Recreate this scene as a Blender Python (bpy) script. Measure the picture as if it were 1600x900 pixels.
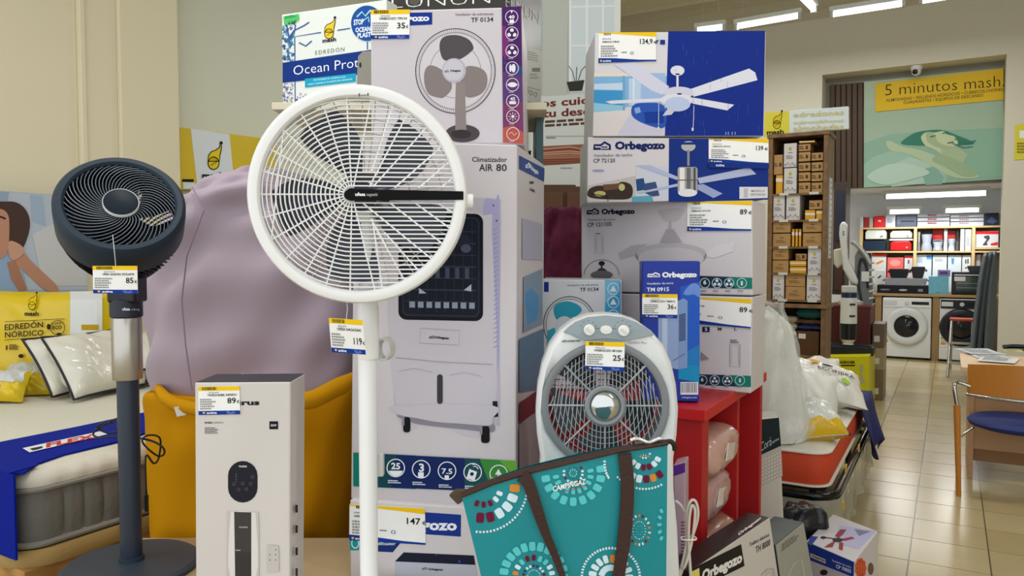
import bpy, math, random
from mathutils import Vector as V, Matrix as M4
random.seed(7)
for o in list(bpy.data.objects): bpy.data.objects.remove(o)
scene = bpy.context.scene
C = scene.collection
# ------------------------------------------------------------------ camera
F = 1179.0; CAMH = 1.43
PIT = math.atan(50.0/F)
cam = bpy.data.cameras.new('camera'); cam.sensor_width = 36; cam.lens = F*36/1600
camo = bpy.data.objects.new('camera', cam); C.objects.link(camo)
camo.location = (0, 0, CAMH); camo.rotation_euler = (math.pi/2-PIT, 0, 0)
cam.clip_start = 0.05; cam.clip_end = 200
scene.camera = camo
# ------------------------------------------------------------------ world, exposure
w = bpy.data.worlds.new('world'); scene.world = w; w.use_nodes = True
bg = w.node_tree.nodes['Background']; bg.inputs[0].default_value = (0.93, 0.97, 1.0, 1); bg.inputs[1].default_value = 1.5
vs = scene.view_settings; vs.view_transform = 'Standard'; vs.look = 'None'; vs.gamma = 1; vs.use_curve_mapping = False
vs.exposure = 0.0
LAMP = 0.42
# ------------------------------------------------------------------ maths
TY = math.radians(30.1)
U = V((math.sin(TY), math.cos(TY), 0)); T = V((math.cos(TY), -math.sin(TY), 0)); Z = V((0, 0, 1))
CAM = V((0, 0, CAMH))
FW = V((0, math.cos(PIT), -math.sin(PIT))); UP = V((0, math.sin(PIT), math.cos(PIT)))
def ray(x, y): return FW + V((1, 0, 0))*((x-800)/F) + UP*((450-y)/F)
def P(x, y, d):                       # point seen at a pixel, d metres ahead
    r = ray(x, y); return CAM + r*(d/r.y)
def G(x, y, z=0.0):                   # point seen at a pixel, on a level plane
    r = ray(x, y); return CAM + r*((z-CAMH)/r.z)
def PL(x, y, o, n):
    r = ray(x, y); return CAM + r*((o-CAM).dot(n)/r.dot(n))
def R(a, b, z=0.0): return T*a + U*b + Z*z      # room grid: a across, b along the tiles
def PB(x, y, b): return PL(x, y, R(0, b), U)     # point seen at a pixel on the cross plane b
def PA(x, y, a): return PL(x, y, R(a, 0), T)     # point seen at a pixel on the lengthwise plane a
def lerp(a, b, t): return a+(b-a)*t
def lin(h):
    h = h.lstrip('#'); c = [int(h[i:i+2], 16)/255 for i in (0, 2, 4)]
    return tuple(x/12.92 if x <= .04045 else ((x+.055)/1.055)**2.4 for x in c)
# ------------------------------------------------------------------ materials
MATS = {}
def mat(col, rough=.5, metal=0., coat=0., trans=0., ior=1.45, emit=0., alpha=1., bump=0., bscale=40., vary=0., vscale=6., stretch=None, kind='noise', sheen=0., sub=0., spec=.5):
    key = (col, rough, metal, coat, trans, emit, alpha, bump, bscale, vary, vscale, stretch, kind, sheen, sub, spec)
    if key in MATS: return MATS[key]
    m = bpy.data.materials.new('mat_'+col.lstrip('#')); m.use_nodes = True
    nt = m.node_tree; b = nt.nodes['Principled BSDF']; c = lin(col)
    b.inputs['Base Color'].default_value = (*c, 1); b.inputs['Roughness'].default_value = rough
    b.inputs['Metallic'].default_value = metal; b.inputs['Coat Weight'].default_value = coat; b.inputs['Coat Roughness'].default_value = .12
    b.inputs['Transmission Weight'].default_value = trans; b.inputs['IOR'].default_value = ior; b.inputs['Alpha'].default_value = alpha
    b.inputs['Specular IOR Level'].default_value = spec
    if sheen: b.inputs['Sheen Weight'].default_value = sheen
    if sub: b.inputs['Subsurface Weight'].default_value = sub; b.inputs['Subsurface Radius'].default_value = (.02, .02, .02)
    if emit: b.inputs['Emission Color'].default_value = (*c, 1); b.inputs['Emission Strength'].default_value = emit
    if bump or vary:
        tc = nt.nodes.new('ShaderNodeTexCoord'); mp = nt.nodes.new('ShaderNodeMapping'); nt.links.new(tc.outputs['Object'], mp.inputs[0])
        if stretch: mp.inputs['Scale'].default_value = stretch
        def tex(s):
            if kind == 'wave':
                t = nt.nodes.new('ShaderNodeTexWave'); t.inputs['Distortion'].default_value = 4; t.inputs['Detail'].default_value = 3
            else:
                t = nt.nodes.new('ShaderNodeTexNoise'); t.inputs['Detail'].default_value = 5
            t.inputs['Scale'].default_value = s; nt.links.new(mp.outputs[0], t.inputs['Vector']); return t
        if vary:
            t = tex(vscale); rp = nt.nodes.new('ShaderNodeMix'); rp.data_type = 'RGBA'
            rp.inputs[6].default_value = (*[x*(1-vary) for x in c], 1); rp.inputs[7].default_value = (*[min(1, x*(1+vary*.6)) for x in c], 1)
            nt.links.new(t.outputs['Fac'], rp.inputs[0]); nt.links.new(rp.outputs[2], b.inputs['Base Color'])
        if bump:
            t = tex(bscale); bp = nt.nodes.new('ShaderNodeBump'); bp.inputs['Strength'].default_value = bump; bp.inputs['Distance'].default_value = .01
            nt.links.new(t.outputs['Fac'], bp.inputs['Height']); nt.links.new(bp.outputs[0], b.inputs['Normal'])
    MATS[key] = m; return m
def ink(col): return mat(col, rough=.45, spec=.12)
def card(col): return mat(col, rough=.36, bump=.12, bscale=5, vary=.03, vscale=4, spec=.35)
def plastic_film(col='#f2f4f4', a=.35): return mat(col, rough=.08, alpha=a, bump=.9, bscale=14, coat=.5)
# ------------------------------------------------------------------ objects
ORG = {}
def empty(name, loc):
    o = bpy.data.objects.new(name, None); C.objects.link(o); o.location = loc; o.empty_display_size = .05; ORG[o] = V(loc); return o
def tag(o, label, cat, group=None):
    o['label'] = label; o['category'] = cat
    if group: o['group'] = group
    return o
def thing(name, label, cat, loc=(0, 0, 0), group=None): return tag(empty(name, loc), label, cat, group)
class MB:
    def __init__(s): s.v = []; s.f = []; s.mi = []; s.m = []; s.cur = 0
    def use(s, m):
        if m not in s.m: s.m.append(m)
        s.cur = s.m.index(m); return s
    def add(s, vs, fs):
        n = len(s.v); s.v += [V(p) for p in vs]; s.f += [tuple(i+n for i in f) for f in fs]; s.mi += [s.cur]*len(fs); return s
    def hexa(s, q):     # q: 4 corners front (TL TR BR BL), 4 corners back
        return s.add(q, [(0, 3, 2, 1), (4, 5, 6, 7), (0, 1, 5, 4), (1, 2, 6, 5), (2, 3, 7, 6), (3, 0, 4, 7)])
    def slab(s, o, ex, ey, ez):   # corner o and three edge vectors
        o, ex, ey, ez = V(o), V(ex), V(ey), V(ez)
        return s.hexa([o+ez, o+ex+ez, o+ex, o, o+ez+ey, o+ex+ez+ey, o+ex+ey, o+ey])
    def box(s, c, sx, sy, sz, ex=V((1, 0, 0)), ey=V((0, 1, 0)), ez=Z):
        ex, ey, ez = V(ex)*sx, V(ey)*sy, V(ez)*sz
        return s.slab(V(c)-ex/2-ey/2-ez/2, ex, ey, ez)
    def tube(s, pts, r, n=8, closed=False, caps=True):
        pts = [V(p) for p in pts]; k = len(pts); rs = r if isinstance(r, (list, tuple)) else [r]*k
        vs = []; fs = []; ref = None
        for i, p in enumerate(pts):
            if closed: t = pts[(i+1) % k]-pts[i-1]
            else: t = pts[min(i+1, k-1)]-pts[max(i-1, 0)]
            t = t.normalized() if t.length > 1e-9 else Z
            if ref is None: ref = t.orthogonal()
            a = (ref-t*ref.dot(t)); a = a.normalized() if a.length > 1e-6 else t.orthogonal().normalized(); ref = a; b = t.cross(a)
            for j in range(n):
                q = 2*math.pi*j/n; vs.append(p+(a*math.cos(q)+b*math.sin(q))*rs[i])
        m = k if closed else k-1
        for i in range(m):
            for j in range(n):
                i2 = (i+1) % k; fs.append((i*n+j, i*n+(j+1) % n, i2*n+(j+1) % n, i2*n+j))
        if caps and not closed:
            fs.append(tuple(range(n-1, -1, -1))); fs.append(tuple((k-1)*n+j for j in range(n)))
        return s.add(vs, fs)
    def lathe(s, prof, o=(0, 0, 0), ax=Z, n=32, caps=True, sx=1., ref=None):   # prof: (radius, height)
        o, ax = V(o), V(ax).normalized(); a = V(ref) if ref else ax.orthogonal(); a = (a-ax*a.dot(ax)).normalized(); b = ax.cross(a)
        vs = []; fs = []
        for r, h in prof:
            for j in range(n):
                q = 2*math.pi*j/n; vs.append(o+ax*h+(a*math.cos(q)*sx+b*math.sin(q))*r)
        for i in range(len(prof)-1):
            for j in range(n): fs.append((i*n+j, i*n+(j+1) % n, (i+1)*n+(j+1) % n, (i+1)*n+j))
        if caps: fs.append(tuple(range(n-1, -1, -1))); fs.append(tuple((len(prof)-1)*n+j for j in range(n)))
        return s.add(vs, fs)
    def grid(s, fn, nu, nv, cu=False):
        vs = [fn(i/nu, j/nv) for j in range(nv+1) for i in range(nu if cu else nu+1)]; k = nu if cu else nu+1
        fs = [(j*k+i, j*k+(i+1) % k, (j+1)*k+(i+1) % k, (j+1)*k+i) for j in range(nv) for i in range(nu)]
        return s.add(vs, fs)
    def ball(s, c, r, n=14, m=8, sc=(1, 1, 1)):
        c = V(c)
        def fn(u, v):
            q = 2*math.pi*u; p = math.pi*(v-.5); return c+V((math.cos(q)*math.cos(p)*r*sc[0], math.sin(q)*math.cos(p)*r*sc[1], math.sin(p)*r*sc[2]))
        return s.grid(fn, n, m, True)
    def prism(s, poly, n, d):     # planar outline pushed along n by d
        poly = [V(p) for p in poly]; k = len(poly); off = V(n)*d
        vs = poly+[p+off for p in poly]
        fs = [tuple(range(k)), tuple(range(2*k-1, k-1, -1))]+[(i, i+k, (i+1) % k+k, (i+1) % k) for i in range(k)]
        return s.add(vs, fs)
    def build(s, name, m=None, parent=None, smooth=0, bevel=0, sub=0, label=None, local=False):
        me = bpy.data.meshes.new(name)
        off = ORG[parent] if parent is not None and not local else V((0, 0, 0))
        me.from_pydata([p-off for p in s.v], [], s.f); 
        mats = s.m if s.m else [m]
        for x in mats: me.materials.append(x)
        if s.m:
            for p, i in zip(me.polygons, s.mi): p.material_index = i
        if smooth:
            for p in me.polygons: p.use_smooth = True
            me.set_sharp_from_angle(angle=math.radians(smooth))
        me.update()
        o = bpy.data.objects.new(name, me); C.objects.link(o)
        if parent is not None: o.parent = parent; ORG[o] = ORG[parent]
        else: ORG[o] = V((0, 0, 0))
        if bevel:
            b = o.modifiers.new('bevel', 'BEVEL'); b.width = bevel; b.segments = 2; b.limit_method = 'ANGLE'; b.angle_limit = math.radians(40)
        if sub: b = o.modifiers.new('sub', 'SUBSURF'); b.levels = sub; b.render_levels = sub
        if label: o['label'] = label
        return o
def struct(o): o['kind'] = 'structure'; return o
# ------------------------------------------------------------------ flat print
TXT = {}
def textmesh(s, off=0., sp=1.):
    k = (s, off, sp)
    if k in TXT: return TXT[k]
    cu = bpy.data.curves.new('lettering', 'FONT'); cu.body = s; cu.size = 1; cu.resolution_u = 2; cu.offset = off; cu.space_character = sp
    o = bpy.data.objects.new('lettering', cu); C.objects.link(o); bpy.context.view_layer.update()
    me = bpy.data.meshes.new_from_object(o.evaluated_get(bpy.context.evaluated_depsgraph_get()))
    vs = [(v.co.x, v.co.y) for v in me.vertices]; fs = [tuple(p.vertices) for p in me.polygons]
    bpy.data.objects.remove(o); bpy.data.curves.remove(cu); bpy.data.meshes.remove(me)
    if vs:
        x0 = min(v[0] for v in vs); x1 = max(v[0] for v in vs)
    else: x0, x1 = 0, 1
    vs = [((x-x0)/(x1-x0), y/.69) for x, y in vs]      # width 1, capitals about 1 high
    TXT[k] = (vs, fs); return TXT[k]
class Face:
    def __init__(s, o, ex, ez, n, bulge=None): s.o, s.ex, s.ez, s.n, s.bulge = V(o), V(ex), V(ez), V(n), bulge
    def px(s, x, y):
        h = 0.
        for _ in range(5 if s.bulge else 1):
            p = PL(x, y, s.o+s.n*h, s.n)-s.o; uv = (p.dot(s.ex), p.dot(s.ez))
            if s.bulge: h = s.bulge(*uv)
        return uv
    def at(s, uv, h=0.):
        if s.bulge: h += s.bulge(*uv)
        return s.o+s.ex*uv[0]+s.ez*uv[1]+s.n*h
class Art:
    """flat print on a face; coordinates in photo pixels, or in the frame of a crop (x0, y0, scale)"""
    def __init__(s, face, step=.00006, base=.0005): s.fc = face; s.mb = MB(); s.h = base; s.step = step; s.k = (0, 0, 1); s.raw = False; s.quad = None; s.soft = True; s.marks = []
    def crop(s, x, y, sc): s.k = (x, y, sc); s.quad = None; return s
    def q(s, TL, TR, BR, BL): s.quad = (TL, TR, BR, BL); return s     # unit square on four points of the crop frame
    def uv(s, x, y):
        if s.quad:
            a, b, c, d = s.quad
            x, y = [lerp(lerp(a[i], b[i], x), lerp(d[i], c[i], x), y) for i in (0, 1)]
        if s.raw: return (x, y)
        return s.fc.px(s.k[0]+x/s.k[2], s.k[1]+y/s.k[2])
    def up(s): s.h += s.step; s.marks.append(len(s.mb.f)); return s
    def poly(s, pts, col, lift=True, soft=None):
        if lift: s.up()
        if 6 <= len(pts) <= 20 and (s.soft if soft is None else soft):      # round organic outlines
            o = []; n = len(pts)
            for i in range(n):
                a, b, c, d = pts[i-1], pts[i], pts[(i+1) % n], pts[(i+2) % n]
                for t in (0, .25, .5, .75): o.append(tuple(.5*(2*b[k]+(c[k]-a[k])*t+(2*a[k]-5*b[k]+4*c[k]-d[k])*t*t+(3*b[k]-a[k]-3*c[k]+d[k])*t**3) for k in (0, 1)))
            pts = o
        s.mb.use(col if not isinstance(col, str) else ink(col)); vs = [s.fc.at(s.uv(*p), s.h) for p in pts]
        s.mb.add(vs, [tuple(range(len(vs)))]); return s
    def rect(s, x0, y0, x1, y1, col, lift=True): return s.poly([(x0, y0), (x1, y0), (x1, y1), (x0, y1)], col, lift)
    def ell(s, cx, cy, rx, ry, col, n=28, lift=True, rot=0., a0=0., a1=360.):
        c, d = math.cos(rot), math.sin(rot); pts = []
        full = abs(a1-a0) >= 360
        for i in range(n if full else n+1):
            q = math.radians(a0+(a1-a0)*i/n); x, y = rx*math.cos(q), ry*math.sin(q); pts.append((cx+x*c-y*d, cy+x*d+y*c))
        return s.poly(pts, col, lift, False)
    def line(s, pts, wd, col, closed=False, lift=True):
        if lift: s.up()
        s.mb.use(col if not isinstance(col, str) else ink(col)); k = len(pts); L = []; Rr = []
        for i, p in enumerate(pts):
            a = pts[i-1] if (i or closed) else p; b = pts[(i+1) % k] if (i < k-1 or closed) else p
            dx, dy = b[0]-a[0], b[1]-a[1]; l = math.hypot(dx, dy) or 1; nx, ny = -dy/l*wd/2, dx/l*wd/2
            L.append((p[0]+nx, p[1]+ny)); Rr.append((p[0]-nx, p[1]-ny))
        vs = [s.fc.at(s.uv(*p), s.h) for p in L+Rr]
        fs = [(i, (i+1) % k, (i+1) % k+k, i+k) for i in range(k if closed else k-1)]
        s.mb.add(vs, fs); return s
    def ring(s, cx, cy, rx, ry, wd, col, n=36, lift=True, a0=0, a1=360):
        full = abs(a1-a0) >= 360
        pts = [(cx+rx*math.cos(math.radians(a0+(a1-a0)*i/n)), cy+ry*math.sin(math.radians(a0+(a1-a0)*i/n))) for i in range(n if full else n+1)]
        return s.line(pts, wd, col, full, lift)
    def text(s, t, x0, y0, x1, y1, h, col, bold=.014, sp=1., lift=True):
        """capitals h high, baseline from (x0,y0) to (x1,y1)"""
        if lift: s.up()
        s.mb.use(col if not isinstance(col, str) else ink(col)); vs, fs = textmesh(t, bold, sp)
        dx, dy = x1-x0, y1-y0
        s.mb.add([s.fc.at(s.uv(x0+dx*a, y0+dy*a+(h*b if s.raw else -h*b)), s.h) for a, b in vs], fs); return s
    def greek(s, x0, y0, x1, y1, n, col, slope=0., seed=1):      # rows of print too small to read
        r = random.Random(seed); s.up()
        for i in range(n):
            y = lerp(y0, y1, (i+.5)/n); hh = (y1-y0)/n*.32; xe = lerp(x0, x1, r.uniform(.6, 1))
            x = x0
            while x < xe:
                wd = r.uniform(.06, .16)*(x1-x0); xb = min(x+wd, xe)
                s.poly([(x, y-hh+slope*(x-x0)), (xb, y-hh+slope*(xb-x0)), (xb, y+hh+slope*(xb-x0)), (x, y+hh+slope*(x-x0))], col, False)
                x = xb+(x1-x0)*.025
        return s
    def build(s, name, parent, label=None):
        mk = sorted(set(s.marks)); mk = [x for x in mk if x < len(s.mb.f)]
        if len(mk) < 2 or len(mk) > 7: return s.mb.build(name, None, parent, label=label)
        for i, x in enumerate(mk):          # few printed pieces: each a part of its own
            e = mk[i+1] if i+1 < len(mk) else len(s.mb.f); m = MB(); ids = {}
            for f, mi in zip(s.mb.f[x:e], s.mb.mi[x:e]):
                m.use(s.mb.m[mi]); m.add([s.mb.v[j] for j in f], [tuple(range(len(f)))])
            o = m.build(name, None, parent, label=label)
        return o
def facing(yaw):
    t = math.radians(yaw); return V((math.cos(t), -math.sin(t), 0)), V((-math.sin(t), -math.cos(t), 0))
class Carton: pass
def carton(name, label, q, d, yaw, depth, col, group=None, cat='box', tilt=None, topcol=None, sidecol=None, side_x=None, bevel=.004, body='carton'):
    """box whose front has its four corners at pixels q = TL TR BR BL, d metres ahead at its middle, turned by yaw"""
    ex, n = facing(yaw); cx = sum(p[0] for p in q)/4; cy = sum(p[1] for p in q)/4
    o = P(cx, cy, d); k = Carton()
    c = [PL(x, y, o, n) for x, y in q]
    if side_x is not None:      # depth so that the far right edge is seen at this pixel column
        pt = PL(side_x, (q[1][1]+q[2][1])/2, c[1], ex); depth = (pt-c[1]).dot(-n)
    b = [p-n*depth for p in c]
    base = (c[2]+c[3]+b[2]+b[3])/4
    k.root = thing(name, label, cat, (base.x, base.y, min(p.z for p in (c[2], c[3]))), group)
    m = MB(); m.use(card(col)); m.hexa(c+b)
    if topcol: m.use(card(topcol)); m.mi[2] = m.cur
    if sidecol: m.use(card(sidecol)); m.mi[3] = m.cur
    k.body = m.build(body, None, k.root, bevel=bevel)
    k.face = Face(o, ex, Z, n); k.side = Face(c[1], -n, Z, ex); k.c = c; k.b = b; k.ex = ex; k.n = n; k.depth = depth
    k.top = Face(c[3]*0+c[0], ex, -n, Z)
    return k
def price(face, parent, q, amount, name, crop=(0, 0, 1), wave=False, amt=(.60, .50, .92), lines=5, title='VENTILADOR', thing_=None, flipcol='#f4f3f0', base=.0032, icon=True):
    """printed price card: yellow strip with bar code, name, amount, blue strip"""
    a = Art(face, base=base).crop(*crop); a.q(*q); a.soft = False
    cs = [face.at(a.uv(*p), base*.2) for p in ((0, 0), (1, 0), (1, 1), (0, 1))]
    m = MB(); m.prism(cs[::-1], face.n, base*.7); p = m.build('price_tag' if thing_ is None else 'card', mat(flipcol, rough=.3), parent)
    r = random.Random(hash(amount) % 97 if False else len(name))
    if wave:
        a.poly([(0, 0), (1, 0), (1, .16), (.6, .10), (.25, .05), (0, .04)], '#f0c419')
        a.poly([(0, .84), (.3, .86), (.7, .93), (1, .95), (1, 1.0), (0, 1.0)], '#143a94')
        a.text('activa', .08, .965, .22, .967, .06, '#ffffff', .02)
        a.poly([(.03, .91), (.06, .90), (.065, .96), (.035, .965)], '#e9c640')
    else:
        a.rect(0, 0, 1, .15, '#f3c91b'); a.rect(0, .86, 1, 1, '#143a94')
        a.text('activa', .20, .965, .44, .965, .075, '#ffffff', .02); a.ell(.13, .925, .035, .035, '#e9c640', 6)
        a.poly([(.66, .9), (.72, .87), (.78, .93), (.84, .88), (.9, .95), (.8, .99), (.7, .98)], '#5c6fb5')
    x = .09; a.up()
    while x < (.45 if not wave else .2):
        wd = r.uniform(.006, .02); a.rect(x, .02, x+wd, .10 if wave else .13, '#3a3010', False); x += wd+r.uniform(.006, .016)
    a.text(title, .25 if not wave else .06, .235, .5 if not wave else .22, .235, .04, '#707070')
    a.text(name, .22 if not wave else .06, .34, .93 if not wave else .36, .34, .075 if not wave else .055, '#2a2a2a', .02)
    a.greek(.04, .42, .45 if not wave else .34, .42+.08*lines, lines, '#9a9a9a', seed=len(name))
    a.text(amount, amt[0], amt[1]+.02, amt[2]-.06, amt[1]+.02, .19 if not wave else .17, '#1a1a1a', .015)
    a.text('€', amt[2]-.04, amt[1]+.02, amt[2]+.02, amt[1]+.02, .1, '#555555')
    if icon and wave: a.ring(.58, .70, .025, .05, .012, '#2a6a9a', 8); a.greek(.40, .64, .54, .70, 1, '#888888')
    a.build('tag_print', p if thing_ is None else parent)
    return p
def logo_house(a, x, y, wd, h, col):     # little house outline before the maker's name
    t = h*.30
    a.line([(x, y), (x, y-h*.62), (x+wd*.42, y-h*.62), (x+wd*.66, y-h), (x+wd, y-h*.62), (x+wd, y)], t, col)
    a.line([(x, y-t/2), (x+wd*.42, y-t/2)], t, col, lift=False); a.rect(x+wd*.45, y-h*.45, x+wd*.85, y-h*.3, col, False); a.rect(x+wd*.45, y-h*.15, x+wd, y, col, False)
def mash_mark(a, cx, cy, s, lcol='#1c1c1c', fill='#e8cf2a', txt=True, tw=1.):
    """face in a drooping night cap above the word"""
    cap = [(-.30, .05), (-.26, -.28), (-.12, -.46), (.12, -.55), (.30, -.68), (.36, -.85), (.42, -.80), (.40, -.55), (.34, -.30), (.30, .05)]
    a.poly([(cx+x*s, cy+y*s) for x, y in cap], fill); a.ell(cx, cy+.15*s, .29*s, .33*s, fill, 20, False)
    a.line([(cx+x*s, cy+y*s) for x, y in cap], .05*s, lcol, True); a.ring(cx, cy+.15*s, .29*s, .33*s, .05*s, lcol, 20, False)
    a.ell(cx+.40*s, cy-.93*s, .09*s, .09*s, lcol, 10, False)
    a.line([(cx-.16*s, cy+.22*s), (cx-.08*s, cy+.26*s), (cx, cy+.15*s), (cx+.08*s, cy+.16*s), (cx+.16*s, cy+.06*s)], .035*s, lcol, lift=False)
    if txt: a.text('mash', cx-.62*s*tw, cy+.98*s, cx+.55*s*tw, cy+.98*s, .34*s, lcol, .035)
# ================================================================== THE SETTING
LW = -4.34; DW = 9.55; CEIL = 4.5
plaster = mat('#d8d3c2', rough=.85, bump=.10, bscale=30, vary=.05, vscale=1.5)
cream = mat('#e2d9bd', rough=.85, bump=.12, bscale=18, vary=.06, vscale=1.2)
def roomslab(m, a0, a1, b0, b1, z0, z1): return m.slab(R(a0, b0, z0), T*(a1-a0), U*(b1-b0), Z*(z1-z0))
# floor: slab with tile print, near tiles built
fm = bpy.data.materials.new('tile_floor'); fm.use_nodes = True; nt = fm.node_tree; bs = nt.nodes['Principled BSDF']
TA, TB, TS = -.137, 4.947, .33
tc = nt.nodes.new('ShaderNodeTexCoord'); mp = nt.nodes.new('ShaderNodeMapping'); nt.links.new(tc.outputs['Object'], mp.inputs[0])
mp.inputs['Location'].default_value = (-TA, -TB, 0)
bk = nt.nodes.new('ShaderNodeTexBrick'); bk.offset = 0; bk.inputs['Scale'].default_value = 1; bk.inputs['Brick Width'].default_value = TS; bk.inputs['Row Height'].default_value = TS
bk.inputs['Mortar Size'].default_value = .003; bk.inputs['Color1'].default_value = (*lin('#b3a47a'), 1); bk.inputs['Color2'].default_value = (*lin('#ab9c70'), 1); bk.inputs['Mortar'].default_value = (*lin('#6e624a'), 1)
nt.links.new(mp.outputs[0], bk.inputs['Vector']); nt.links.new(bk.outputs['Color'], bs.inputs['Base Color']); bs.inputs['Roughness'].default_value = .22
m = MB(); m.slab((-5.5, -3, -.12), (11.5, 0, 0), (0, 17, 0), (0, 0, .115)); fl = m.build('floor', fm); fl.rotation_euler = (0, 0, -TY); struct(fl)
tiles = [mat(c, rough=.2, vary=.10, vscale=5, bump=.03, bscale=9) for c in ('#b5a67d', '#af9f74', '#baab83')]
tm = []
for k in range(3):
    m = MB(); m.box((0, 0, -.004), TS-.007, TS-.007, .008); m.use(tiles[k])
    me = bpy.data.meshes.new('floor_tile'); me.from_pydata([p[:] for p in m.v], [], m.f); me.materials.append(tiles[k]); tm.append(me)
cand = []
for i in range(-9, 12):
    for j in range(-14, 24):
        a, b = TA+(i+.5)*TS, TB+(j+.5)*TS; p = R(a, b); r = p-CAM; dz = r.dot(FW)
        if dz < .6: continue
        x = 800+F*r.x/dz; y = 450-F*r.dot(UP)/dz
        if 1225 < x < 1690 and 535 < y < 960 and b < 12.2: cand.append((dz, a, b))
cand.sort(); cand = cand[:296]
for k, (dz, a, b) in enumerate(cand):
    o = bpy.data.objects.new('floor_tile', tm[random.randrange(3)]); C.objects.link(o); o.parent = fl; o.location = (a, b, 0)
# left wall with a stepped cream pilaster
m = MB(); roomslab(m, LW-.15, LW, -.6, 13, 0, CEIL); struct(m.build('wall_left', mat('#d9dccb', rough=.85, bump=.10, bscale=30, vary=.04, vscale=1.5)))
a281 = -4.16
b281 = PA(281, 200, a281).dot(U); b190 = PA(190, 200, a281).dot(U); b135 = PA(135, 200, -4.19).dot(U); b126 = PA(126, 200, -4.19).dot(U)
m = MB(); roomslab(m, LW, a281, b190, b281, 0, CEIL); roomslab(m, LW, -4.19, b135, b190, 0, CEIL); roomslab(m, LW, -4.175, b126, b135, 0, CEIL); roomslab(m, LW, -4.21, -.6, b126, 0, CEIL)
struct(m.build('wall_pilaster', cream, bevel=.006))
# cross wall with the tall opening
J0 = PB(1285, 115, DW); J1 = PB(1573, 87, DW); ja, jb = J0.dot(T), J1.dot(T); jz = (J0.z+J1.z)/2
REV = .3
m = MB(); roomslab(m, LW, ja, DW, DW+REV, 0, CEIL); roomslab(m, jb, 5.5, DW, DW+REV, 0, CEIL); roomslab(m, ja, jb, DW, DW+REV, jz, CEIL)
struct(m.build('wall_back', plaster))
m = MB(); roomslab(m, LW-.15, 5.7, -.6, DW+REV, CEIL, CEIL+.1); struct(m.build('ceiling', mat('#d8d4c6', rough=.9)))
m = MB(); roomslab(m, 5.5, 5.7, -.6, DW+REV, 0, CEIL); struct(m.build('wall_right', plaster))
m = MB(); m.prism([R(LW, DW, 4.5), R(LW, DW-.34, 4.5), R(LW, DW-.30, 4.44), R(LW, DW-.20, 4.41), R(LW, DW-.16, 4.33), R(LW, DW-.06, 4.28), R(LW, DW, 4.2)], T, 5.5-LW)
struct(m.build('trim_1', mat('#bfb7a2', rough=.8)))
m = MB(); roomslab(m, LW, 5.5, DW-1.6, DW-1.2, 4.25, CEIL); struct(m.build('trim_2', mat('#bdb49c', rough=.85)))
# back room behind the opening
LB = DW+REV+.02; LZ = 2.24; BW = 12.75; BC = 2.36
m = MB(); roomslab(m, ja-.6, jb+1.2, DW+REV, LB+.12, LZ, CEIL); struct(m.build('wall_lintel', mat('#8d8a7c', rough=.8)))
white = mat('#e4e8ea', rough=.8)
m = MB(); roomslab(m, -3.2, 3.2, BW, BW+.15, 0, 2.8); struct(m.build('wall_backroom', white))
m = MB(); roomslab(m, -3.2, 3.2, LB+.12, BW, BC, BC+.1); struct(m.build('ceiling_backroom', white))
m = MB(); roomslab(m, -2.9, -2.75, LB+.12, BW, 0, BC); roomslab(m, 2.6, 2.75, LB+.12, BW, 0, BC); struct(m.build('wall_backroom_side', white))
# ------------------------------------------------------------------ lamps
tube_m = mat('#f4fbff', emit=4.0)
def lamp(name, label, p0, p1, power, group, r=.02, wide=.07, hang=None, cat='ceiling lamp'):
    p0, p1 = V(p0), V(p1); d = (p1-p0); L = d.length; e = d.normalized(); s_ = e.cross(Z).normalized()
    t = thing(name, label, cat, (p0+p1)/2, group)
    MB().box((p0+p1)/2+Z*.055, L*1.02, wide, .045, e, s_, Z).build('housing', mat('#dfe3e2', rough=.4), t, bevel=.006)
    MB().tube([p0+e*.03, p1-e*.03], r, 12).build('light_tube', tube_m, t, smooth=40)
    for q in (p0+e*.015, p1-e*.015): MB().box(q+Z*.01, .03, wide*.7, .07, e, s_, Z).build('end_cap', mat('#c9cccb', rough=.4), t)
    if hang:
        for q in (p0+e*.08, p1-e*.08): MB().tube([q+Z*.07, V((q.x, q.y, hang))], .004, 5).build('hanging_wire', mat('#b9b5a8'), t)
    la = bpy.data.lights.new('tube_light', 'AREA'); la.shape = 'RECTANGLE'; la.size = L*.95; la.size_y = .04; la.energy = power*LAMP; la.color = (1, .98, .95)
    lo = bpy.data.objects.new('tube_light', la); C.objects.link(lo); lo.parent = t; lo.location = (0, 0, -.03); lo.rotation_euler = (0, 0, math.atan2(e.y, e.x))
    return t
LBR = 8.1
for k, (x0, y0, x1, y1, lab) in enumerate(((1086, 49, 1134, 43, 'short lit strip lamp showing just above the ceiling fan box, leftmost of the hanging row'), (1148, 43, 1252, 25, 'lit strip lamp hanging between the fan box and the diagonal lamp'),
        (1297, 24, 1415, 6, 'lit strip lamp hanging above the doorway camera, right of the diagonal lamp'), (1436, 3, 1555, -16, 'lit strip lamp cut by the top edge, rightmost of the hanging row'))):
    lamp('strip_lamp', lab, PB(x0, y0, LBR), PB(x1, y1, LBR), 26, 'strip lamps hanging before the doorway wall', hang=CEIL)
q0 = P(1272, 16, 6.9); q1 = P(1238, -8, 6.35); lamp('strip_lamp', 'lit strip lamp running diagonally towards the viewer between two hanging lamps', q0, V((q1.x, q1.y, q0.z)), 26, 'strip lamps hanging before the doorway wall', hang=CEIL)
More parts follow.
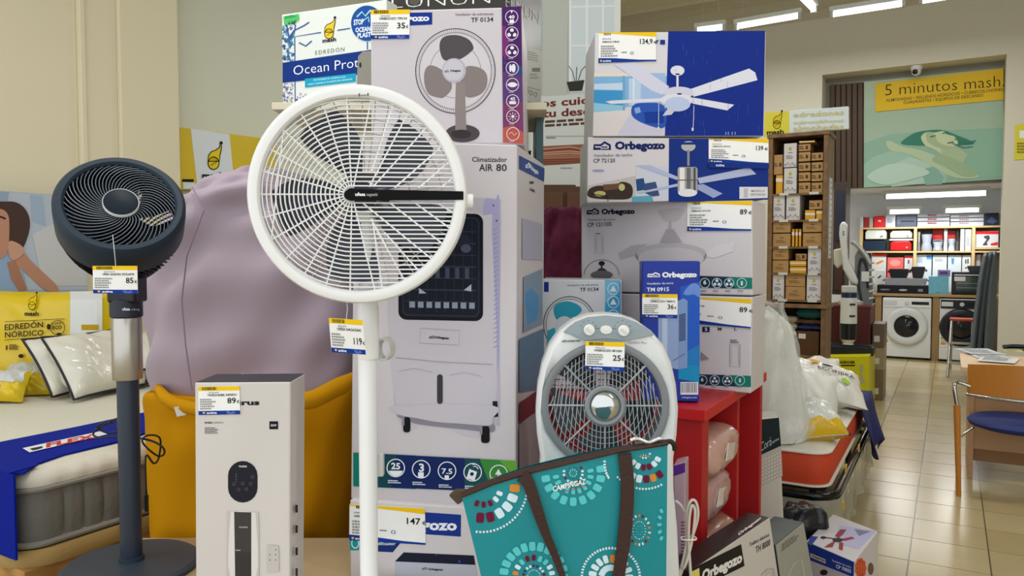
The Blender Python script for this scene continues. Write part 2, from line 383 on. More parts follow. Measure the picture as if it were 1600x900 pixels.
for a, b, lab in ((-2.0, 4.9, 'lit strip lamp high above the bed beyond the fans, outside the picture'), (1.6, 4.9, 'lit strip lamp high above the aisle, outside the picture'), (-1.6, 1.3, 'lit strip lamp high above the pedestal fans, outside the picture'), (1.9, 1.3, 'lit strip lamp high above the red counter, outside the picture')):
    lamp('strip_lamp', lab, R(a-.9, b, 3.75), R(a+.9, b, 3.75), 70, 'strip lamps over the shop floor', hang=CEIL)
# back room lamps
zc = BC-.12
for (x0, x1, y, lab) in ((1381, 1545, 305, 'long bright lamp just behind the doorway lintel'), (1387, 1440, 331, 'bright lamp over the left half of the back shelves'), (1474, 1533, 329, 'bright lamp over the right half of the back shelves')):
    b = 10.6 if y < 320 else 12.0; a0, a1 = PB(x0, y, b).dot(T), PB(x1, y, b).dot(T); zl_ = PB((x0+x1)/2, y, b).z
    lamp('strip_lamp', lab, R(a0, b, zl_), R(a1, b, zl_), 27, 'strip lamps in the back room', r=.026, wide=.12)
lamp('strip_lamp', 'bright lamp in the left corner of the back room ceiling', R(-2.2, 11.2, zc), R(-1.5, 11.2, zc), 24, 'strip lamps in the back room', r=.026, wide=.12)
# ------------------------------------------------------------------ big poster in the opening, wooden shutter, camera, notice
pb = LB-.06
fc = Face(R(0, pb), T, Z, -U)
po = thing('wall_poster', 'large green poster of a sleeping woman under a yellow text band', 'poster', PB(1457, 290, pb))
c = [PB(x, y, pb) for x, y in ((1350, 128), (1568, 106), (1566, 277), (1350, 292))]
MB().prism(c[::-1], U, .03).build('panel', mat('#a9bda6', rough=.5), po)
a = Art(fc, base=.002, step=.0006).crop(1040, 0, 2.857)
a.poly([(885, 480), (1508, 440), (1508, 800), (885, 838)], '#a4bba6')
a.poly([(885, 640), (1000, 600), (1130, 590), (1300, 580), (1508, 570), (1508, 800), (885, 838)], '#8fb3a0', soft=False)
a.poly([(885, 735), (930, 700), (1010, 672), (1100, 672), (1190, 695), (1245, 740), (1255, 790), (1250, 816), (885, 836)], '#9ec0ae', soft=False)
a.poly([(960, 760), (1090, 700), (1210, 740), (1230, 810), (1010, 834)], '#aecbbb')
a.poly([(1140, 760), (1200, 740), (1240, 790), (1235, 822), (1160, 826)], '#86b0a0')
a.poly([(1330, 660), (1420, 600), (1508, 585), (1508, 790), (1260, 795), (1240, 740)], '#8db59f', soft=False)
a.poly([(985, 640), (1000, 628), (1060, 655), (1130, 668), (1220, 700), (1330, 745), (1400, 790), (1290, 792), (1180, 735), (1090, 690), (1005, 672)], '#b3c7a4')
a.poly([(1050, 640), (1100, 600), (1150, 585), (1230, 580), (1290, 600), (1380, 640), (1300, 650), (1200, 650), (1120, 650)], '#3f7f6c')
a.poly([(1140, 612), (1165, 590), (1200, 592), (1240, 585), (1256, 600), (1290, 610), (1305, 640), (1285, 660), (1310, 690), (1260, 705), (1205, 670), (1160, 650)], '#c0cda8')
a.poly([(1230, 655), (1300, 655), (1350, 690), (1320, 740), (1230, 700)], '#a8bd98')
a.poly([(1165, 592), (1200, 600), (1215, 632), (1250, 650), (1290, 655), (1262, 668), (1205, 655), (1170, 632)], '#a3b794'); a.poly([(1230, 690), (1330, 730), (1390, 780), (1330, 786), (1240, 740), (1190, 715)], '#9cb392'); a.poly([(900, 790), (980, 740), (1080, 730), (1180, 770), (1100, 800), (980, 826)], '#b9d3c4')
for pts in ([(1180, 612), (1205, 606)], [(1236, 596), (1252, 592)], [(1258, 640), (1285, 634)]): a.line(pts, 5, '#4f6a55')
a.line([(1290, 620), (1340, 640), (1385, 628)], 5, '#3f7f6c'); a.line([(1280, 640), (1330, 660), (1370, 655)], 4, '#3f7f6c')
a.poly([(936, 374), (1508, 306), (1508, 446), (936, 500)], '#dfb92e')
a.text('5 minutos mash.', 980, 428, 1512, 386, 50, '#3c3a1a', -.01)
a.text('ALMOHADAS • RELLENOS NÓRDICOS • CUBRECOLCHONES', 984, 456, 1506, 406, 13, '#6b5f22'); a.text('CUADRANTES • EQUIPOS DE DESCANSO', 1062, 466, 1418, 432, 13, '#6b5f22')
a.build('poster_print', po)
t = thing('wooden_shutter', 'dark brown ribbed wooden shutter left of the green poster', 'shutter', PB(1322, 290, pb))
c = [PB(x, y, pb) for x, y in ((1297, 133), (1349, 129), (1349, 292), (1297, 296))]
MB().prism(c[::-1], U, .03).build('backing', mat('#2e2118', rough=.7), t)
for i in range(6):
    p0 = lerp(c[0], c[1], (i+.12)/6); p1 = lerp(c[0], c[1], (i+.88)/6); r0 = lerp(c[3], c[2], (i+.12)/6); r1 = lerp(c[3], c[2], (i+.88)/6)
    MB().prism([r0, r1, p1, p0], -U, .025).build('slat', mat('#4a3320', rough=.55, vary=.2, vscale=12), t)
# security camera under the header
p = PB(1432, 104, DW+.08); t = thing('security_camera', 'small white dome security camera under the doorway header', 'camera', (p.x, p.y, jz-.11))
MB().lathe([(.06, .12), (.06, .085), (.05, .07)], p*0+V((p.x, p.y, jz-.12)), Z, 20).build('mount', mat('#dcdcd6', rough=.4), t, smooth=40)
MB().ball((p.x, p.y, jz-.06), .05).build('dome', mat('#e6e6e0', rough=.3), t, smooth=60)
MB().lathe([(.028, 0), (.028, .03), (.0, .032)], V((p.x, p.y, jz-.07))-U*.045+T*-.01, -U*.9-Z*.25, 16).build('lens', mat('#18181c', rough=.1), t, smooth=40)
# notice on the right wall
fc = Face(R(0, DW-.004), T, Z, -U)
c = [PB(x, y, DW-.004) for x, y in ((1586, 195), (1612, 192), (1612, 248), (1584, 250))]
t = thing('wall_notice', 'yellow notice card on the wall right of the doorway', 'notice', c[3])
MB().prism(c[::-1], -U, .004).build('card', mat('#d9cf33', rough=.5), t)
a = Art(fc, base=.005, step=.001); a.rect(1593, 204, 1612, 216, '#eef3ee'); a.greek(1589, 222, 1612, 240, 4, '#8a8424'); a.build('notice_print', t)
# ================================================================== LEFT: bed, fans, bean bags
def rrect(a0, a1, b0, b1, r, n=5, step=.1):     # rounded rectangle in room coordinates, evenly sampled
    pts = []
    for (ca, cb, s0) in ((a1-r, b0+r, -90), (a1-r, b1-r, 0), (a0+r, b1-r, 90), (a0+r, b0+r, 180)):
        for i in range(n+1):
            q = math.radians(s0+90*i/n); pts.append((ca+r*math.cos(q), cb+r*math.sin(q)))
    out = []
    for i, p in enumerate(pts):
        q = pts[(i+1) % len(pts)]; l = math.hypot(q[0]-p[0], q[1]-p[1]); k = max(1, int(l/step))
        for j in range(k): out.append((lerp(p[0], q[0], j/k), lerp(p[1], q[1], j/k)))
    return out
def offs(pts, d):       # push a closed outline outwards
    o = []; k = len(pts)
    for i, p in enumerate(pts):
        a, b = pts[i-1], pts[(i+1) % k]; dx, dy = b[0]-a[0], b[1]-a[1]; l = math.hypot(dx, dy) or 1
        dd = d[i] if isinstance(d, list) else d
        o.append((p[0]+dy/l*dd, p[1]-dx/l*dd))
    return o
def stack(m, rows, close=True):     # rows: (outline, z) joined into a wall, capped
    k = len(rows[0][0]); vs = [R(a, b, z) for o, z in rows for a, b in o]
    fs = [(i*k+j, i*k+(j+1) % k, (i+1)*k+(j+1) % k, (i+1)*k+j) for i in range(len(rows)-1) for j in range(k)]
    if close: fs += [tuple(range(k-1, -1, -1)), tuple((len(rows)-1)*k+j for j in range(k))]
    return m.add(vs, fs)
def pillow(name, label, c, ex, ey, w, h, t, mt, pipe=None, group=None, cat='pillow', seed=1, wr=.012, pw=3.0):
    c, ex, ey = V(c), V(ex).normalized(), V(ey); ey = (ey-ex*ey.dot(ex)).normalized(); n = ex.cross(ey); r = random.Random(seed); ph = [r.uniform(0, 6.28) for _ in range(8)]
    o = thing(name, label, cat, c-Z*abs(h/2*ey.z), group)
    def prof(u, v, s):
        x, y = 2*u-1, 2*v-1; k = (max(0, 1-abs(x)**pw)*max(0, 1-abs(y)**pw))**.5
        wv = math.sin(7*x+ph[0]+3*y)*math.sin(5*y+ph[1])+.6*math.sin(13*x+9*y+ph[2])
        pin = 1-.07*(1-abs(x))*0-.06*(1-y*y); pin2 = 1-.06*(1-x*x)
        return c+ex*(x*w/2*pin)+ey*(y*h/2*pin2)+n*(s*(t/2*k+wr*wv*min(1, k*2)))
    m = MB(); m.grid(lambda u, v: prof(u, v, 1), 22, 18); m.grid(lambda u, v: prof(1-u, v, -1), 22, 18)
    m.build('pillow_body' if cat == 'pillow' else 'bag_body', mt, o, smooth=80)
    if pipe:
        e = [prof(i/20, 0, 0) for i in range(20)]+[prof(1, i/16, 0) for i in range(16)]+[prof(1-i/20, 1, 0) for i in range(20)]+[prof(0, 1-i/16, 0) for i in range(16)]
        MB().tube(e, .006, 6, True).build('piping', pipe, o, smooth=60)
    return o, prof, n
def loft_px(rows, d, dep, n=36, wr=0., seed=1, pw=2.3, lean=0., freq=5):
    """body seen as a silhouette: rows (y, x left, x right) at distance d; depth = dep * width"""
    r = random.Random(seed); ph = [r.uniform(0, 6.28) for _ in range(6)]; m = MB(); vs = []; k = len(rows)
    wmax = max(x1-x0 for _, x0, x1 in rows)*d/F
    for i, (y, x0, x1) in enumerate(rows):
        L, Rr = P(x0, y, d), P(x1, y, d); c = (L+Rr)/2; hw = (Rr-L).length/2; c = c+V((0, lean*i/k, 0)); hd = dep*(hw*.5+wmax*.25)*min(1, hw/(wmax*.2))
        for j in range(n):
            q = 2*math.pi*j/n; cx, sy = math.cos(q), math.sin(q)
            cx = math.copysign(abs(cx)**(2/pw), cx); sy = math.copysign(abs(sy)**(2/pw), sy)
            wv = wr*(math.sin(freq*q+ph[0]+i*.35)+.7*math.sin((freq*2+1)*q-ph[1]+i*.6)+.6*math.sin(i*.9+2*q+ph[2]))
            vs.append(c+V((cx*(hw+wv*.4), sy*(hd+wv), wv*.3)))
    fs = [(i*n+(j+1) % n, i*n+j, (i+1)*n+j, (i+1)*n+(j+1) % n) for i in range(k-1) for j in range(n)]
    fs += [tuple(range(n)), tuple((k-1)*n+j for j in range(n-1, -1, -1))]
    return m.add(vs, fs)
def smooth_rows(rows, k=4):     # catmull-rom between silhouette rows
    out = []
    for i in range(len(rows)-1):
        p = [rows[max(0, i-1)], rows[i], rows[i+1], rows[min(len(rows)-1, i+2)]]
        for j in range(k):
            t = j/k; out.append(tuple(.5*(2*p[1][c]+(p[2][c]-p[0][c])*t+(2*p[0][c]-5*p[1][c]+4*p[2][c]-p[3][c])*t*t+(3*p[1][c]-p[0][c]-3*p[2][c]+p[3][c])*t**3) for c in range(3)))
    return out+[rows[-1]]
# ---- bed
corner = P(38, 864, 2.2); MB0 = corner.z; MT0 = P(34, 742, 2.2).z; a1 = corner.dot(T); b0 = corner.dot(U); a0 = -3.86; b1 = b0+1.95
bed = thing('divan_bed', 'tan upholstered bed base with light wooden skirt under the blue-draped mattress', 'bed', R((a0+a1)/2, (b0+b1)/2, 0))
m = MB(); stack(m, [(offs(rrect(a0, a1, b0, b1, .10), .02), MB0-.055), (offs(rrect(a0, a1, b0, b1, .10), .03), MB0-.03), (offs(rrect(a0, a1, b0, b1, .10), .02), MB0-.003)]); m.build('upholstered_top', mat('#a98c55', rough=.8, bump=.2, bscale=80), bed, smooth=50)
m = MB(); roomslab(m, a0+.02, a1+.005, b0-.005, b1-.02, .0, MB0-.055); m.build('wooden_skirt', mat('#b3854a', rough=.5, vary=.25, vscale=3, stretch=(1, 1, 9), kind='wave'), bed, bevel=.004)
mat_t = thing('mattress', 'grey sided mattress with quilted white top beneath a blue runner', 'mattress', R((a0+a1)/2, (b0+b1)/2, MB0))
base = rrect(a0, a1, b0, b1, .07, 5, .0125); hgt = MT0-MB0
seams = []
for a, b in base:
    s_ = (b/.062) % 1; d = min(s_, 1-s_); s2 = (a/.062) % 1; d2 = min(s2, 1-s2)
    onb = abs(a-a1) < .02 or abs(a-a0) < .02; dd = d if onb else d2; seams.append(-.007 if dd < .11 else 0.)
z = lambda t: MB0+hgt*t
m = MB(); stack(m, [(offs(base, .0), z(.07))]+[(offs(base, [s_+.006*math.sin(math.pi*t) for s_ in seams]), z(.07+.66*t)) for t in (.05, .3, .5, .52, .75, .95)]+[(base, z(.73))]); m.build('quilted_side', mat('#6f6e68', rough=.75, bump=.25, bscale=60, vary=.06, vscale=20), mat_t, smooth=40)
for t0, t1 in ((.0, .09), (.72, .80)):
    m = MB(); stack(m, [(offs(base, -.004), z(t0)), (offs(base, .012), z(t0+.2*(t1-t0))), (offs(base, .014), z(t0+.6*(t1-t0))), (offs(base, -.004), z(t1))]); m.build('piping', mat('#86837a', rough=.7), mat_t, smooth=60)
m = MB(); bb = [.002*math.sin(i*1.1) for i in range(len(base))]
stack(m, [(offs(base, .0), z(.78)), (offs(base, [x+.004 for x in bb]), z(.85)), (offs(base, [x-.004 for x in bb]), z(.94)), (offs(base, -.03), z(.99)), (offs(base, -.05), z(1.0))]); m.build('top_panel', mat('#d6d3c4', rough=.8, bump=.35, bscale=26), mat_t, smooth=60)
ru = thing('bed_runner', 'royal blue brand runner laid over the mattress foot', 'bed runner', R(a1-.3, b0+.2, MT0))
blue = mat('#08208f', rough=.7, spec=.1, bump=.15, bscale=120)
zt = MT0+.002
top = [G(x, y, zt) for x, y in ((-95, 712), (0, 693), (120, 669), (246, 642), (246, 672), (192, 690), (150, 700), (100, 712), (60, 726), (38, 741), (20, 742), (0, 737.5), (-95, 711.8))]
top = [V((p.x, p.y, zt)) for p in top]
m = MB(); m.prism(top, Z, .006)
m.prism([R(a1+.012, b0-.024, zt+.006), R(a1+.012, b0-.024, MB0-.01), R(a1-.75, b0-.024, MB0-.01), R(a1-.75, b0-.024, zt+.006)], -U, .006)
m.prism([R(a1-.75, b0-.03, zt+.006), R(a1-.012, b0-.03, zt+.006), R(a1-.03, b0+.06, zt+.0065), R(a1-.75, b0+.06, zt+.0065)], Z, .003)
m.build('cloth', blue, ru)
fc = Face(V((0, 0, zt+.008)), V((1, 0, 0)), V((0, 1, 0)), Z); a = Art(fc).crop(0, 640, 3.4615)
a.poly([(122, 209), (540, 118), (580, 134), (160, 232)], '#e6e9ee'); a.poly([(160, 212), (228, 198), (232, 208), (200, 218), (176, 222)], '#1b2030')
a.text('FLEX', 250, 206, 520, 152, 22, '#c8342c', .05); a.build('logo', ru)
# ---- poster of a woman and yellow-white board on the left wall
def wall_panel(q, a_, col, th=.02): 
    return [PA(x, y, a_) for x, y in q]
ap = -4.13
t = thing('bed_poster', 'pale blue poster of a dark haired woman behind the bed', 'poster', PA(60, 450, ap))
c = wall_panel(((-60, 294), (135, 308), (137, 462), (-60, 470)), ap, None); MB().prism(c[::-1], -T, .02).build('panel', mat('#a7b4c6', rough=.4), t)
fc = Face(R(ap, 0), U, Z, T); a = Art(fc, step=.0008).crop(0, 180, 3)
a.poly([(-100, 352), (260, 376), (410, 400), (410, 820), (-100, 820)], '#b4bfcd'); a.poly([(140, 372), (200, 378), (215, 520), (150, 500)], '#9fb2c8'); a.poly([(150, 560), (300, 480), (408, 600), (408, 800), (200, 800)], '#c6c8ca'); a.poly([(-100, 352), (40, 360), (20, 480), (-100, 520)], '#93a5bd')
skin = '#b98a72'; hair = '#4b3a36'
a.poly([(-60, 760), (-20, 640), (40, 650), (95, 700), (110, 830), (-60, 830)], '#8fa8c6')
a.poly([(40, 610), (90, 620), (150, 690), (265, 800), (255, 830), (200, 812), (110, 730), (70, 700)], skin)
a.poly([(30, 690), (70, 680), (125, 815), (90, 830), (50, 770)], '#a87a64')
a.poly([(-70, 420), (20, 405), (75, 410), (115, 440), (136, 490), (132, 550), (105, 620), (70, 640), (20, 600), (-40, 560)], hair)
a.poly([(-70, 450), (0, 440), (35, 470), (40, 540), (35, 620), (20, 660), (-30, 680), (-70, 640)], skin)
a.poly([(35, 600), (55, 590), (100, 615), (105, 650), (60, 680), (38, 655)], '#c69a82')
a.line([(-30, 480), (0, 476), (22, 486)], 8, '#3a2a28'); a.line([(-60, 650), (-10, 640)], 7, '#e9e2dd')
a.build('poster_print', t)
ap = -4.30
t = thing('brand_board', 'yellow and white brand board with a night-cap logo on the green wall', 'sign', PA(350, 280, ap))
c = wall_panel(((281, 199), (432, 219), (432, 300), (282, 296)), ap, None); MB().prism(c[::-1], -T, .03).build('panel', mat('#d8bd1e', rough=.45), t)
fc = Face(R(ap, 0), U, Z, T); a = Art(fc, step=.001).crop(0, 180, 3)
a.poly([(893, 62), (1075, 90), (1095, 290), (1090, 345), (925, 345)], '#dfe8ee'); a.rect(853, 300, 907, 313, '#1c1c1c'); a.poly([(855, 313), (910, 316), (918, 345), (857, 345)], '#dfe8ee')
mash_mark(a, 999, 212, 88); mash_mark(a, 1215, 190, 80, txt=False); a.rect(1172, 230, 1240, 236, '#1c1c1c'); a.build('board_print', t)
# ---- pillows and duvet bags on the bed
bagwhite = mat('#dad7c8', rough=.22, coat=.4, bump=.35, bscale=9); black = mat('#16161c', rough=.5)
zb = MT0+.004
def lean(px, py, w, h, t, yaw, back, **k):     # base centre on the mattress at a pixel
    b = G(px, py, zb); ex = facing(yaw)[0]; n = facing(yaw)[1]; ey = (Z*math.cos(back)-n*math.sin(back))
    return b, ex, ey
ex, ey = V((.30, .95, 0)).normalized(), V((-.55, .1, .83)).normalized()
b = G(84, 618, zb+.02); pillow('bagged_pillow', 'white bagged pillow with black piping, leftmost of the leaning pair', b+ex*.21+ey*.145, ex, ey, .42, .30, .13, bagwhite, black, 'bagged pillows on the bed', seed=2)
b = G(118, 622, zb+.02); pillow('bagged_pillow', 'white bagged pillow with black piping leaning beside the grey fan post', b+ex*.21+ey*.155, ex, ey, .42, .32, .15, bagwhite, black, 'bagged pillows on the bed', seed=3)
b = G(192, 606, zb); o, pf, n = pillow('bagged_pillow', 'fat white bagged pillow lying flat behind the silver fan post', b+Z*.115+V((.02, .17, 0)), (1, .10, .02), (-.10, .96, .16), .46, .36, .25, bagwhite, black, 'bagged pillows on the bed', seed=5)
yel = mat('#dcbf15', rough=.3, coat=.3, bump=.25, bscale=8)
db = P(74, 524, 3.72); o, pf, n = pillow('duvet_bag', 'yellow duvet bag lettered with clear white right end standing against the wall', db, (.97, .12, 0), (-.05, .18, 1), .62, .46, .16, yel, None, 'bagged duvets on the bed', cat='duvet bag', seed=8, wr=.006, pw=5)
fx = V((.97, .12, 0)).normalized(); fz = (V((-.05, .18, 1))-fx*V((-.05, .18, 1)).dot(fx)).normalized(); fn = fx.cross(fz); fn = fn if fn.y < 0 else -fn
def bl(u, v):
    x = u/.31; y = v/.23; return .08*(max(0, 1-abs(x)**5)*max(0, 1-abs(y)**5))**.5+.010
fc = Face(db, fx, fz, fn, bl); a = Art(fc).crop(0, 430, 3.75); ik = '#2a2410'
def strip(x0, x1, y0, y1, col, n=6):
    a.h += .0012
    for i in range(n):
        for j in range(n): a.rect(lerp(x0, x1, i/n), lerp(y0, y1, j/n), lerp(x0, x1, (i+1)/n), lerp(y0, y1, (j+1)/n), col, False)
strip(412, 600, 95, 372, mat('#d5d8d6', rough=.15, coat=.5, bump=.5, bscale=15)); strip(478, 580, 290, 322, '#b99a16', 3); strip(485, 570, 335, 360, '#e9ebea', 3)
mash_mark(a, 190, 168, 70, ik, '#dcbf15'); a.text('EDREDÓN', 30, 322, 255, 305, 32, ik); a.text('NÓRDICO', 32, 366, 258, 352, 32, ik)
for y0, y1 in ((273, 256), (380, 354)): a.line([(lerp(30, 382, i/8), lerp(y0, y1, i/8)) for i in range(9)], 3, ik)
a.ring(340, 308, 42, 42, 4, ik); a.text('ECO', 312, 318, 364, 315, 20, ik, .03); a.text('100%', 310, 290, 364, 286, 12, ik); a.ell(288, 302, 12, 18, ik, 8); a.ell(348, 345, 16, 8, ik, 8); a.ell(126, 474, 16, 12, ik, 8); a.rect(37, 412, 48, 438, '#7a1c14'); a.greek(58, 405, 120, 438, 4, ik)
a.build('lettering', o)
for k, (x, y, d, w, h, lab, col, sd) in enumerate(((50, 590, 3.48, .24, .17, 'small yellow and clear bag lying behind the leaning pillows', yel, 3), (2, 600, 3.30, .22, .15, 'small yellow bag with silver top cut by the left edge', yel, 6))):
    b = P(x, y, d); b.z = zb+.07
    o, pf, n = pillow('duvet_bag', lab, b, (1, .1, .05*(1-2*k)), (0, .5, .8), w, h, .1, col, None, 'bagged duvets on the bed', cat='duvet bag', seed=sd)
    m = MB(); m.grid(lambda u, v: pf(.04+u*.92, .52+v*.44, 1)+n*.004, 12, 6); m.build('clear_panel', mat('#c9ccc9', rough=.12, coat=.5, bump=.6, bscale=18), o, smooth=80)
# ---- low dais under the goods at the front (below the picture's edge)
DZ = .60
m = MB(); m.prism([(-1.12, 1.35, DZ-.04), (.46, 1.35, DZ-.04), (.46, 1.66, DZ-.04), (.36, 1.78, DZ-.04), (.36, 2.0, DZ-.04), (.10, 2.19, DZ-.04), (-1.12, 2.19, DZ-.04)], Z, .04)
dais = thing('display_dais', 'low beige display dais carrying the fans and cartons', 'platform', (-.4, 1.9, 0)); m.build('top_board', mat('#b8a27c', rough=.5, vary=.15, vscale=4), dais)
m = MB(); m.prism([(-1.06, 1.40, 0), (.42, 1.40, 0), (.42, 1.62, 0), (.33, 1.72, 0), (.33, 1.96, 0), (.08, 2.15, 0), (-1.06, 2.15, 0)], Z, DZ-.04); m.build('plinth', mat('#8d7a5a', rough=.6), dais)
# ---- bean bags
LZ_ = P(400, 884, 2.45).z-.002
t = thing('low_platform', 'low beige platform under the bean bags', 'platform', (-.72, 2.47, 0)); MB().slab((-1.04, 2.20, LZ_-.04), (.66, 0, 0), (0, .55, 0), (0, 0, .04)).build('top_board', mat('#b8a27c', rough=.5, vary=.15, vscale=4), t); MB().slab((-1.0, 2.23, 0), (.58, 0, 0), (0, .48, 0), (0, 0, LZ_-.04)).build('plinth', mat('#8d7a5a', rough=.6), t)
t = thing('bean_bag', 'mustard yellow bean bag with the lilac one stuffed into its mouth', 'bean bag', P(400, 880, 2.45))
rows = smooth_rows([(600, 262, 548), (606, 246, 558), (640, 243, 562), (700, 243, 562), (780, 249, 560), (830, 256, 556), (868, 268, 545), (884, 290, 528)], 4)
m = loft_px(rows, 2.45, .72, 48, .007, 3, 2.6); m.build('body', mat('#c08606', rough=.85, spec=.1, bump=.12, bscale=30), t, smooth=70)
mz = [P(x, y, d) for x, y, d in ((247, 606, 2.30), (258, 622, 2.2), (275, 632, 2.16), (310, 640, 2.12), (400, 640, 2.08), (490, 624, 2.12), (530, 604, 2.2), (556, 590, 2.3))]
MB().tube(mz, [.012, .018, .02, .02, .022, .026, .028, .02], 10).build('rolled_rim', mat('#c58c0c', rough=.85, spec=.1), t, smooth=60)
q = [P(x, y, 2.13) for x, y in ((272, 636), (288, 634), (291, 648), (277, 651))]; MB().prism(q[::-1], (0, -1, 0), .002).build('care_tag', mat('#dcdad2'), t)
t = thing('bean_bag', 'large lilac bean bag slumped behind the white fan', 'bean bag', P(400, 640, 2.5))
rows = smooth_rows([(266, 394, 425), (275, 370, 475), (291, 328, 512), (314, 292, 537), (345, 270, 548), (400, 252, 556), (470, 238, 560), (540, 242, 560), (600, 254, 556), (640, 280, 540)], 5)
m = loft_px(rows, 2.5, .75, 56, .016, 5, 2.3, freq=4); m.build('body', mat('#ab9ba8', rough=.8, sheen=.15, bump=.25, bscale=4), t, smooth=80)
sm = [P(x, y, d) for x, y, d in ((300, 292, 2.30), (318, 330, 2.21), (292, 400, 2.20), (284, 470, 2.19), (290, 540, 2.19), (300, 610, 2.2))]
MB().tube(sm, .0025, 5).build('seam', mat('#8f7d96', rough=.8), t, smooth=60)
# ---- navy circulator fan on a pole
navy = mat('#24323f', rough=.5, spec=.3); dark = mat('#0c0e16', rough=.4); 
Yc = 2.0; bc = G(206, 888, DZ); Yc = bc.y
cf = thing('circulator_fan', 'navy blue circulator fan with spiral grille on a silver and navy pole', 'fan', (bc.x, bc.y, DZ))
hc = P(189, 318, Yc-.08); hz = V((-hc.x, -hc.y, 0)).normalized(); EL = math.radians(33); ax = hz*math.cos(EL)+Z*math.sin(EL); RR = .169
sx = ax.cross(Z).normalized()*-1; sx = Z.cross(ax).normalized(); sy = ax.cross(sx)
fs = .885
pt = lambda r, q, h: hc+ax*h*fs*1.22+(sx*math.cos(q)+sy*math.sin(q))*r*fs
def hl(prof, n=48): return MB().lathe([(r*fs, h*fs*1.22) for r, h in prof], hc, ax, n, caps=False)
hl([(.140, -.012), (.140, .0), (.146, .006), (.160, .006), (RR, -.004), (RR+.001, -.03), (RR, -.085), (RR-.004, -.09), (.150, -.09), (.146, -.02)], 72).build('front_shroud', navy, cf, smooth=35)
m = MB()
for k in range(46):
    q0 = 2*math.pi*k/46; pts = [pt(lerp(.046, .142, t), q0-1.0*t**1.2, -.004+.010*math.sin(math.pi*t)) for t in [i/9 for i in range(10)]]; m.tube(pts, .0012, 5, caps=False)
m.build('spiral_grille', mat('#6a727d', rough=.4), cf, smooth=60)
hl([(.0, .008), (.040, .007), (.0445, .005), (.0445, -.01)]).build('hub', mat('#101c28', rough=.5, spec=.2), cf, smooth=40)
hl([(.0445, .006), (.0458, .0075), (.047, .006), (.047, -.002)]).build('hub_ring', mat('#e6e9ea', rough=.3), cf, smooth=60)
m = MB()
for k in range(64):
    q0 = 2*math.pi*k/64; m.tube([pt(lerp(RR-.006, .118, t**1.6), q0+.5*t, -.088-.105*t) for t in (0, .25, .5, .75, 1)], .0024, 5, caps=False)
m.build('rear_louvres', mat('#0d1119', rough=.5, spec=.2), cf, smooth=60)
hl([(.118, -.188), (.122, -.194), (.085, -.202), (.0, -.202)]).build('rear_cap', mat('#0d1119', rough=.5, spec=.2), cf, smooth=40)
hl([(.05, -.20), (.05, -.05), (.03, -.03), (0, -.03)]).build('motor', mat('#07090e', rough=.6, spec=.1), cf, smooth=40)
hl([(.1455, -.014), (.147, -.10)], 60).build('inner_wall', mat('#07090e', rough=.6, spec=.1), cf, smooth=40)
for k in range(6):
    q0 = 2*math.pi*k/6+.3; m = MB(); m.grid(lambda u, v: pt(lerp(.04, .137, v), q0+(u-.5)*.98+.35*v, -.05-.035*u+.012*v), 6, 6); m.build('blade', mat('#080b10', rough=.6, spec=.1), cf, smooth=80)
# neck, collar, pole, base
pole = lambda y, d=Yc: P(208, y, d)
ztop = P(208, 440, Yc).z; X0, Y0 = bc.x, bc.y
zz = lambda y: P(208, y, Yc).z
m = MB(); m.tube([hc-ax*.17, hc-ax*.16+V((0, .0, -.05)), V((X0, Y0, zz(448)))], [.035, .04, .042], 16); m.box((X0+.004, Y0, zz(452)), .074, .07, (zz(430)-zz(470))); m.build('tilt_neck', mat('#10131c', rough=.4), cf, bevel=.006, smooth=40)
MB().lathe([(.036, zz(496)), (.040, zz(494)), (.040, zz(470)), (.037, zz(467))], (X0, Y0, 0), Z, 32).build('collar', mat('#18202e', rough=.4), cf, smooth=40)
fcx = V((X0, Y0, 0)); fn = V((-X0, -Y0, 0)).normalized(); fe = Z.cross(fn); 
a = Art(Face(fcx+fn*.0405, fe, Z, fn)); a.text('ufesa', 191, 485, 203, 485, 4.5, '#e8e8ea', .03); a.text('aalborg', 205, 485, 218, 485, 3.5, '#8a8f98'); a.build('brand_print', cf)
MB().lathe([(.036, zz(592)), (.037, zz(591)), (.037, zz(497)), (.036, zz(496))], (X0, Y0, 0), Z, 32).build('steel_sleeve', mat('#b9b4ac', rough=.28, metal=.9), cf, smooth=40)
MB().lathe([(.027, DZ+.02), (.027, zz(592))], (X0, Y0, 0), Z, 32).build('pole', mat('#26303f', rough=.3), cf, smooth=40)
MB().lathe([(.032, DZ+.02), (.031, DZ+.032), (.028, DZ+.034)], (X0, Y0, 0), Z, 32).build('pole_foot', navy, cf, smooth=40)
MB().lathe([(.168, DZ), (.170, DZ+.012), (.160, DZ+.019), (.03, DZ+.024)], (X0, Y0, 0), Z, 64).build('base_disc', mat('#3a4350', rough=.5), cf, smooth=30)
# power cord looped over the mattress behind the pole
cd = [P(*p) for p in ((196, 652, 2.06), (180, 655, 2.08), (165, 663, 2.1), (150, 672, 2.12), (146, 680, 2.12), (160, 684, 2.1), (192, 680, 2.06), (215, 684, 2.05), (240, 690, 2.05), (255, 700, 2.05), (256, 710, 2.05), (246, 712, 2.05), (230, 700, 2.04), (222, 688, 2.04), (232, 680, 2.05), (250, 685, 2.06), (248, 715, 2.06), (240, 724, 2.05), (228, 712, 2.04), (228, 760, 2.04), (229, 795, 2.04))]
def spline(p, k=5, closed=False):
    o = []; n = len(p)
    for i in range(n if closed else n-1):
        g = lambda j: p[j % n] if closed else p[min(max(j, 0), n-1)]
        a, b, c, d = g(i-1), g(i), g(i+1), g(i+2)
        for j in range(k):
            t = j/k; o.append(.5*(2*b+(c-a)*t+(2*a-5*b+4*c-d)*t*t+(3*b-a-3*c+d)*t**3))
    return o if closed else o+[p[-1]]
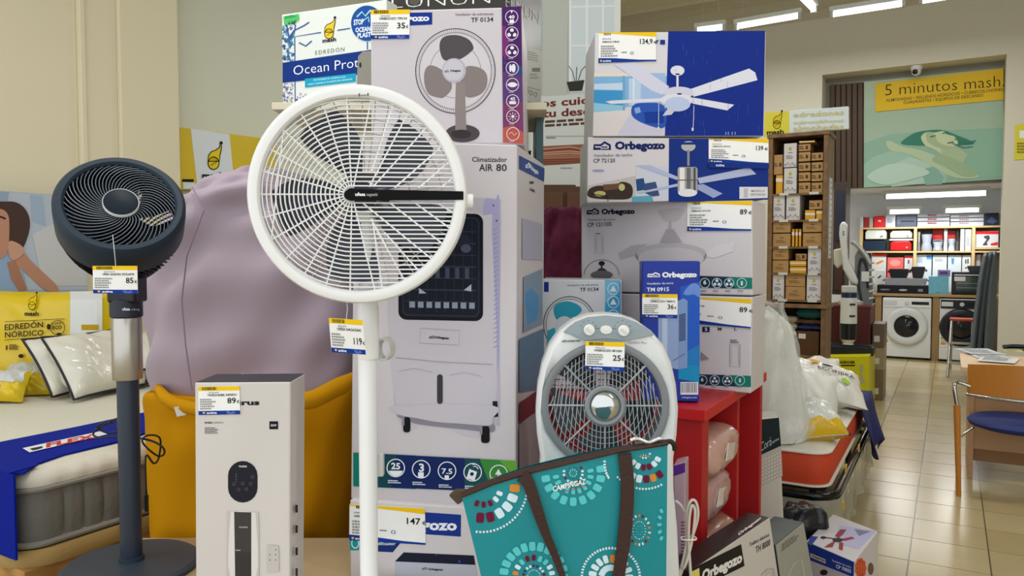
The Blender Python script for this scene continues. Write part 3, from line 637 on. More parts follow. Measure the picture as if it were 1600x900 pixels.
MB().tube(spline(cd), .0028, 6).build('power_cord', mat('#101018', rough=.4), cf, smooth=60)
cd = [P(*p) for p in ((190, 668, 2.07), (165, 660, 2.1), (152, 668, 2.12), (170, 676, 2.1), (195, 672, 2.06))]; MB().tube(spline(cd), .0028, 6).build('power_cord', mat('#101018', rough=.4), cf, smooth=60)
MB().box(P(229, 786, 2.04), .008, .008, .045).build('plug', dark, cf)
# hanging tag
fn = V((.25, -1, .05)).normalized(); fe = V((1, .25, 0)).normalized(); tf = Face(P(180, 436, Yc-.22), fe, Z, fn)
t = thing('price_tag', 'white price card reading 85 hanging from the navy fan', 'price tag', P(180, 458, Yc-.22), 'price cards hanging from fans')
price(tf, t, ((145.5, 415.5), (215, 415.5), (215.5, 459), (146, 458.5)), '85', 'UFESA AALBORG OSCILANTE', amt=(.74, .60, .97), thing_=1)
MB().tube([P(176, 367, Yc-.16), P(179, 395, Yc-.22), P(181, 418, Yc-.223)], .0008, 5).build('string', mat('#cfcfcf'), t)
# ---- white pedestal fan
YF = 1.6; S = YF/F; fo = P(560, 305, YF); fX, fY = fo.x, fo.y
wh = mat('#f1f1f0', rough=.35); wf = thing('pedestal_fan', 'large white pedestal fan with round grille and black centre bar', 'fan', (P(574, 880, YF+.07).x, YF+.07, DZ))
fa = V((-fo.x*.35, -fo.y, (CAMH-fo.z)*.5)).normalized(); e1 = Z.cross(fa).normalized(); e2 = fa.cross(e1)
lp = lambda x, y, h=0.: fo+e1*(x*S)-e2*(y*S)+fa*h          # x right, y down, photo-pixel sized units
def flathe(prof, n=96, cx=0, cy=0): return MB().lathe([(r*S, h) for r, h in prof], lp(cx, cy), fa, n, caps=False)
flathe([(149, -.015), (149, .010), (152, .016), (160, .018), (166, .014), (169, .004), (170, -.02), (168, -.026), (150, -.026)]).build('front_ring', wh, wf, smooth=40)
flathe([(168, -.028), (168, -.045), (163, -.052), (163, -.028)]).build('rear_ring', mat('#d9d8d3', rough=.4), wf, smooth=40)
m = MB(); bx_, by_ = -9, -1; ri = 150
def clipx(y, r=ri): return math.sqrt(max(0, r*r-y*y))
r_ = 13.
while r_ < 150:
    yt, yb = by_-r_, by_+r_; arc = []
    for i in range(25):
        q = math.pi/2+math.pi*i/24; arc.append((bx_+r_*math.cos(q), by_-r_*math.sin(q)))
    pts = [(clipx(yt), yt)] if clipx(yt) > bx_ else []
    pts += arc; 
    if clipx(yb) > bx_: pts += [(clipx(yb), yb)]
    pts = [p for p in pts if math.hypot(*p) < ri+1.5]
    if len(pts) > 2: m.tube([lp(x, y, .004+.006*(1-(math.hypot(x, y)/ri)**2)) for x, y in pts], .0017, 6, caps=False)
    r_ += 6.9
m.build('grille_wires', wh, wf, smooth=60)
m = MB(); wire = lambda x0, y0, x1, y1: m.tube([lp(lerp(x0, x1, t), lerp(y0, y1, t), .002+.006*(1-min(1, math.hypot(lerp(x0, x1, t), lerp(y0, y1, t))/ri)**2)) for t in (0, .33, .66, 1)], .0018, 6, caps=False)
for k in range(15):
    q = math.radians(78+14.6*k); dx, dy = math.cos(q), -math.sin(q); L = -(bx_*dx+by_*dy)+math.sqrt((bx_*dx+by_*dy)**2-(bx_*bx_+by_*by_-ri*ri)); s_ = 10 if k % 2 == 0 else 10
    wire(bx_+dx*s_, by_+dy*s_, bx_+dx*L, by_+dy*L)
cc = lambda x, y: (370+x/2.4325-560, 120+y/2.4325-305)
for (x0, y0, x1, y1) in ((515, 360, 600, 100), (505, 420, 655, 135), (520, 418, 730, 185), (600, 422, 800, 245), (690, 422, 825, 305), (770, 422, 836, 370), (515, 540, 550, 815), (510, 540, 632, 772), (480, 480, 735, 690), (580, 478, 790, 642), (675, 478, 815, 580), (760, 478, 835, 525), (560, 590, 690, 740)): wire(*cc(x0, y0), *cc(x1, y1))
m.build('grille_ribs', wh, wf, smooth=60)
m = MB(); k = 14; pts = [(-9+11*math.cos(math.radians(90+180*i/k)), -11*math.sin(math.radians(90+180*i/k))) for i in range(k+1)]+[(163, 8.5), (163, -8)]
pts = [(x, y*.8) for x, y in pts]; m.prism([lp(x, y, .012) for x, y in pts][::-1], fa, .008); m.build('centre_bar', mat('#060608', rough=.5, spec=.15), wf, bevel=.001)
a = Art(Face(lp(0, 0, .0205), e1, e2, fa)); a.text('ufesa', 555, 306, 571, 306, 5, '#f0f0f0', .04); a.text('nagazaki', 573, 306, 590, 306, 4.5, '#b0b0b0'); a.build('brand_print', wf)
a = Art(Face(lp(0, 0, .0195), e1, e2, fa), base=.001); a.rect(560.5, 146, 562.5, 151, '#55504a'); a.line([(564, 149), (573, 148.5)], 1, '#55504a'); a.rect(574, 145.5, 576, 150, '#55504a'); a.build('icon_print', wf)
for k in range(5):
    q0 = 2*math.pi*k/5+.55; m = MB()
    def bld(u, v, q0=q0):
        r = lerp(18, 138, v); q = q0+(u-.5)*(.42+.42*math.sin(math.pi*min(1, v*.8+.1)))+.30*v; return lp(r*math.cos(q), -r*math.sin(q), -.045-.035*u+.01*v)
    m.grid(bld, 8, 8); m.build('blade', mat('#3d4254', rough=.3), wf, smooth=80)
flathe([(0, -.028), (18, -.030), (24, -.036), (24, -.07)], 40).build('blade_hub', mat('#33384a', rough=.35), wf, smooth=40)
m = MB()
for k in range(44):
    q = 2*math.pi*k/44; m.tube([lp(r*math.cos(q), r*math.sin(q), h) for r, h in ((162, -.045), (150, -.085), (110, -.105), (40, -.11))], .0012, 5, caps=False)
for r, h in ((150, -.085), (128, -.098), (105, -.106), (75, -.108)):
    m.tube([lp(r*math.cos(2*math.pi*i/48), r*math.sin(2*math.pi*i/48), h) for i in range(48)], .0014, 5, True)
m.build('rear_cage', mat('#d5d4cf', rough=.4), wf, smooth=60)
flathe([(42, -.10), (45, -.12), (42, -.19), (28, -.21), (0, -.212)], 40).build('motor_housing', wh, wf, smooth=40)
m = MB(); m.lathe([(.014, 0), (.016, .002), (.016, .018), (.014, .020)], lp(164, 8, -.02), e1, 24); m.build('side_knob', wh, wf, smooth=40)
px0 = wf.location.x; py0 = YF+.09; wz = lambda y: P(575, y, py0).z
MB().lathe([(.020, DZ+.02), (.0205, wz(700)), (.021, wz(560)), (.019, wz(540)), (.0185, wz(300))], (px0, py0, 0), Z, 32).build('pole', wh, wf, smooth=40)
MB().lathe([(.023, wz(560)), (.024, wz(556)), (.024, wz(480)), (.021, wz(470))], (px0+.002, py0, 0), Z, 32).build('pole_collar', wh, wf, smooth=40)
m = MB(); m.box((px0, py0+.03, fo.z-.01), .05, .12, .09); m.build('neck', wh, wf, bevel=.012)
MB().lathe([(.19, DZ), (.19, DZ+.012), (.17, DZ+.022), (.03, DZ+.035)], (px0, py0, 0), Z, 56).build('base_disc', wh, wf, smooth=40)
cc_ = P(600, 545, py0+.03); m = MB()
for k in range(4): m.tube([cc_+V((.016*math.cos(q)+.002*k, .01*k-.015, .024*math.sin(q))) for q in [2*math.pi*i/16 for i in range(16)]], .003, 6, True)
m.build('cord_bundle', mat('#cfcdc8', rough=.4), wf, smooth=60)
MB().box(P(594, 725, py0+.02), .018, .02, .055).build('cord_hook', mat('#c9c8c4', rough=.4), wf, bevel=.004)
fn = V((.3, -1, .0)).normalized(); fe = V((1, .3, 0)).normalized(); tf = Face(P(543, 525, YF), fe, Z, fn)
t = thing('price_tag', 'white price card reading 119 tied to the white fan pole', 'price tag', P(545, 552, YF), 'price cards hanging from fans')
price(tf, t, ((513.5, 496.5), (566, 500), (571.5, 554), (518, 550)), '119', 'UFESA NAGAZAKI', amt=(.68, .70, .98), thing_=1)
MB().tube([P(541, 466, YF+.01), P(543, 482, YF), P(541, 500, YF-.002)], .0008, 5).build('string', mat('#cfcfcf'), t)
# ================================================================== CARTONS AT THE FRONT
def ypix(x, z, d, yaw, xc, yc):      # row where the front plane through pixel (xc, yc) at d meets height z in column x
    n = facing(yaw)[1]; o = P(xc, yc, d); lo, hi = -600., 1800.
    for _ in range(40):
        mid = (lo+hi)/2
        if PL(x, mid, o, n).z > z: lo = mid
        else: hi = mid
    return (lo+hi)/2
LOGO = 'Orbegozo'
navyb = '#17348a'
# ---- tower fan carton
yb = ypix(380, DZ, 1.72, 0, 380, 800)
k = carton('tower_fan_box', 'tall white carton with dark lid and 89 price card before the mustard bean bag', [(304, 597), (454, 596), (452, yb), (306, yb)], 1.72, 0, .2, '#d3cdc8', topcol='#34353d', side_x=479, group=None)
a = Art(k.face).crop(290, 560, 2.648)
a.text('Taurus', 140, 193, 306, 192, 20, '#222226', .045)
a.text('BABEL', 80, 269, 113, 269, 7, '#333333', .03); a.text('INFINITO', 116, 269, 157, 269, 7, '#888888'); a.greek(80, 284, 144, 312, 4, '#777777'); a.rect(347, 260, 383, 293, '#1a1a20'); a.text('50W', 353, 281, 377, 281, 9, '#eeeeee')
def pill(a, x0, y0, x1, y1, col, n=10):
    r = (x1-x0)/2; pts = [(x0+r-r*math.cos(math.pi*i/n), y0+r-r*math.sin(math.pi*i/n)) for i in range(n+1)]+[(x0+r+r*math.cos(math.pi*i/n), y1-r+r*math.sin(math.pi*i/n)) for i in range(n+1)]
    a.poly(pts, col)
pill(a, 176, 424, 298, 596, '#24252d'); a.text('TAURUS', 220, 450, 254, 450, 7, '#e0e0e0', .03)
for x, y in ((210, 478), (210, 488), (210, 498), (210, 508)): a.ell(x, y, 2, 2, '#8a8a90', 6)
for x, y in ((200, 520), (237, 518), (270, 518), (220, 542), (252, 540), (278, 490)): a.ring(x, y, 6, 6, 1.6, '#6a6a74', 8)
a.poly([(174, 632), (302, 636), (305, 700), (305, 905), (172, 905)], '#c4bfba'); a.poly([(186, 660), (205, 634), (275, 636), (292, 662), (292, 905), (186, 905)], '#dedad6'); a.poly([(202, 634), (273, 636), (273, 905), (206, 905)], '#44413f')
for i in range(8): a.line([(210+i*8.5, 800), (210+i*8.5, 905)], 1.6, '#1e1d1e')
a.text('TAURUS', 222, 700, 258, 700, 6, '#cfcfcf'); a.line([(208, 792), (228, 792)], 2, '#e6e6e6')
a.poly([(340, 770), (386, 774), (388, 880), (340, 882)], '#c5bfba')
for x, y in ((375, 790), (350, 810), (374, 810), (350, 832), (374, 832)): a.ell(x, y, 4, 3, '#8c8682', 8)
a.build('front_print', k.root)
a = Art(k.side).crop(290, 560, 2.648)
for y in (622, 706, 798, 884): a.rect(453, y-16, 463, y+16, '#1d1d22')
a.build('side_print', k.root)
a = Art(k.top).crop(290, 560, 2.648); a.text('TAURUS', 225, 66, 340, 64, 4, '#9a9aa2', .03); a.build('lid_print', k.root)
price(k.face, k.root, ((54, 116), (224, 114), (228, 230), (56, 233)), '89', 'TAURUS BABEL INFINITO', (290, 560, 2.648), amt=(.70, .58, .97), title='VENTILADOR')
# ---- shelf unit behind the big cartons
bz = P(800, 165, 2.35).z
su = thing('shelf_unit', 'pale shelf unit behind the air cooler carton carrying the duvet cartons', 'shelf', (-.1, 2.5, 0))
xL, xR = P(434, 172, 2.35).x, P(853, 172, 2.35).x
MB().slab((xL, 2.29, bz-.024), (xR-xL, 0, 0), (0, .42, 0), (0, 0, .022)).build('top_board', mat('#d6cfb4', rough=.5), su, bevel=.002)
for x in (P(690, 300, 2.4).x, xR-.03): MB().slab((x, 2.42, 0), (.025, 0, 0), (0, .28, 0), (0, 0, bz-.024)).build('side_panel', mat('#3f5a5e', rough=.5), su, bevel=.002)
for z in (1.62, 1.30): MB().slab((P(690, 300, 2.4).x+.025, 2.43, z), (xR-.03-P(690, 300, 2.4).x-.025, 0, 0), (0, .26, 0), (0, 0, .02)).build('shelf_board', mat('#cfc8ae', rough=.5), su)
pb_ = V((xR-.12, 2.52, 1.64)); o, _, _ = pillow('folded_cloth', 'pink folded cloth on the shelf behind the air cooler carton', pb_+Z*.075, (1, 0, 0), (0, .3, 1), .16, .14, .12, mat('#a86a86', rough=.8), None, cat='cloth', seed=4, wr=.006)
# ---- duvet carton "Ocean Protect"
zt_ = bz+.002
k = carton('duvet_box', 'white and blue duvet carton with ocean print standing on the shelf', [(440, 22.7), (604, -1), (604, 152), (442, 169)], 2.42, 24, .16, '#dfe4de', bevel=.003)
a = Art(k.face).crop(430, 0, 3.75)
for i in range(90):
    x = random.uniform(46, 104); y = random.uniform(95, 360); a.ell(x, y, random.uniform(4, 10), random.uniform(6, 15), random.choice(['#4aa6b4', '#2f5f9e', '#7d8cc4', '#c6dce2', '#2b7f92']), 7, i == 0, random.uniform(0, 3))
for i in range(70):
    x = random.uniform(50, 104) if i < 55 else random.uniform(120, 190); y = random.uniform(485, 625) if i < 55 else random.uniform(550, 610); a.ell(x, y, random.uniform(4, 9), random.uniform(4, 9), random.choice(['#8a86b8', '#b6a6c0', '#5e6ea8', '#d8cfd8', '#b8c6ba']), 7, i == 0)
for p in ([(60, 250), (110, 180), (170, 150), (200, 130)], [(90, 260), (70, 160), (52, 110)], [(110, 200), (120, 150), (90, 120)], [(140, 250), (180, 270), (215, 240)]): a.line(p, 8, '#3c5a9a')
a.line([(270, 190), (115, 215), (118, 612), (330, 588)], 6, '#1d4f96'); a.line([(365, 178), (440, 166)], 6, '#1d4f96'); a.line([(541, 245), (541, 290)], 6, '#1d4f96')
mash_mark(a, 316, 185, 88, '#26241a', '#e3c62c', False); a.text('mash', 278, 250, 358, 240, 22, '#1c1c1c', .035)
a.text('EDREDÓN', 236, 322, 406, 300, 24, '#4a4a48', -.01, 1.25)
a.poly([(45, 368), (575, 290), (575, 428), (45, 486)], '#12337f'); a.text('Ocean Protect', 108, 442, 592, 380, 56, '#eef2f6', -.008)
a.poly([(176, 462), (474, 430), (474, 480), (176, 514)], '#1d9dc0'); a.text('PROTEGEMOS EL OCÉANO QUE', 226, 474, 412, 455, 9, '#bfe6f0'); a.text('PARA CUIDAR EL PLANETA DEL MAÑANA', 194, 500, 454, 468, 9, '#bfe6f0')
a.ell(540, 137, 94, 104, '#1c4f9c'); a.text('STOP', 462, 148, 520, 142, 30, '#eef3f6', .03); a.text('OCEAN', 472, 190, 560, 182, 26, '#eef3f6', .03); a.text('PLASTIC', 484, 222, 590, 212, 26, '#eef3f6', .03); a.line([(480, 100), (510, 70), (530, 95), (560, 60)], 9, '#9fd3dc'); a.line([(520, 120), (548, 100), (552, 130)], 7, '#9fd3dc')
a.poly([(488, 330), (515, 302), (575, 298), (575, 520), (478, 520)], '#8b8a80'); a.ell(501, 382, 7, 17, '#2e2c28', 12)
a.poly([(50, 98), (140, 82), (142, 120), (56, 150)], '#4fc06a'); a.text('62€', 78, 146, 126, 136, 17, '#1d5a30', .02); a.greek(60, 96, 136, 112, 2, '#2d7a44', -.17); a.build('front_print', k.root)
# ---- dark bedding carton
k = carton('bedding_box', 'dark charcoal bedding carton with white serif lettering behind the table fan carton', [(600, -75), (800, -88), (797, 160), (601, 163)], 2.36, 12, .2, '#4a4a46', side_x=846, bevel=.003)
a = Art(k.face).crop(590, 0, 5)
a.poly([(54, -200), (1030, -200), (1030, 70), (54, 72)], '#3b3934'); a.poly([(240, -100), (420, -100), (300, 45), (250, 30)], '#55514a'); a.text('LÜNUN', 110, 66, 880, 26, 92, '#dfe3e0', -.02); a.build('front_print', k.root)
a = Art(k.side).crop(590, 0, 5)
a.poly([(1030, 310), (1285, 400), (1275, 810), (1030, 770)], '#b9bcb4'); a.text('ELNUN', 1000, 50, 1262, 190, 92, '#dfe3e0', -.02); a.greek(1170, 395, 1270, 470, 4, '#7d817c', .2); a.rect(1205, 530, 1268, 560, '#4a4a46'); a.greek(1190, 570, 1268, 620, 2, '#8a8a84')
for x, y in ((1165, 710), (1197, 725), (1232, 738)): a.ring(x, y, 11, 20, 4, '#3a3a38', 8)
a.line([(1165, 680), (1275, 706)], 3, '#3a3a38'); a.build('side_print', k.root)
# ---- big air cooler carton and dehumidifier carton under it
Q = [(553, 219), (808, 226), (806, 796), (548, 780)]
cz = P(680, 788, 1.9)
k = carton('air_cooler_box', 'large white air cooler carton pictured with wheels behind the white fan', Q, 1.9, 11.6, .3, '#cfc8cc', side_x=850)
ac = k
a = Art(k.face).crop(540, 220, 3)
a.text('Climatizador', 593, 98, 757, 99, 22, '#3c3a40'); a.text('AIR', 626, 141, 690, 142, 32, '#2a282e', .01); a.text('80', 706, 141, 756, 142, 32, '#2a282e', .01)
a.poly([(220, 290), (260, 262), (690, 270), (722, 295), (728, 340), (722, 900), (722, 1290), (690, 1335), (400, 1310), (240, 1285), (230, 900)], '#b9b3bf')
a.poly([(650, 280), (700, 278), (722, 300), (722, 900), (712, 1080), (690, 1050), (690, 500), (650, 400)], '#a5a1c6')
a.poly([(225, 345), (650, 350), (685, 420), (690, 1330), (400, 1318), (242, 1290)], '#c6c0c8')
for i in range(26): a.line([(694, 420+i*22), (712, 408+i*22)], 4, '#8f8bb0', lift=(i == 0))
for x, y in ((693, 303), (708, 375)): a.ell(x, y, 4, 5, '#3a3850', 6)
def rr(x0, y0, x1, y1, r, n=5):
    o = []
    for cx, cy, s in ((x1-r, y0+r, -90), (x1-r, y1-r, 0), (x0+r, y1-r, 90), (x0+r, y0+r, 180)):
        for i in range(n+1):
            q = math.radians(s+90*i/n); o.append((cx+r*math.cos(q), cy+r*math.sin(q)))
    return o
def skew(pts, x0, sl): return [(x, y+(x-x0)*sl) for x, y in pts]
a.poly(skew(rr(248, 335, 645, 838, 38), 248, .02), '#15161f'); a.poly(skew(rr(266, 352, 628, 820, 28), 248, .02), '#2b3040'); a.poly(skew(rr(272, 358, 622, 812, 24), 248, .02), '#1a1d29')
for i in range(7): a.line(skew([(285, 420+i*55), (612, 420+i*55)], 248, .02), 7 if i % 2 else 4, '#343a4b', lift=(i == 0))
for i in range(8): a.line(skew([(300+i*42, 370), (300+i*42, 800)], 248, .02), 3, '#2b3141', lift=(i == 0))
for i in range(8): a.poly(skew([(300+i*40, 752), (326+i*40, 752), (326+i*40, 780), (300+i*40, 780)], 248, .02), '#8d95a8', lift=(i == 0))
for i in range(6): a.poly(skew([(330+i*46, 590), (350+i*46, 590), (350+i*46, 640), (330+i*46, 640)], 248, .02), '#434b60', lift=(i == 0))
a.poly(skew([(345, 690), (380, 715), (345, 716)], 248, .0), '#a9b0c0'); a.poly(skew([(555, 700), (590, 672), (590, 706)], 248, .0), '#a9b0c0'); a.ell(555, 470, 30, 34, '#242937'); a.ell(565, 505, 24, 20, '#4a5064')
a.crop(540, 480, 3)
a.line([(352, 98), (535, 110), (532, 178), (348, 168)], 2.5, '#a09aa4', True); logo_house(a, 394, 146, 22, 12, '#2a2838'); a.text(LOGO, 420, 145, 486, 150, 10, '#2a2838', .055)
a.line([(235, 236), (440, 256), (690, 268)], 4, '#a39da8'); a.line([(250, 300), (320, 286), (410, 305)], 3, '#b1abb6'); a.line([(490, 318), (560, 304), (640, 325)], 3, '#b1abb6')
pill(a, 430, 314, 456, 453, '#3e3c40'); 
a.poly([(240, 505), (350, 520), (440, 540), (560, 548), (650, 556), (690, 545), (690, 585), (560, 572), (330, 545)], '#8a8490')
a.poly([(690, 440), (712, 440), (716, 512), (690, 516)], '#1c1d22'); a.poly([(241, 460), (244, 500), (340, 520), (420, 536), (480, 540), (600, 550), (680, 552), (690, 520), (690, 460)], '#c6c0c8')
for x0, y0, x1, y1 in ((271, 514, 305, 586), (636, 556, 676, 636)): a.poly(rr(x0, y0, x1, y1, 14), '#15161a'); a.rect(x0-6, y0-4, x0+6, y0+40, '#8f8b94')
a.poly([(38, 680), (330, 694), (330, 851), (38, 838)], '#0b5a5c'); a.poly([(38, 680), (130, 684), (100, 760), (120, 841), (38, 838)], '#0d7d6c'); a.poly([(190, 688), (640, 710), (640, 862), (190, 843)], '#14275f'); a.poly([(160, 686), (240, 690), (215, 845), (160, 843)], '#14434f'); a.poly([(560, 707), (802, 719), (803, 870), (560, 858)], '#1d4d55'); a.poly([(630, 710), (802, 719), (803, 870), (690, 865)], '#3c8a3a'); a.poly([(720, 715), (802, 719), (803, 800)], '#66a83c')
wt = '#e9edf0'
for x, y in ((237, 752), (356, 758), (477, 765), (597, 772), (719, 780)): a.ring(x, y, 41, 41, 4.5, wt)
a.text('25', 216, 756, 258, 758, 28, wt, .03); a.ell(237, 756, 34, 34, wt, 14, True, 0, 15, 165); a.text('3', 346, 768, 370, 769, 36, wt, .03); a.rect(342, 772, 368, 796, wt); a.text('7.5', 452, 778, 502, 780, 24, wt, .02); a.rect(466, 786, 486, 804, wt)
a.poly([(582, 756), (618, 770), (606, 812), (568, 800)], wt); a.ell(594, 780, 9, 9, '#14275f', 10); a.ring(606, 762, 18, 18, 4, wt, 8, True, 250, 345); a.ring(606, 762, 28, 28, 4, wt, 8, True, 250, 345)
a.poly([(718, 756), (734, 784), (702, 782)], wt); a.rect(714, 784, 722, 796, wt); 
for i in range(7): a.rect(690+i*9, 795, 695+i*9, 808, wt, i == 0)
for x, y in ((237, 806), (352, 814), (475, 826), (597, 832)): a.greek(x-36, y, x+34, y+18, 2, '#c9d3dc', .03)
a.build('front_print', k.root)
a = Art(k.side).crop(540, 220, 3)
a.poly([(812, 68), (932, 130), (930, 192), (812, 132)], '#21458f'); logo_house(a, 846, 128, 18, 24, '#dfe6ee'); a.text(LOGO, 866, 134, 902, 158, 20, '#dfe6ee', .055); a.greek(862, 186, 890, 206, 1, '#4a4a52'); a.text('AIR', 862, 232, 888, 245, 14, '#3a3a42')
a.poly([(826, 362), (922, 392), (922, 560), (826, 555)], '#a9a9bd'); a.poly([(832, 640), (922, 600), (922, 860), (832, 900)], '#7f95ad'); a.poly([(838, 720), (870, 690), (905, 730), (895, 840), (850, 860)], '#4f8fc4'); a.poly([(812, 930), (928, 880), (928, 1160), (812, 1180)], '#5b7a98'); a.poly([(812, 1230), (928, 1150), (925, 1240), (812, 1330)], '#6a3440'); a.poly([(812, 1340), (925, 1250), (920, 1560), (812, 1600)], '#a7a3aa')
for i in range(9): a.line([(818, 1240+i*10), (918, 1170+i*10)], 3, '#8f4a54', lift=(i == 0))
a.build('side_print', k.root)
yb = ypix(680, DZ, 1.88, 11.6, 680, 860)
k = carton('dehumidifier_box', 'white dehumidifier carton with 147 price card under the air cooler carton', [(546.5, 781), (806, 797), (806, yb+4), (547, yb-8)], 1.88, 11.6, .3, '#d2cccd')
a = Art(k.face).crop(540, 680, 4.09)
a.poly([(505, 492), (738, 508), (736, 648), (505, 632)], navyb); a.text('rbegozo', 330, 600, 712, 606, 62, '#eef1f4', .04)
a.poly([(192, 680), (350, 690), (302, 748), (192, 742)], '#1b2f6c'); a.text('Deshumidificador', 90, 700, 320, 702, 20, '#e6eaf0'); a.rect(28, 655, 86, 735, '#149aa0'); a.ring(62, 690, 22, 30, 6, '#e6eaf0')
a.poly([(316, 806), (372, 748), (820, 768), (830, 828)], '#1d1f33'); a.poly([(316, 806), (830, 828), (845, 920), (316, 920)], '#b9bcc9'); a.ell(728, 806, 9, 7, '#3050c0', 10); a.ell(580, 766, 7, 5, '#40406a', 8)
logo_house(a, 492, 858, 28, 14, '#22222e'); a.text(LOGO, 528, 860, 624, 864, 12, '#22222e', .055); a.build('front_print', k.root)
price(k.face, k.root, ((28, 440), (508, 466), (514, 698), (26, 668)), '147', 'ORBEGOZO DH2062', (540, 680, 4.09), wave=True, amt=(.76, .43, 1.0), title='DESHUMIDIFICADOR')
# ---- table fan carton on top
k = carton('table_fan_box', 'white table fan carton with purple icon strip on top of the air cooler carton', [(579, 17), (815, 10.5), (819, 226), (580, 222)], 1.98, 3, .2, '#cdc6cb', side_x=823)
a = Art(k.face).crop(590, 0, 5)
a.poly([(250, 100), (427, 97), (427, 192), (250, 200)], navyb); a.text('rbegozo', 110, 168, 404, 162, 46, '#eef1f4', .04)
a.text('Ventilador de sobremesa', 605, 124, 905, 118, 20, '#77737a'); a.text('TF 0134', 730, 174, 904, 168, 34, '#2c2a30')
gm = '#6a6468'; a.ell(608, 555, 310, 330, '#d2cbd0', 48)
for r, wd in ((1, 7), (.91, 4), (.64, 3)): a.ring(608, 555, 310*r, 330*r, wd, '#4a4548' if r == 1 else gm, 60)
for i in range(120):
    q = 2*math.pi*i/120; a.line([(608+310*r*math.cos(q), 555+330*r*math.sin(q)) for r in (.88, .99)], 2.2, '#5c575b', lift=(i == 0))
a.poly([(520, 470), (488, 400), (488, 330), (520, 288), (590, 274), (660, 284), (720, 316), (748, 365), (740, 395), (670, 450), (610, 470)], '#524d50')
a.poly([(520, 560), (450, 518), (395, 516), (366, 570), (368, 660), (400, 735), (470, 762), (520, 760), (580, 690), (560, 600)], '#877c7a')
a.poly([(690, 525), (760, 520), (830, 550), (858, 610), (845, 690), (790, 745), (700, 760), (640, 690), (660, 600)], '#877c7a')
a.poly([(612, 640), (682, 640), (690, 905), (604, 905)], '#8f8480'); a.crop(430, 0, 3.75); a.ell(1098, 782, 100, 52, '#4f484a', 30); a.poly([(1058, 640), (1112, 640), (1122, 780), (1055, 780)], '#8d8280'); a.ell(1090, 786, 60, 26, '#3a3436'); a.crop(590, 0, 5)
a.ell(598, 552, 93, 97, '#b6b2bc', 32); a.ell(594, 548, 80, 84, '#c8c4cc', 32); logo_house(a, 526, 566, 28, 16, '#3a3844'); a.text(LOGO, 568, 562, 650, 560, 16, '#3a3844', .055)
a.poly([(970, 56), (1122, 50), (1130, 560), (975, 560)], '#4b2263'); a.poly([(972, 200), (1000, 205), (1030, 330), (1000, 480), (975, 420)], '#7a2c72'); a.poly([(975, 560), (1130, 560), (1136, 800), (978, 800)], '#5b3a72'); a.poly([(978, 800), (1136, 800), (1142, 1125), (980, 1115)], '#7a3b66'); a.poly([(980, 1000), (1060, 980), (1142, 1040), (1142, 1125), (980, 1115)], '#b85a4a'); a.poly([(975, 480), (1130, 520), (1132, 600), (1040, 560)], '#37447e')
for i, y in enumerate((134, 262, 400, 535, 664, 792, 912, 1048)):
    x = 1048+i*1.5; a.ring(x, y, 48, 50, 5, '#e9e2ec')
    if i == 0: a.text('40', 1024, 148, 1070, 147, 26, '#f2eef4', .03); a.rect(1032, 156, 1066, 180, '#f2eef4'); a.poly([(1040, 86), (1056, 86), (1048, 108)], '#f2eef4')
    elif i in (1, 2):
        for q in (-90, 30, 150): a.ell(x+24*math.cos(math.radians(q)), y+24*math.sin(math.radians(q)), 15, 15, '#e9e2ec', 12, q == -90)
        a.ell(x, y, 14, 14, '#4b2263', 12)
    elif i == 3: a.ell(x-14, y, 10, 30, '#e9e2ec', 14); a.ell(x+10, y, 16, 34, '#e9e2ec', 14)
    elif i == 4: a.ell(x, y, 34, 20, '#e9e2ec', 14); a.poly([(x-42, y), (x-24, y-14), (x-24, y+14)], '#e9e2ec'); a.poly([(x+42, y), (x+24, y-14), (x+24, y+14)], '#e9e2ec')
    elif i == 5: a.rect(x-26, y, x+26, y+24, '#e9e2ec'); a.text('45', x-20, y-6, x+20, y-6, 24, '#e9e2ec', .03)
    elif i == 6:
        a.ell(x, y, 12, 12, '#e9e2ec', 12)
        for j in range(8): q = j*math.pi/4; a.line([(x+18*math.cos(q), y+18*math.sin(q)), (x+34*math.cos(q), y+34*math.sin(q))], 4, '#e9e2ec', lift=(j == 0))
    else: a.line([(x-30, y), (x-10, y-14), (x+10, y+12), (x+30, y-8)], 6, '#e9c2b2')
    a.greek(x-30, y+54, x+30, y+64, 1, '#c8b6d0')
a.build('front_print', k.root)
price(k.face, k.root, ((560, 60), (790, 58), (787, 229), (563, 232)), '35', 'ORBEGOZO TF0134', (430, 0, 3.75), amt=(.68, .62, .95))
# ---- red counter
CZ = 1.0; cn = G(1103, 641, CZ); CA1 = cn.dot(T); CB0 = cn.dot(U); cfar = G(1200, 581, CZ); CB1 = cfar.dot(U); CA0 = CA1-.52
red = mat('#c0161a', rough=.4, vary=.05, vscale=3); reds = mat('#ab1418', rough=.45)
rc = thing('red_counter', 'red counter with open cubby holes on its right side', 'counter', R((CA0+CA1)/2, (CB0+CB1)/2, 0))
m = MB(); roomslab(m, CA0, CA1, CB0, CB1, CZ-.034, CZ); m.build('worktop', red, rc, bevel=.003)
bmid = CB0+(CB1-CB0)*.52
for bb0, bb1 in ((CB0+.012, CB0+.075), (bmid, bmid+.025), (CB1-.045, CB1-.01)):
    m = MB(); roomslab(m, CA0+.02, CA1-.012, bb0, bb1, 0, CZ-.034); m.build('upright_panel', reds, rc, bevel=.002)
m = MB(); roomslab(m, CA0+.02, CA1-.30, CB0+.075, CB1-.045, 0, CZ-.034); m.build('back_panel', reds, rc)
m = MB(); roomslab(m, CA1-.30, CA1-.012, CB0+.075, CB1-.045, 0, .28); m.build('bottom_shelf', reds, rc)
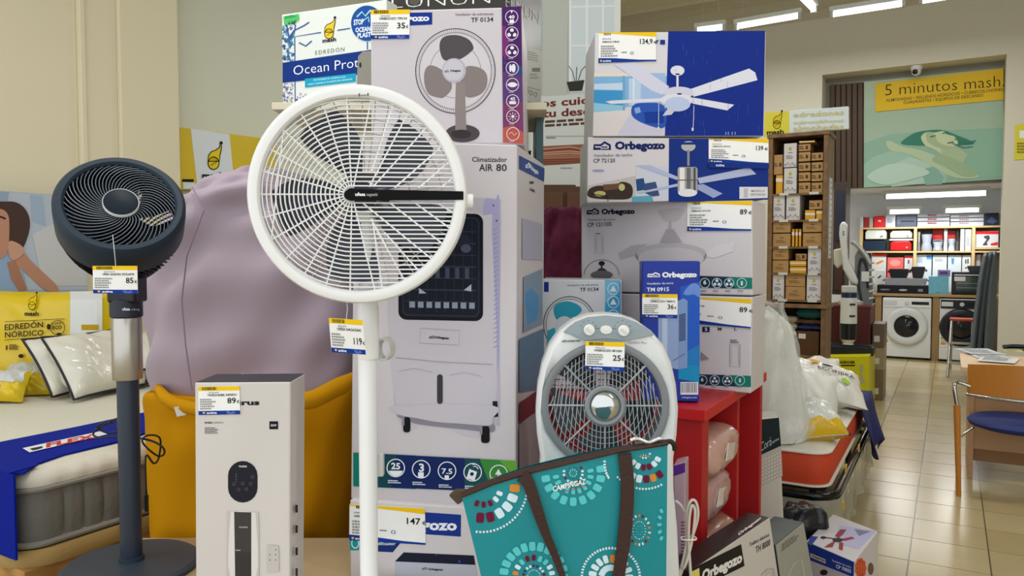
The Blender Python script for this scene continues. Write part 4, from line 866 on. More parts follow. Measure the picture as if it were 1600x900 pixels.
# things in the cubbies
ca = CA1-.13
bm1 = (CB0+.075+bmid)/2; wd1 = bmid-CB0-.075
beige = mat('#b08a84', rough=.3, coat=.3, bump=.4, bscale=12)
z0 = .28
for k_, (hh, col, lab) in enumerate(((.17, '#c98f80', 'pinkish bagged textile at the bottom of the red counter cubby'), (.16, '#9c6a5c', 'brown bagged blanket in the middle of the red counter cubby'), (.15, '#b58a88', 'pink bagged blanket on the brown one in the red cubby'), (.14, '#c29a8c', 'beige bagged cloth at the top of the red cubby pile'))):
    t = thing('bagged_blanket', lab, 'bag', R(ca, bm1, z0), 'bagged textiles in the red counter'); m = MB(); cc0 = R(ca-.01+.025*(k_ % 2), bm1, z0+hh/2); se = lambda x, p: math.copysign(abs(x)**p, x)
    def sq(u, v):
        q, p_ = 2*math.pi*u, math.pi*(v-.5); x, y, zq = se(math.cos(q), .55)*se(math.cos(p_), .5), se(math.sin(q), .55)*se(math.cos(p_), .5), se(math.sin(p_), .6); wv = 1+.035*math.sin(5*q+k_)+.03*math.sin(9*q+6*p_+k_)
        return cc0+U*(x*wd1*.47*wv)+T*(y*.125*wv)+Z*(zq*hh*.49)
    m.grid(sq, 30, 16, True); m.build('blanket', mat(col, rough=.25, coat=.5, bump=.6, bscale=16), t, smooth=80); m = MB(); m.prism([cc0+T*.12+U*x+Z*z for x, z in ((-.05, -.02), (.03, -.03), (.06, .015), (-.02, .03))], T, .004); m.build('film_fold', mat('#d9cfc9', rough=.1, coat=.6), t); z0 += hh
bm2 = (bmid+.025+CB1-.045)/2; wd2 = CB1-.045-bmid-.025
m = MB(); t = thing('storage_tub', 'white lidded storage tub at the bottom of the red counter', 'tub', R(ca+.02, bmid+.13, .28))
zt2 = P(1150, 775, 2.35).z
m.lathe([(.075, .28), (.085, .44)], R(ca+.02, bmid+.125, 0), Z, 28); m.build('bucket', mat('#bdb7ac', rough=.35), t, smooth=40)
MB().lathe([(.088, .44), (.09, .46), (.07, .475), (0, .478)], R(ca+.02, bmid+.125, 0), Z, 28).build('lid', mat('#d9d9d4', rough=.25), t, smooth=40)
c4 = [R(CA1-.06, bmid+.032, z) for z in (.62, .88)]
t = thing('book_box', 'slim dark red box with white label upright in the red counter', 'box', R(CA1-.12, bmid+.06, .60))
m = MB(); roomslab(m, CA1-.25, CA1-.03, bmid+.028, bmid+.085, .48, .86); m.build('carton', card('#6a0d14'), t, bevel=.002)
m = MB(); roomslab(m, CA1-.0299, CA1-.029, bmid+.032, bmid+.08, .55, .64); m.build('white_label', mat('#dfdcd6'), t)
m = MB(); roomslab(m, CA1-.0299, CA1-.029, bmid+.036, bmid+.07, .83, .85); roomslab(m, CA1-.0299, CA1-.029, bmid+.036, bmid+.06, .76, .775); m.build('print', mat('#e4cfd0'), t)
# ---- ceiling fan cartons
cp = R(CA1+.045, CB0+.36, 0)
lowQ = [(908, 457), (1176, 464), (1173, 615), (908, ypix(908, CZ+.003, 2.5, 30.1, 1041, 465))]
def icons4(a, xs, y, r):
    for i, x in enumerate(xs):
        a.ring(x, y, r, r, 3, '#d6e2e4', 20)
        if i == 0: a.text('6', x-8, y+6, x+8, y+6, 20, '#e6eef0', .03)
        elif i == 3: a.rect(x-5, y-10, x+5, y+12, '#d6e2e4')
        else:
            for q in (-90, 30, 150): a.ell(x+12*math.cos(math.radians(q)), y+12*math.sin(math.radians(q)), 8, 8, '#d6e2e4', 10, q == -90)
        a.greek(x-20, y+34, x+20, y+44, 1, '#8a8a90')
low = k = carton('ceiling_fan_box', 'white retractable-fan carton standing on the red counter, lowest of the stack', lowQ, 2.5, 30.1, .3, '#cbc6c9', group='ceiling fan cartons in the tall stack', side_x=1195)
a = Art(k.face).crop(980, 400, 3.75)
a.poly([(300, 688), (725, 702), (725, 768), (300, 752)], '#1d3a4e'); a.poly([(600, 698), (725, 702), (725, 768), (640, 765)], '#1f7a6c'); icons4(a, (440, 513, 587, 661), 728, 28)
a.rect(440, 415, 484, 445, '#1c2a52'); a.text('S', 456, 438, 470, 438, 18, '#e6e6ea'); a.text('M', 532, 436, 554, 436, 18, '#33333a'); a.text('L', 628, 436, 644, 436, 18, '#33333a'); a.line([(602, 516), (662, 518), (660, 650), (602, 646)], 2.5, '#6a666c', True); a.line([(612, 530), (652, 531), (652, 630), (612, 630)], 1.5, '#8a868c', True); a.greek(604, 488, 662, 510, 2, '#6a666c'); a.poly([(432, 560), (482, 602), (430, 612)], '#8f8b90'); a.build('front_print', k.root)
price(k.face, k.root, ((300, 240), (728, 252), (725, 424), (300, 388)), '89', 'ORBEGOZO CP121105', (980, 400, 3.75), wave=True, amt=(.84, .44, 1.01), title='VENTILADOR')
k = carton('ceiling_fan_box', 'white retractable-fan carton with 89 card second from bottom of the stack', [(908, 318), (1176, 313), (1176, 462), (908, 455)], 2.5, 30.1, .3, '#cdc7ca', group='ceiling fan cartons in the tall stack', side_x=1195)
a = Art(k.face).crop(900, 200, 3.2156)
logo_house(a, 58, 434, 54, 28, '#1c1c30'); a.text(LOGO, 128, 432, 296, 430, 24, '#1c1c30', .055); a.text('Ventilador de techo', 58, 467, 197, 464, 11, '#77737a'); a.text('CP 121105', 58, 497, 179, 492, 20, '#33313a')
a.line([(97, 542), (136, 542), (136, 630), (97, 630)], 2.5, '#8a868c', True); a.line([(105, 556), (128, 556), (128, 614), (105, 614)], 2, '#a5a1a7', True); a.greek(100, 526, 134, 536, 1, '#77737a')
a.poly([(420, 412), (540, 405), (530, 445), (500, 468), (450, 468), (428, 445)], '#bab5b8'); a.rect(466, 468, 480, 520, '#b0abae'); a.poly([(455, 508), (490, 508), (535, 575), (420, 578)], '#a8a3a7')
a.poly([(212, 628), (280, 590), (360, 582), (300, 640), (225, 660)], '#b0abae'); a.poly([(640, 640), (700, 590), (800, 570), (790, 620), (690, 655)], '#d3ced1')
a.ell(478, 640, 180, 62, '#8e898d', 30); a.ell(478, 628, 174, 50, '#b6b1b5', 30); a.ell(478, 655, 165, 55, '#c4bfc3', 30)
a.ell(130, 680, 16, 12, '#2a282c', 12); a.rect(126, 690, 134, 705, '#2a282c'); a.poly([(118, 705), (142, 705), (158, 718), (104, 718)], '#3a383c'); a.ell(130, 738, 56, 22, '#6a666a', 24); a.ring(130, 740, 88, 78, 2.5, '#55515a', 24, True, 180, 360)
a.poly([(560, 740), (886, 752), (886, 808), (560, 800)], '#1d3a4e'); a.poly([(770, 748), (886, 752), (886, 808), (800, 805)], '#1f7a6c'); icons4(a, (648, 709, 770, 834), 779, 24)
a.build('front_print', k.root)
price(k.face, k.root, ((560, 372), (884, 366), (882, 516), (560, 518)), '89', 'ORBEGOZO CP121105', (900, 200, 3.2156), wave=True, amt=(.82, .43, .99))
k = carton('ceiling_fan_box', 'blue and white ceiling fan carton with 139 card second from top', [(918, 214), (1201, 217), (1200, 311), (917, 317)], 2.44, 0, .26, '#d2cdd0', group='ceiling fan cartons in the tall stack')
a = Art(k.face).crop(900, 200, 3.2156)
a.poly([(467, 52), (966, 56), (966, 360), (465, 372)], '#15307f'); logo_house(a, 92, 110, 78, 38, '#14235c'); a.text(LOGO, 195, 106, 448, 104, 36, '#14235c', .055); a.text('Ventilador de techo', 88, 146, 283, 142, 15, '#77737a'); a.text('CP 72120', 87, 174, 196, 172, 19, '#33313a')
a.poly([(300, 190), (466, 190), (464, 366), (300, 372)], '#c9ccd6'); a.poly([(60, 290), (300, 240), (300, 372), (60, 370)], '#bfb8b4'); a.poly([(64, 310), (110, 290), (190, 292), (230, 270), (280, 290), (276, 350), (200, 360), (70, 350)], '#3a2d28'); a.poly([(135, 285), (195, 280), (230, 276), (225, 305), (140, 315)], '#6a4a36'); a.ell(120, 330, 30, 14, '#b8b06a', 12); a.ell(230, 298, 16, 18, '#b9bc7a', 12); a.poly([(300, 258), (340, 252), (350, 310), (305, 318)], '#2a4a80'); a.poly([(340, 280), (400, 270), (420, 340), (380, 345), (345, 325)], '#3a4f78'); a.poly([(280, 345), (380, 340), (390, 370), (280, 372)], '#5aa0b4'); a.line([(75, 330), (160, 345), (160, 370)], 4, '#1c1816')
a.ell(112, 214, 32, 6, '#9a98b8', 10)
bl_ = '#aeb6d4'; a.poly([(298, 188), (370, 186), (512, 246), (508, 262), (420, 232)], bl_); a.poly([(610, 252), (870, 198), (905, 232), (620, 280)], bl_); a.poly([(300, 325), (515, 278), (520, 292), (320, 330)], bl_); a.poly([(610, 285), (640, 282), (736, 330), (690, 352), (612, 310)], '#98a2c8')
a.ell(564, 92, 36, 26, '#b4b2b0', 20); a.rect(528, 72, 600, 84, '#15307f'); a.rect(558, 110, 570, 190, '#8d8f96'); a.poly(rr(510, 196, 610, 330, 14), '#a3a1a0'); a.rect(520, 200, 545, 325, '#e6e4e0'); a.rect(555, 200, 575, 325, '#6a6868'); a.rect(590, 200, 600, 325, '#4a4a4e'); a.ell(560, 326, 48, 20, '#dfe0e6', 20); a.line([(511, 262), (609, 262)], 5, '#55555a')
a.poly([(820, 296), (962, 296), (962, 352), (820, 356)], '#d6d3d6'); a.rect(842, 304, 862, 350, '#b5b2b5'); a.text('MANDO A', 880, 322, 946, 322, 11, '#6a6a70'); a.text('DISTANCIA', 876, 340, 950, 340, 11, '#6a6a70'); a.build('front_print', k.root)
price(k.face, k.root, ((666, 56), (966, 56), (966, 182), (666, 174)), '139', 'ORBEGOZO CP72120', (900, 200, 3.2156), wave=True, amt=(.79, .43, .97))
a = Art(k.face, base=.0075).crop(900, 200, 3.2156); a.poly([(664, 174), (966, 182), (966, 206), (664, 200)], '#15307f'); a.text('activa', 700, 193, 742, 194, 11, '#e9edf4', .03); a.build('tag_strip', k.root)
k = carton('ceiling_fan_box', 'deep blue ceiling fan carton with 134,9 card on top of the stack', [(930, 51), (1197, 48), (1194.5, 212.5), (926, 213)], 2.44, -1, .26, '#d6d3d8', group='ceiling fan cartons in the tall stack')
a = Art(k.face).crop(900, 30, 4.7375)
a.poly([(683, 90), (1400, 86), (1385, 862), (658, 864)], '#132c86'); a.poly([(135, 400), (670, 400), (668, 480), (132, 480)], '#e3d8c6'); a.poly([(134, 425), (672, 420), (668, 600), (130, 690)], '#7fb2dc'); a.poly([(134, 480), (360, 470), (355, 525), (133, 520)], '#c3d6e8'); a.poly([(132, 525), (355, 530), (350, 660), (130, 690)], '#3f94cc'); a.poly([(131, 620), (352, 640), (350, 675), (130, 690)], '#8fc4dc')
a.poly([(130, 690), (660, 650), (655, 864), (125, 864)], '#c9c6d8'); a.poly([(130, 690), (420, 670), (300, 864), (125, 864)], '#d8d2d0'); a.rect(345, 420, 362, 676, '#6fa2cc'); a.rect(390, 440, 480, 640, '#b9cfe6'); a.rect(420, 430, 432, 640, '#d8e2f0'); a.rect(480, 400, 660, 620, '#9db8de')
a.poly([(420, 640), (500, 620), (650, 640), (655, 800), (520, 780), (418, 720)], '#2a55b0'); a.poly([(500, 690), (650, 680), (650, 770), (515, 770)], '#163a94'); a.poly([(430, 660), (470, 650), (480, 690), (440, 700)], '#86a8dc')
fw = '#dcdce8'
a.poly([(280, 335), (430, 320), (690, 500), (640, 560), (560, 530)], '#d2d2e4'); a.poly([(840, 520), (1280, 366), (1325, 395), (1342, 452), (870, 575)], fw); a.poly([(216, 612), (260, 603), (640, 585), (640, 610), (260, 628)], fw); a.poly([(860, 580), (1170, 634), (1118, 676), (860, 625)], fw); a.poly([(640, 716), (680, 660), (730, 680), (705, 708)], '#c8c8da')
a.ell(750, 382, 52, 38, fw, 20); a.rect(742, 410, 758, 505, fw); a.ell(760, 545, 112, 45, '#cfcfe0', 26); a.ell(745, 600, 122, 46, fw, 26); a.ell(750, 630, 95, 54, '#b9c6e4', 26); a.ell(765, 554, 20, 6, '#2a2c50', 10); a.ell(750, 408, 18, 6, '#2a2c50', 10)
a.line([(612, 610), (610, 790)], 4, '#dcdce8'); a.ell(609, 808, 8, 14, '#dcdce8', 8); a.line([(872, 640), (866, 800)], 4, '#dcdce8'); a.ell(862, 815, 8, 15, '#dcdce8', 8)
for i in range(40):
    x = random.uniform(690, 1380); y = random.uniform(110, 850); a.line([(x, y), (x+random.uniform(-2, 2), y+random.uniform(8, 60))], random.uniform(.8, 2.4), '#4a66b4', lift=(i == 0))
for x in (1104, 1122, 1150, 1172): a.rect(x, 835, x+8, 856, '#7f95d0', False)
a.poly([(594, 156), (612, 156), (594, 184)], navyb); a.rect(622, 154, 658, 188, navyb); a.build('front_print', k.root)
price(k.face, k.root, ((168, 100), (590, 98), (592, 312), (164, 326)), '134,9', 'ORBEGOZO CP88120', (900, 30, 4.7375), wave=True, amt=(.72, .38, 1.0))
# ---- tower fan carton TM 0915
k = carton('tower_fan_box', 'narrow bright blue tower fan carton with 36 card on the red counter', [(1003, 408), (1094, 408), (1092.5, ypix(1092, CZ+.003, 2.2, 6, 1048, 520)), (1004, ypix(1004, CZ+.003, 2.2, 6, 1048, 520))], 2.2, 6, .12, '#14309a')
a = Art(k.face).crop(980, 400, 3.75)
a.poly([(310, 180), (425, 150), (424, 690), (330, 640)], '#2a5cc0'); a.poly([(330, 215), (380, 160), (425, 178), (425, 240), (390, 225), (350, 230)], '#6d8fd4'); a.poly([(300, 640), (422, 590), (422, 740), (300, 720)], '#1f8cc0'); a.poly([(350, 560), (422, 520), (422, 640), (350, 640)], '#2a7ac0')
logo_house(a, 122, 124, 66, 26, '#f0f2f6'); a.text(LOGO, 204, 124, 408, 122, 28, '#f0f2f6', .055); a.text('Ventilador de torre', 115, 168, 270, 164, 12, '#d9e0f0'); a.text('TM 0915', 114, 208, 245, 205, 22, '#f0f2f6', .02)
a.poly([(182, 270), (300, 262), (300, 665), (182, 640)], '#8fa3cc'); a.poly([(205, 268), (235, 266), (235, 650), (205, 645)], '#b4c2de'); a.poly([(298, 262), (330, 248), (354, 262), (352, 655), (298, 664)], '#7f97c4'); 
for i in range(16): a.poly([(303, 345+i*10), (342, 336+i*10), (342, 342+i*10), (303, 351+i*10)], '#1c2a55', lift=(i == 0))
a.text('Home Power', 268, 618, 338, 576, 11, '#2f3f70'); a.rect(312, 738, 416, 812, '#dfe3ea'); x = 318
a.up()
while x < 410:
    wd = random.uniform(1.5, 5); a.rect(x, 742, x+wd, 800, '#30343c', False); x += wd+random.uniform(2, 4)
a.text('orbegozo.com', 320, 832, 408, 832, 9, '#d9e0f0'); a.build('front_print', k.root)
price(k.face, k.root, ((88, 222), (295, 224), (293, 364), (88, 360)), '36', 'ORBEGOZO TM0915', (980, 400, 3.75), amt=(.72, .60, .95))
# ---- second table fan carton, behind the box fan
k = carton('table_fan_box', 'white carton with turquoise table fan print behind the round box fan', [(846, 436), (972, 438), (972, ypix(972, CZ+.003, 2.4, 6, 909, 520)), (846, ypix(846, CZ+.003, 2.4, 6, 909, 520))], 2.4, 6, .2, '#cfd2d6', sidecol='#23365e')
a = Art(k.face).crop(830, 420, 3)
a.rect(60, 62, 82, 108, navyb); a.text('Ventilador de sobremesa', 168, 82, 316, 78, 9, '#77777c'); a.text('TF 0134', 228, 106, 316, 104, 17, '#2c2a30')
a.poly([(346, 52), (418, 54), (420, 260), (346, 260)], '#3fa0d0'); a.poly([(346, 52), (418, 54), (400, 120), (346, 160)], '#74bcdc')
for y in (94, 156, 220): a.ring(385, y, 26, 27, 3, '#e6f0f4', 20); a.poly([(385, y-16), (401, y+12), (369, y+12)], '#e6f0f4')
a.ell(180, 260, 122, 130, '#d5d8dc', 40); a.ring(180, 260, 122, 130, 4, '#4a4c55', 48); a.ring(180, 260, 110, 118, 2.5, '#6a6c75', 48)
for i in range(90):
    q = 2*math.pi*i/90; a.line([(180+122*r*math.cos(q), 260+130*r*math.sin(q)) for r in (.88, .99)], 1.6, '#6a6c75', lift=(i == 0))
a.poly([(120, 240), (104, 195), (120, 165), (170, 152), (222, 170), (236, 200), (190, 235), (150, 250)], '#2f9ab4'); a.poly([(120, 270), (75, 290), (75, 360), (140, 380)], '#3aa4bc'); a.ell(155, 270, 46, 48, '#c9d3da', 24); a.build('front_print', k.root)
# ---- poster stand, cabinet and burgundy bedspread further back
t = thing('advert_poster', 'tall white advert poster with a window picture between the carton stacks', 'poster', P(880, 284, 4.0))
ex, n = facing(14); o4 = P(880, 140, 4.0); c = [PL(x, y, o4, n) for x, y in ((780, -90), (970, -98), (966, 280), (780, 288))]; MB().prism(c[::-1], -n, .03).build('panel', mat('#bcc2bb', rough=.5), t)
fc = Face(o4, ex, Z, n); a = Art(fc, step=.0002).crop(820, 0, 2.143)
a.poly([(40, -120), (318, -130), (318, 300), (40, 320)], '#a7b0aa'); a.poly([(150, -120), (300, -130), (300, 300), (150, 310)], '#c9d3d6'); a.rect(300, -130, 320, 610, '#d9dcd6')
for x in (152, 208, 262): a.line([(x, -110), (x, 300)], 8, '#dfe3e2')
for y in (20, 150): a.line([(150, y+4), (300, y)], 6, '#dfe3e2')
a.poly([(60, -120), (150, -120), (140, 330), (60, 330)], '#b3b8ae'); a.poly([(140, 275), (200, 268), (192, 304), (150, 306)], '#33302c')
for p in ([(168, 275), (160, 240), (148, 222)], [(172, 275), (174, 225)], [(178, 275), (190, 235), (205, 220)]): a.line(p, 2.5, '#5a574c')
a.poly([(20, 325), (318, 310), (318, 620), (20, 630)], '#c8cdc8'); a.text('nos cuidan tu', 26, 362, 330, 338, 25, '#6e2a20', .03); a.text('y tu descanso', 22, 396, 316, 378, 25, '#6e2a20', .03); a.greek(68, 402, 300, 428, 2, '#5a3a34', -.06); a.rect(70, 455, 300, 458, '#9aa09c'); a.greek(72, 458, 120, 466, 1, '#777777'); a.poly([(60, 490), (300, 478), (300, 540), (60, 555)], '#8a5a46')
for i in range(9): a.line([(60, 500+i*6), (150, 492+i*7), (230, 506+i*4), (300, 486+i*6)], 3, random.choice(['#6e3a2a', '#a87a62', '#c49a80']), lift=(i == 0))
a.greek(120, 560, 180, 566, 1, '#8a8a86'); a.build('poster_print', t)
o5 = P(880, 300, 4.05); t = thing('wooden_cabinet', 'brown wooden cabinet under the advert poster', 'cabinet', (o5.x, 4.3, 0)); zc_ = P(880, 286, 4.0).z-.01
c0 = P(780, 300, 4.0); c1_ = P(985, 300, 4.0); 
m = MB(); m.slab((c0.x, 3.98, 0), (c1_.x-c0.x, 0, 0), (0, .45, 0), (0, 0, zc_)); m.build('carcass', mat('#54341c', rough=.5, vary=.25, vscale=2, stretch=(8, 8, 1)), t, bevel=.004)
for i in range(2):
    w_ = (c1_.x-c0.x)/2; m = MB(); m.slab((c0.x+.01+i*w_, 3.962, .1), (w_-.02, 0, 0), (0, .018, 0), (0, 0, zc_-.14)); d_ = m.build('door', mat('#5c3a20', rough=.45, vary=.25, vscale=2, stretch=(8, 8, 1)), t, bevel=.003)
    MB().tube([(c0.x+w_+(-.04 if i == 0 else .04), 3.945, 1.0), (c0.x+w_+(-.04 if i == 0 else .04), 3.945, 1.15)], .006, 8).build('handle', mat('#a08a5a', metal=.8, rough=.3), d_)
cz_ = 1.22; q0 = P(842, 450, 3.2); q1 = P(930, 450, 3.2)
t = thing('brown_chest', 'brown chest holding the burgundy bedspread', 'chest', ((q0.x+q1.x)/2, 3.4, 0)); MB().slab((q0.x-.05, 3.2, 0), (q1.x-q0.x+.1, 0, 0), (0, .4, 0), (0, 0, cz_)).build('carcass', mat('#4a2e1c', rough=.5), t, bevel=.004); MB().slab((q0.x-.07, 3.17, cz_), (q1.x-q0.x+.14, 0, 0), (0, .46, 0), (0, 0, .03)).build('lid', mat('#543520', rough=.5), t, bevel=.004)
t = thing('bedspread', 'crumpled burgundy patterned bedspread heaped between the carton stacks', 'bedspread', ((q0.x+q1.x)/2, 3.4, cz_+.03))
hh = P(880, 322, 3.25).z; rows = smooth_rows([(ypix(880, hh, 3.35, 0, 880, 400), 862, 890), (ypix(880, hh, 3.35, 0, 880, 400)+6, 848, 912), (348, 842, 922), (380, 836, 930), (420, 832, 934), (ypix(880, cz_+.035, 3.35, 0, 880, 400), 836, 930)], 4)
loft_px(rows, 3.38, .9, 40, .012, 9, 2.8, freq=7).build('cloth', mat('#742a4c', rough=.9, vary=.75, vscale=22, bump=.5, bscale=30), t, smooth=80)
# ================================================================== BOX FAN
YB = 1.68; SB = YB/F
bo = P(945, 633, YB); bn = V((-bo.x*.25, -bo.y, 0)).normalized(); be = Z.cross(bn).normalized()
bp = lambda x, y, h=0.: bo+be*((x-945)*SB)-Z*((y-633)*SB)+bn*h
bf = thing('box_fan', 'white oval box fan with grey round grille behind the teal bag', 'fan', (bo.x, bo.y+.05, DZ))
ybot = 633+(bo.z-DZ)/SB
half = [(945, 490), (970, 492), (995, 500), (1018, 516), (1037, 538), (1050, 566), (1058, 600), (1062, 640), (1060, 680), (1055, 720), (1056, 770), (1062, 830), (1066, 900), (1068, ybot)]
lefth = [(838, ybot), (836, 900), (836, 830), (840, 770), (844, 720), (838, 680), (836, 645), (839, 605), (846, 570), (858, 540), (875, 516), (897, 500), (920, 492)]
outl = half+lefth
def inset(pts, k, c=(945, 640)): return [(c[0]+(x-c[0])*k, c[1]+(y-c[1])*k) for x, y in pts]
N = len(outl); RO = 99
circ = []
for x, y in outl:
    dx, dy = x-945, y-633; l = math.hypot(dx, dy); circ.append((945+dx/l*RO, 633+dy/l*RO))
m = MB(); vs = []
for rowp, h in ((circ, -.07), (circ, .0), (inset(outl, .93), .008), (inset(outl, .975), .002), (outl, -.018), (outl, -.09), (inset(outl, .97), -.11), (circ, -.11)): vs += [bp(x, y, h) for x, y in rowp]
nn = 8
m.add(vs, [(i*N+j, i*N+(j+1) % N, (i+1)*N+(j+1) % N, (i+1)*N+j) for i in range(nn-1) for j in range(N)]); m.build('housing', mat('#dfe1e0', rough=.28, coat=.3), bf, smooth=50)
def blathe(prof, n=72): return MB().lathe([(r*SB, h) for r, h in prof], bp(945, 633), bn, n, caps=False)
grey = mat('#7d8083', rough=.35)
blathe([(88, -.004), (89, .006), (95, .010), (100, .007), (101, .0), (101, -.02), (88, -.02)]).build('grille_rim', grey, bf, smooth=50)
lg = mat('#a9adb0', rough=.3)
m = MB(); bw = lambda pts, r=.0011: m.tube([bp(x, y, .004) for x, y in pts], r, 5, caps=False)
for i in range(-14, 15):
    x = i*6.2; yy = math.sqrt(88*88-x*x) if abs(x) < 88 else 0
    bw([(945+x*(1+.05*t*t)+i*.25*t*3, 633+yy*t) for t in (-1, -.5, 0, .5, 1)])
for r in range(34, 88, 9): m.tube([bp(945+r*math.cos(2*math.pi*i/48), 633+r*math.sin(2*math.pi*i/48), .002) for i in range(48)], .0009, 5, True)
m.build('grille_wires', lg, bf, smooth=60)
for q in (90, 135, 180, 225, 270, 315, 0, 45):
    c_, s_ = math.cos(math.radians(q)), math.sin(math.radians(q)); MB().tube([bp(945+c_*28, 633-s_*28, .006), bp(945+c_*90, 633-s_*90, .004)], .0022, 6).build('grille_spoke', lg, bf, smooth=60)
blathe([(32, .0), (32, .010), (29, .014), (25, .013), (24, .008)], 48).build('hub_rim', mat('#8d9193', rough=.3), bf, smooth=40)
blathe([(24, .008), (20, .016), (12, .021), (0, .023)], 40).build('chrome_cap', mat('#c9cccb', rough=.08, metal=.9), bf, smooth=60)
for k in range(5):
    q0 = 2*math.pi*k/5+.2; m = MB()
    def bb(u, v, q0=q0):
        r = lerp(16, 84, v); q = q0+(u-.5)*(.5+.45*v)+.2*v; return bp(945+r*math.cos(q), 633+r*math.sin(q), -.035-.03*u)
    m.grid(bb, 6, 6); m.build('blade', mat('#3c4146', rough=.4), bf, smooth=80)
m = MB()
for k in range(-9, 10):
    x = k*9.6; yy = math.sqrt(max(0, 96*96-x*x)); m.tube([bp(945+x, 633-yy, -.10), bp(945+x, 633+yy, -.10)], .0012, 5, caps=False); m.tube([bp(945-yy, 633+x, -.10), bp(945+yy, 633+x, -.10)], .0012, 5, caps=False)
m.build('rear_grille', mat('#6f7478', rough=.4), bf)
k3 = lambda x, y: (830+x/3, 420+y/3)
def bhat(x, y): return .006-.012*max(0, (520-y)/60)
pan = [k3(*p) for p in ((146, 292), (170, 268), (205, 243), (260, 222), (345, 213), (430, 222), (490, 245), (540, 272), (575, 302), (520, 316), (480, 322), (430, 332), (390, 326), (345, 322), (300, 326), (255, 332), (215, 318), (180, 302))]
m = MB(); m.prism([bp(x, y, bhat(x, y)) for x, y in pan][::-1], bn, .006); m.build('control_panel', mat('#8f9ba0', rough=.35), bf, bevel=.0015)
for x, y in ((268, 280), (428, 283)):
    m = MB(); c = bp(*k3(x, y), .012); m.lathe([(.0125, 0), (.0125, .008), (.011, .010), (0, .0105)], c, bn, 24); kn = m.build('knob', mat('#e9e9e4', rough=.3), bf, smooth=40)
    MB().box(c+bn*.012, .018, .003, .004, (be*.8-Z*.6).normalized(), bn, (be*.6+Z*.8).normalized()).build('knob_grip', mat('#d9d9d2', rough=.3), kn)
m = MB(); m.lathe([(.010, 0), (.009, .005), (0, .006)], bp(*k3(347, 280), .011), bn, 24, sx=1.4, ref=be); m.build('push_button', mat('#e4e4de', rough=.3), bf, smooth=50)
a = Art(Face(bp(945, 633, .0095), be, Z, bn)).crop(830, 420, 3)
logo_house(a, 146, 344, 20, 10, '#2a2838'); a.text(LOGO, 170, 344, 232, 340, 9, '#2a2838', .04); a.text('Comfort Plus', 455, 350, 540, 352, 10, '#2a2a30', 0)
a.build('brand_print', bf)
a = Art(Face(bp(945, 500, .0125), be, Z, bn)).crop(830, 420, 3)
for cx in (268, 428):
    for q in (200, 235, 270, 305, 340): a.rect(cx+38*math.cos(math.radians(q))-3, 281+38*math.sin(math.radians(q))-2, cx+38*math.cos(math.radians(q))+3, 281+38*math.sin(math.radians(q))+1, '#4a555a', q == 200)
a.line([(297, 279), (326, 279)], 2, '#4a555a'); a.line([(368, 280), (398, 281)], 2, '#4a555a'); a.build('dial_print', bf)
tf = Face(bp(945, 556, .022), be, Z, bn); t = thing('price_tag', 'crinkled price card reading 25 taped on the box fan grille', 'price tag', bp(945, 580, .022), 'price cards hanging from fans')
price(tf, t, ((915, 533), (976, 535), (975, 580), (914, 577)), '25', 'ORBEGOZO BF1030', amt=(.70, .62, .97), thing_=1)
# white cord bundle
cd = []
base_ = [(1055, 782, 1.80), (1064, 790, 1.80), (1072, 806, 1.80), (1076, 826, 1.79), (1074, 850, 1.79), (1066, 880, 1.79), (1060, 905, 1.79), (1066, 890, 1.79), (1078, 850, 1.78), (1090, 810, 1.78), (1088, 786, 1.78), (1080, 782, 1.78), (1074, 800, 1.78), (1074, 840, 1.78), (1066, 885, 1.78), (1072, 880, 1.77), (1082, 840, 1.77), (1086, 800, 1.77), (1081, 790, 1.77), (1077, 810, 1.77), (1076, 845, 1.77), (1078, 880, 1.77), (1080, 915, 1.77)]
MB().tube(spline([P(*p) for p in base_], 6), .0035, 7).build('power_cord', mat('#d3cfc4', rough=.4), bf, smooth=60)
c = P(1076, 841, 1.775); MB().tube([c+V((.018*math.cos(q), .012*math.sin(q), .001*math.sin(3*q))) for q in [2*math.pi*i/16 for i in range(16)]], .0022, 6, True).build('cord_tie', mat('#e4e2da', rough=.4), bf, smooth=60)
# ================================================================== TEAL COOLER BAG
YT = 1.45; tn = V((.05, -.995, -.08)).normalized(); te = Z.cross(tn).normalized(); tz = tn.cross(te); to = P(900, 800, YT)
tp = lambda x, y, h=0.: PL(x, y, to, tn)+tn*h
outer = [(722, 778), (770, 757), (825, 739), (895, 722), (964, 707), (1043, 696)]
lx = lambda y: lerp(722, 790, (y-778)/(1060-778)) if y > 778 else 722
def topy(x):
    for (x0, y0), (x1, y1) in zip(outer, outer[1:]):
        if x <= x1: return lerp(y0, y1, (x-x0)/(x1-x0))
    return 696
tb = thing('cooler_bag', 'turquoise cooler bag with mosaic circle print and brown straps', 'bag', (to.x, YT+.06, DZ))
yB = 1056
teal = mat('#0f8a92', rough=.5, bump=.15, bscale=18, vary=.06, vscale=5)
def bagbulge(u, v):      # u 0..1 across, v 0..1 down
    return .018*math.sin(math.pi*min(1, max(0, u)))*math.sin(math.pi*(.15+.7*min(1, v)))+.004*math.sin(9*u+2*v)*v+.005*math.sin(4*v*3.1+3*u)*v*(1-abs(2*u-1))
def bagpt(u, v, h=0.):
    xt = lerp(722, 1043, u); xb = lerp(790, 1040, u); x = lerp(xt, xb, v); y = lerp(topy(xt), yB, v); return tp(x, y, h+bagbulge(u, v))
def baguv(x, y):
    u = (x-722)/321
    for _ in range(12):
        xt = lerp(722, 1043, u); v = (y-topy(xt))/(yB-topy(xt)); x0, x1 = lerp(722, 790, v), lerp(1043, 1040, v); u = (x-x0)/(x1-x0)
    return u, v
m = MB(); m.grid(lambda u, v: bagpt(u, 1-v), 24, 20); m.build('front_panel', teal, tb, smooth=80)
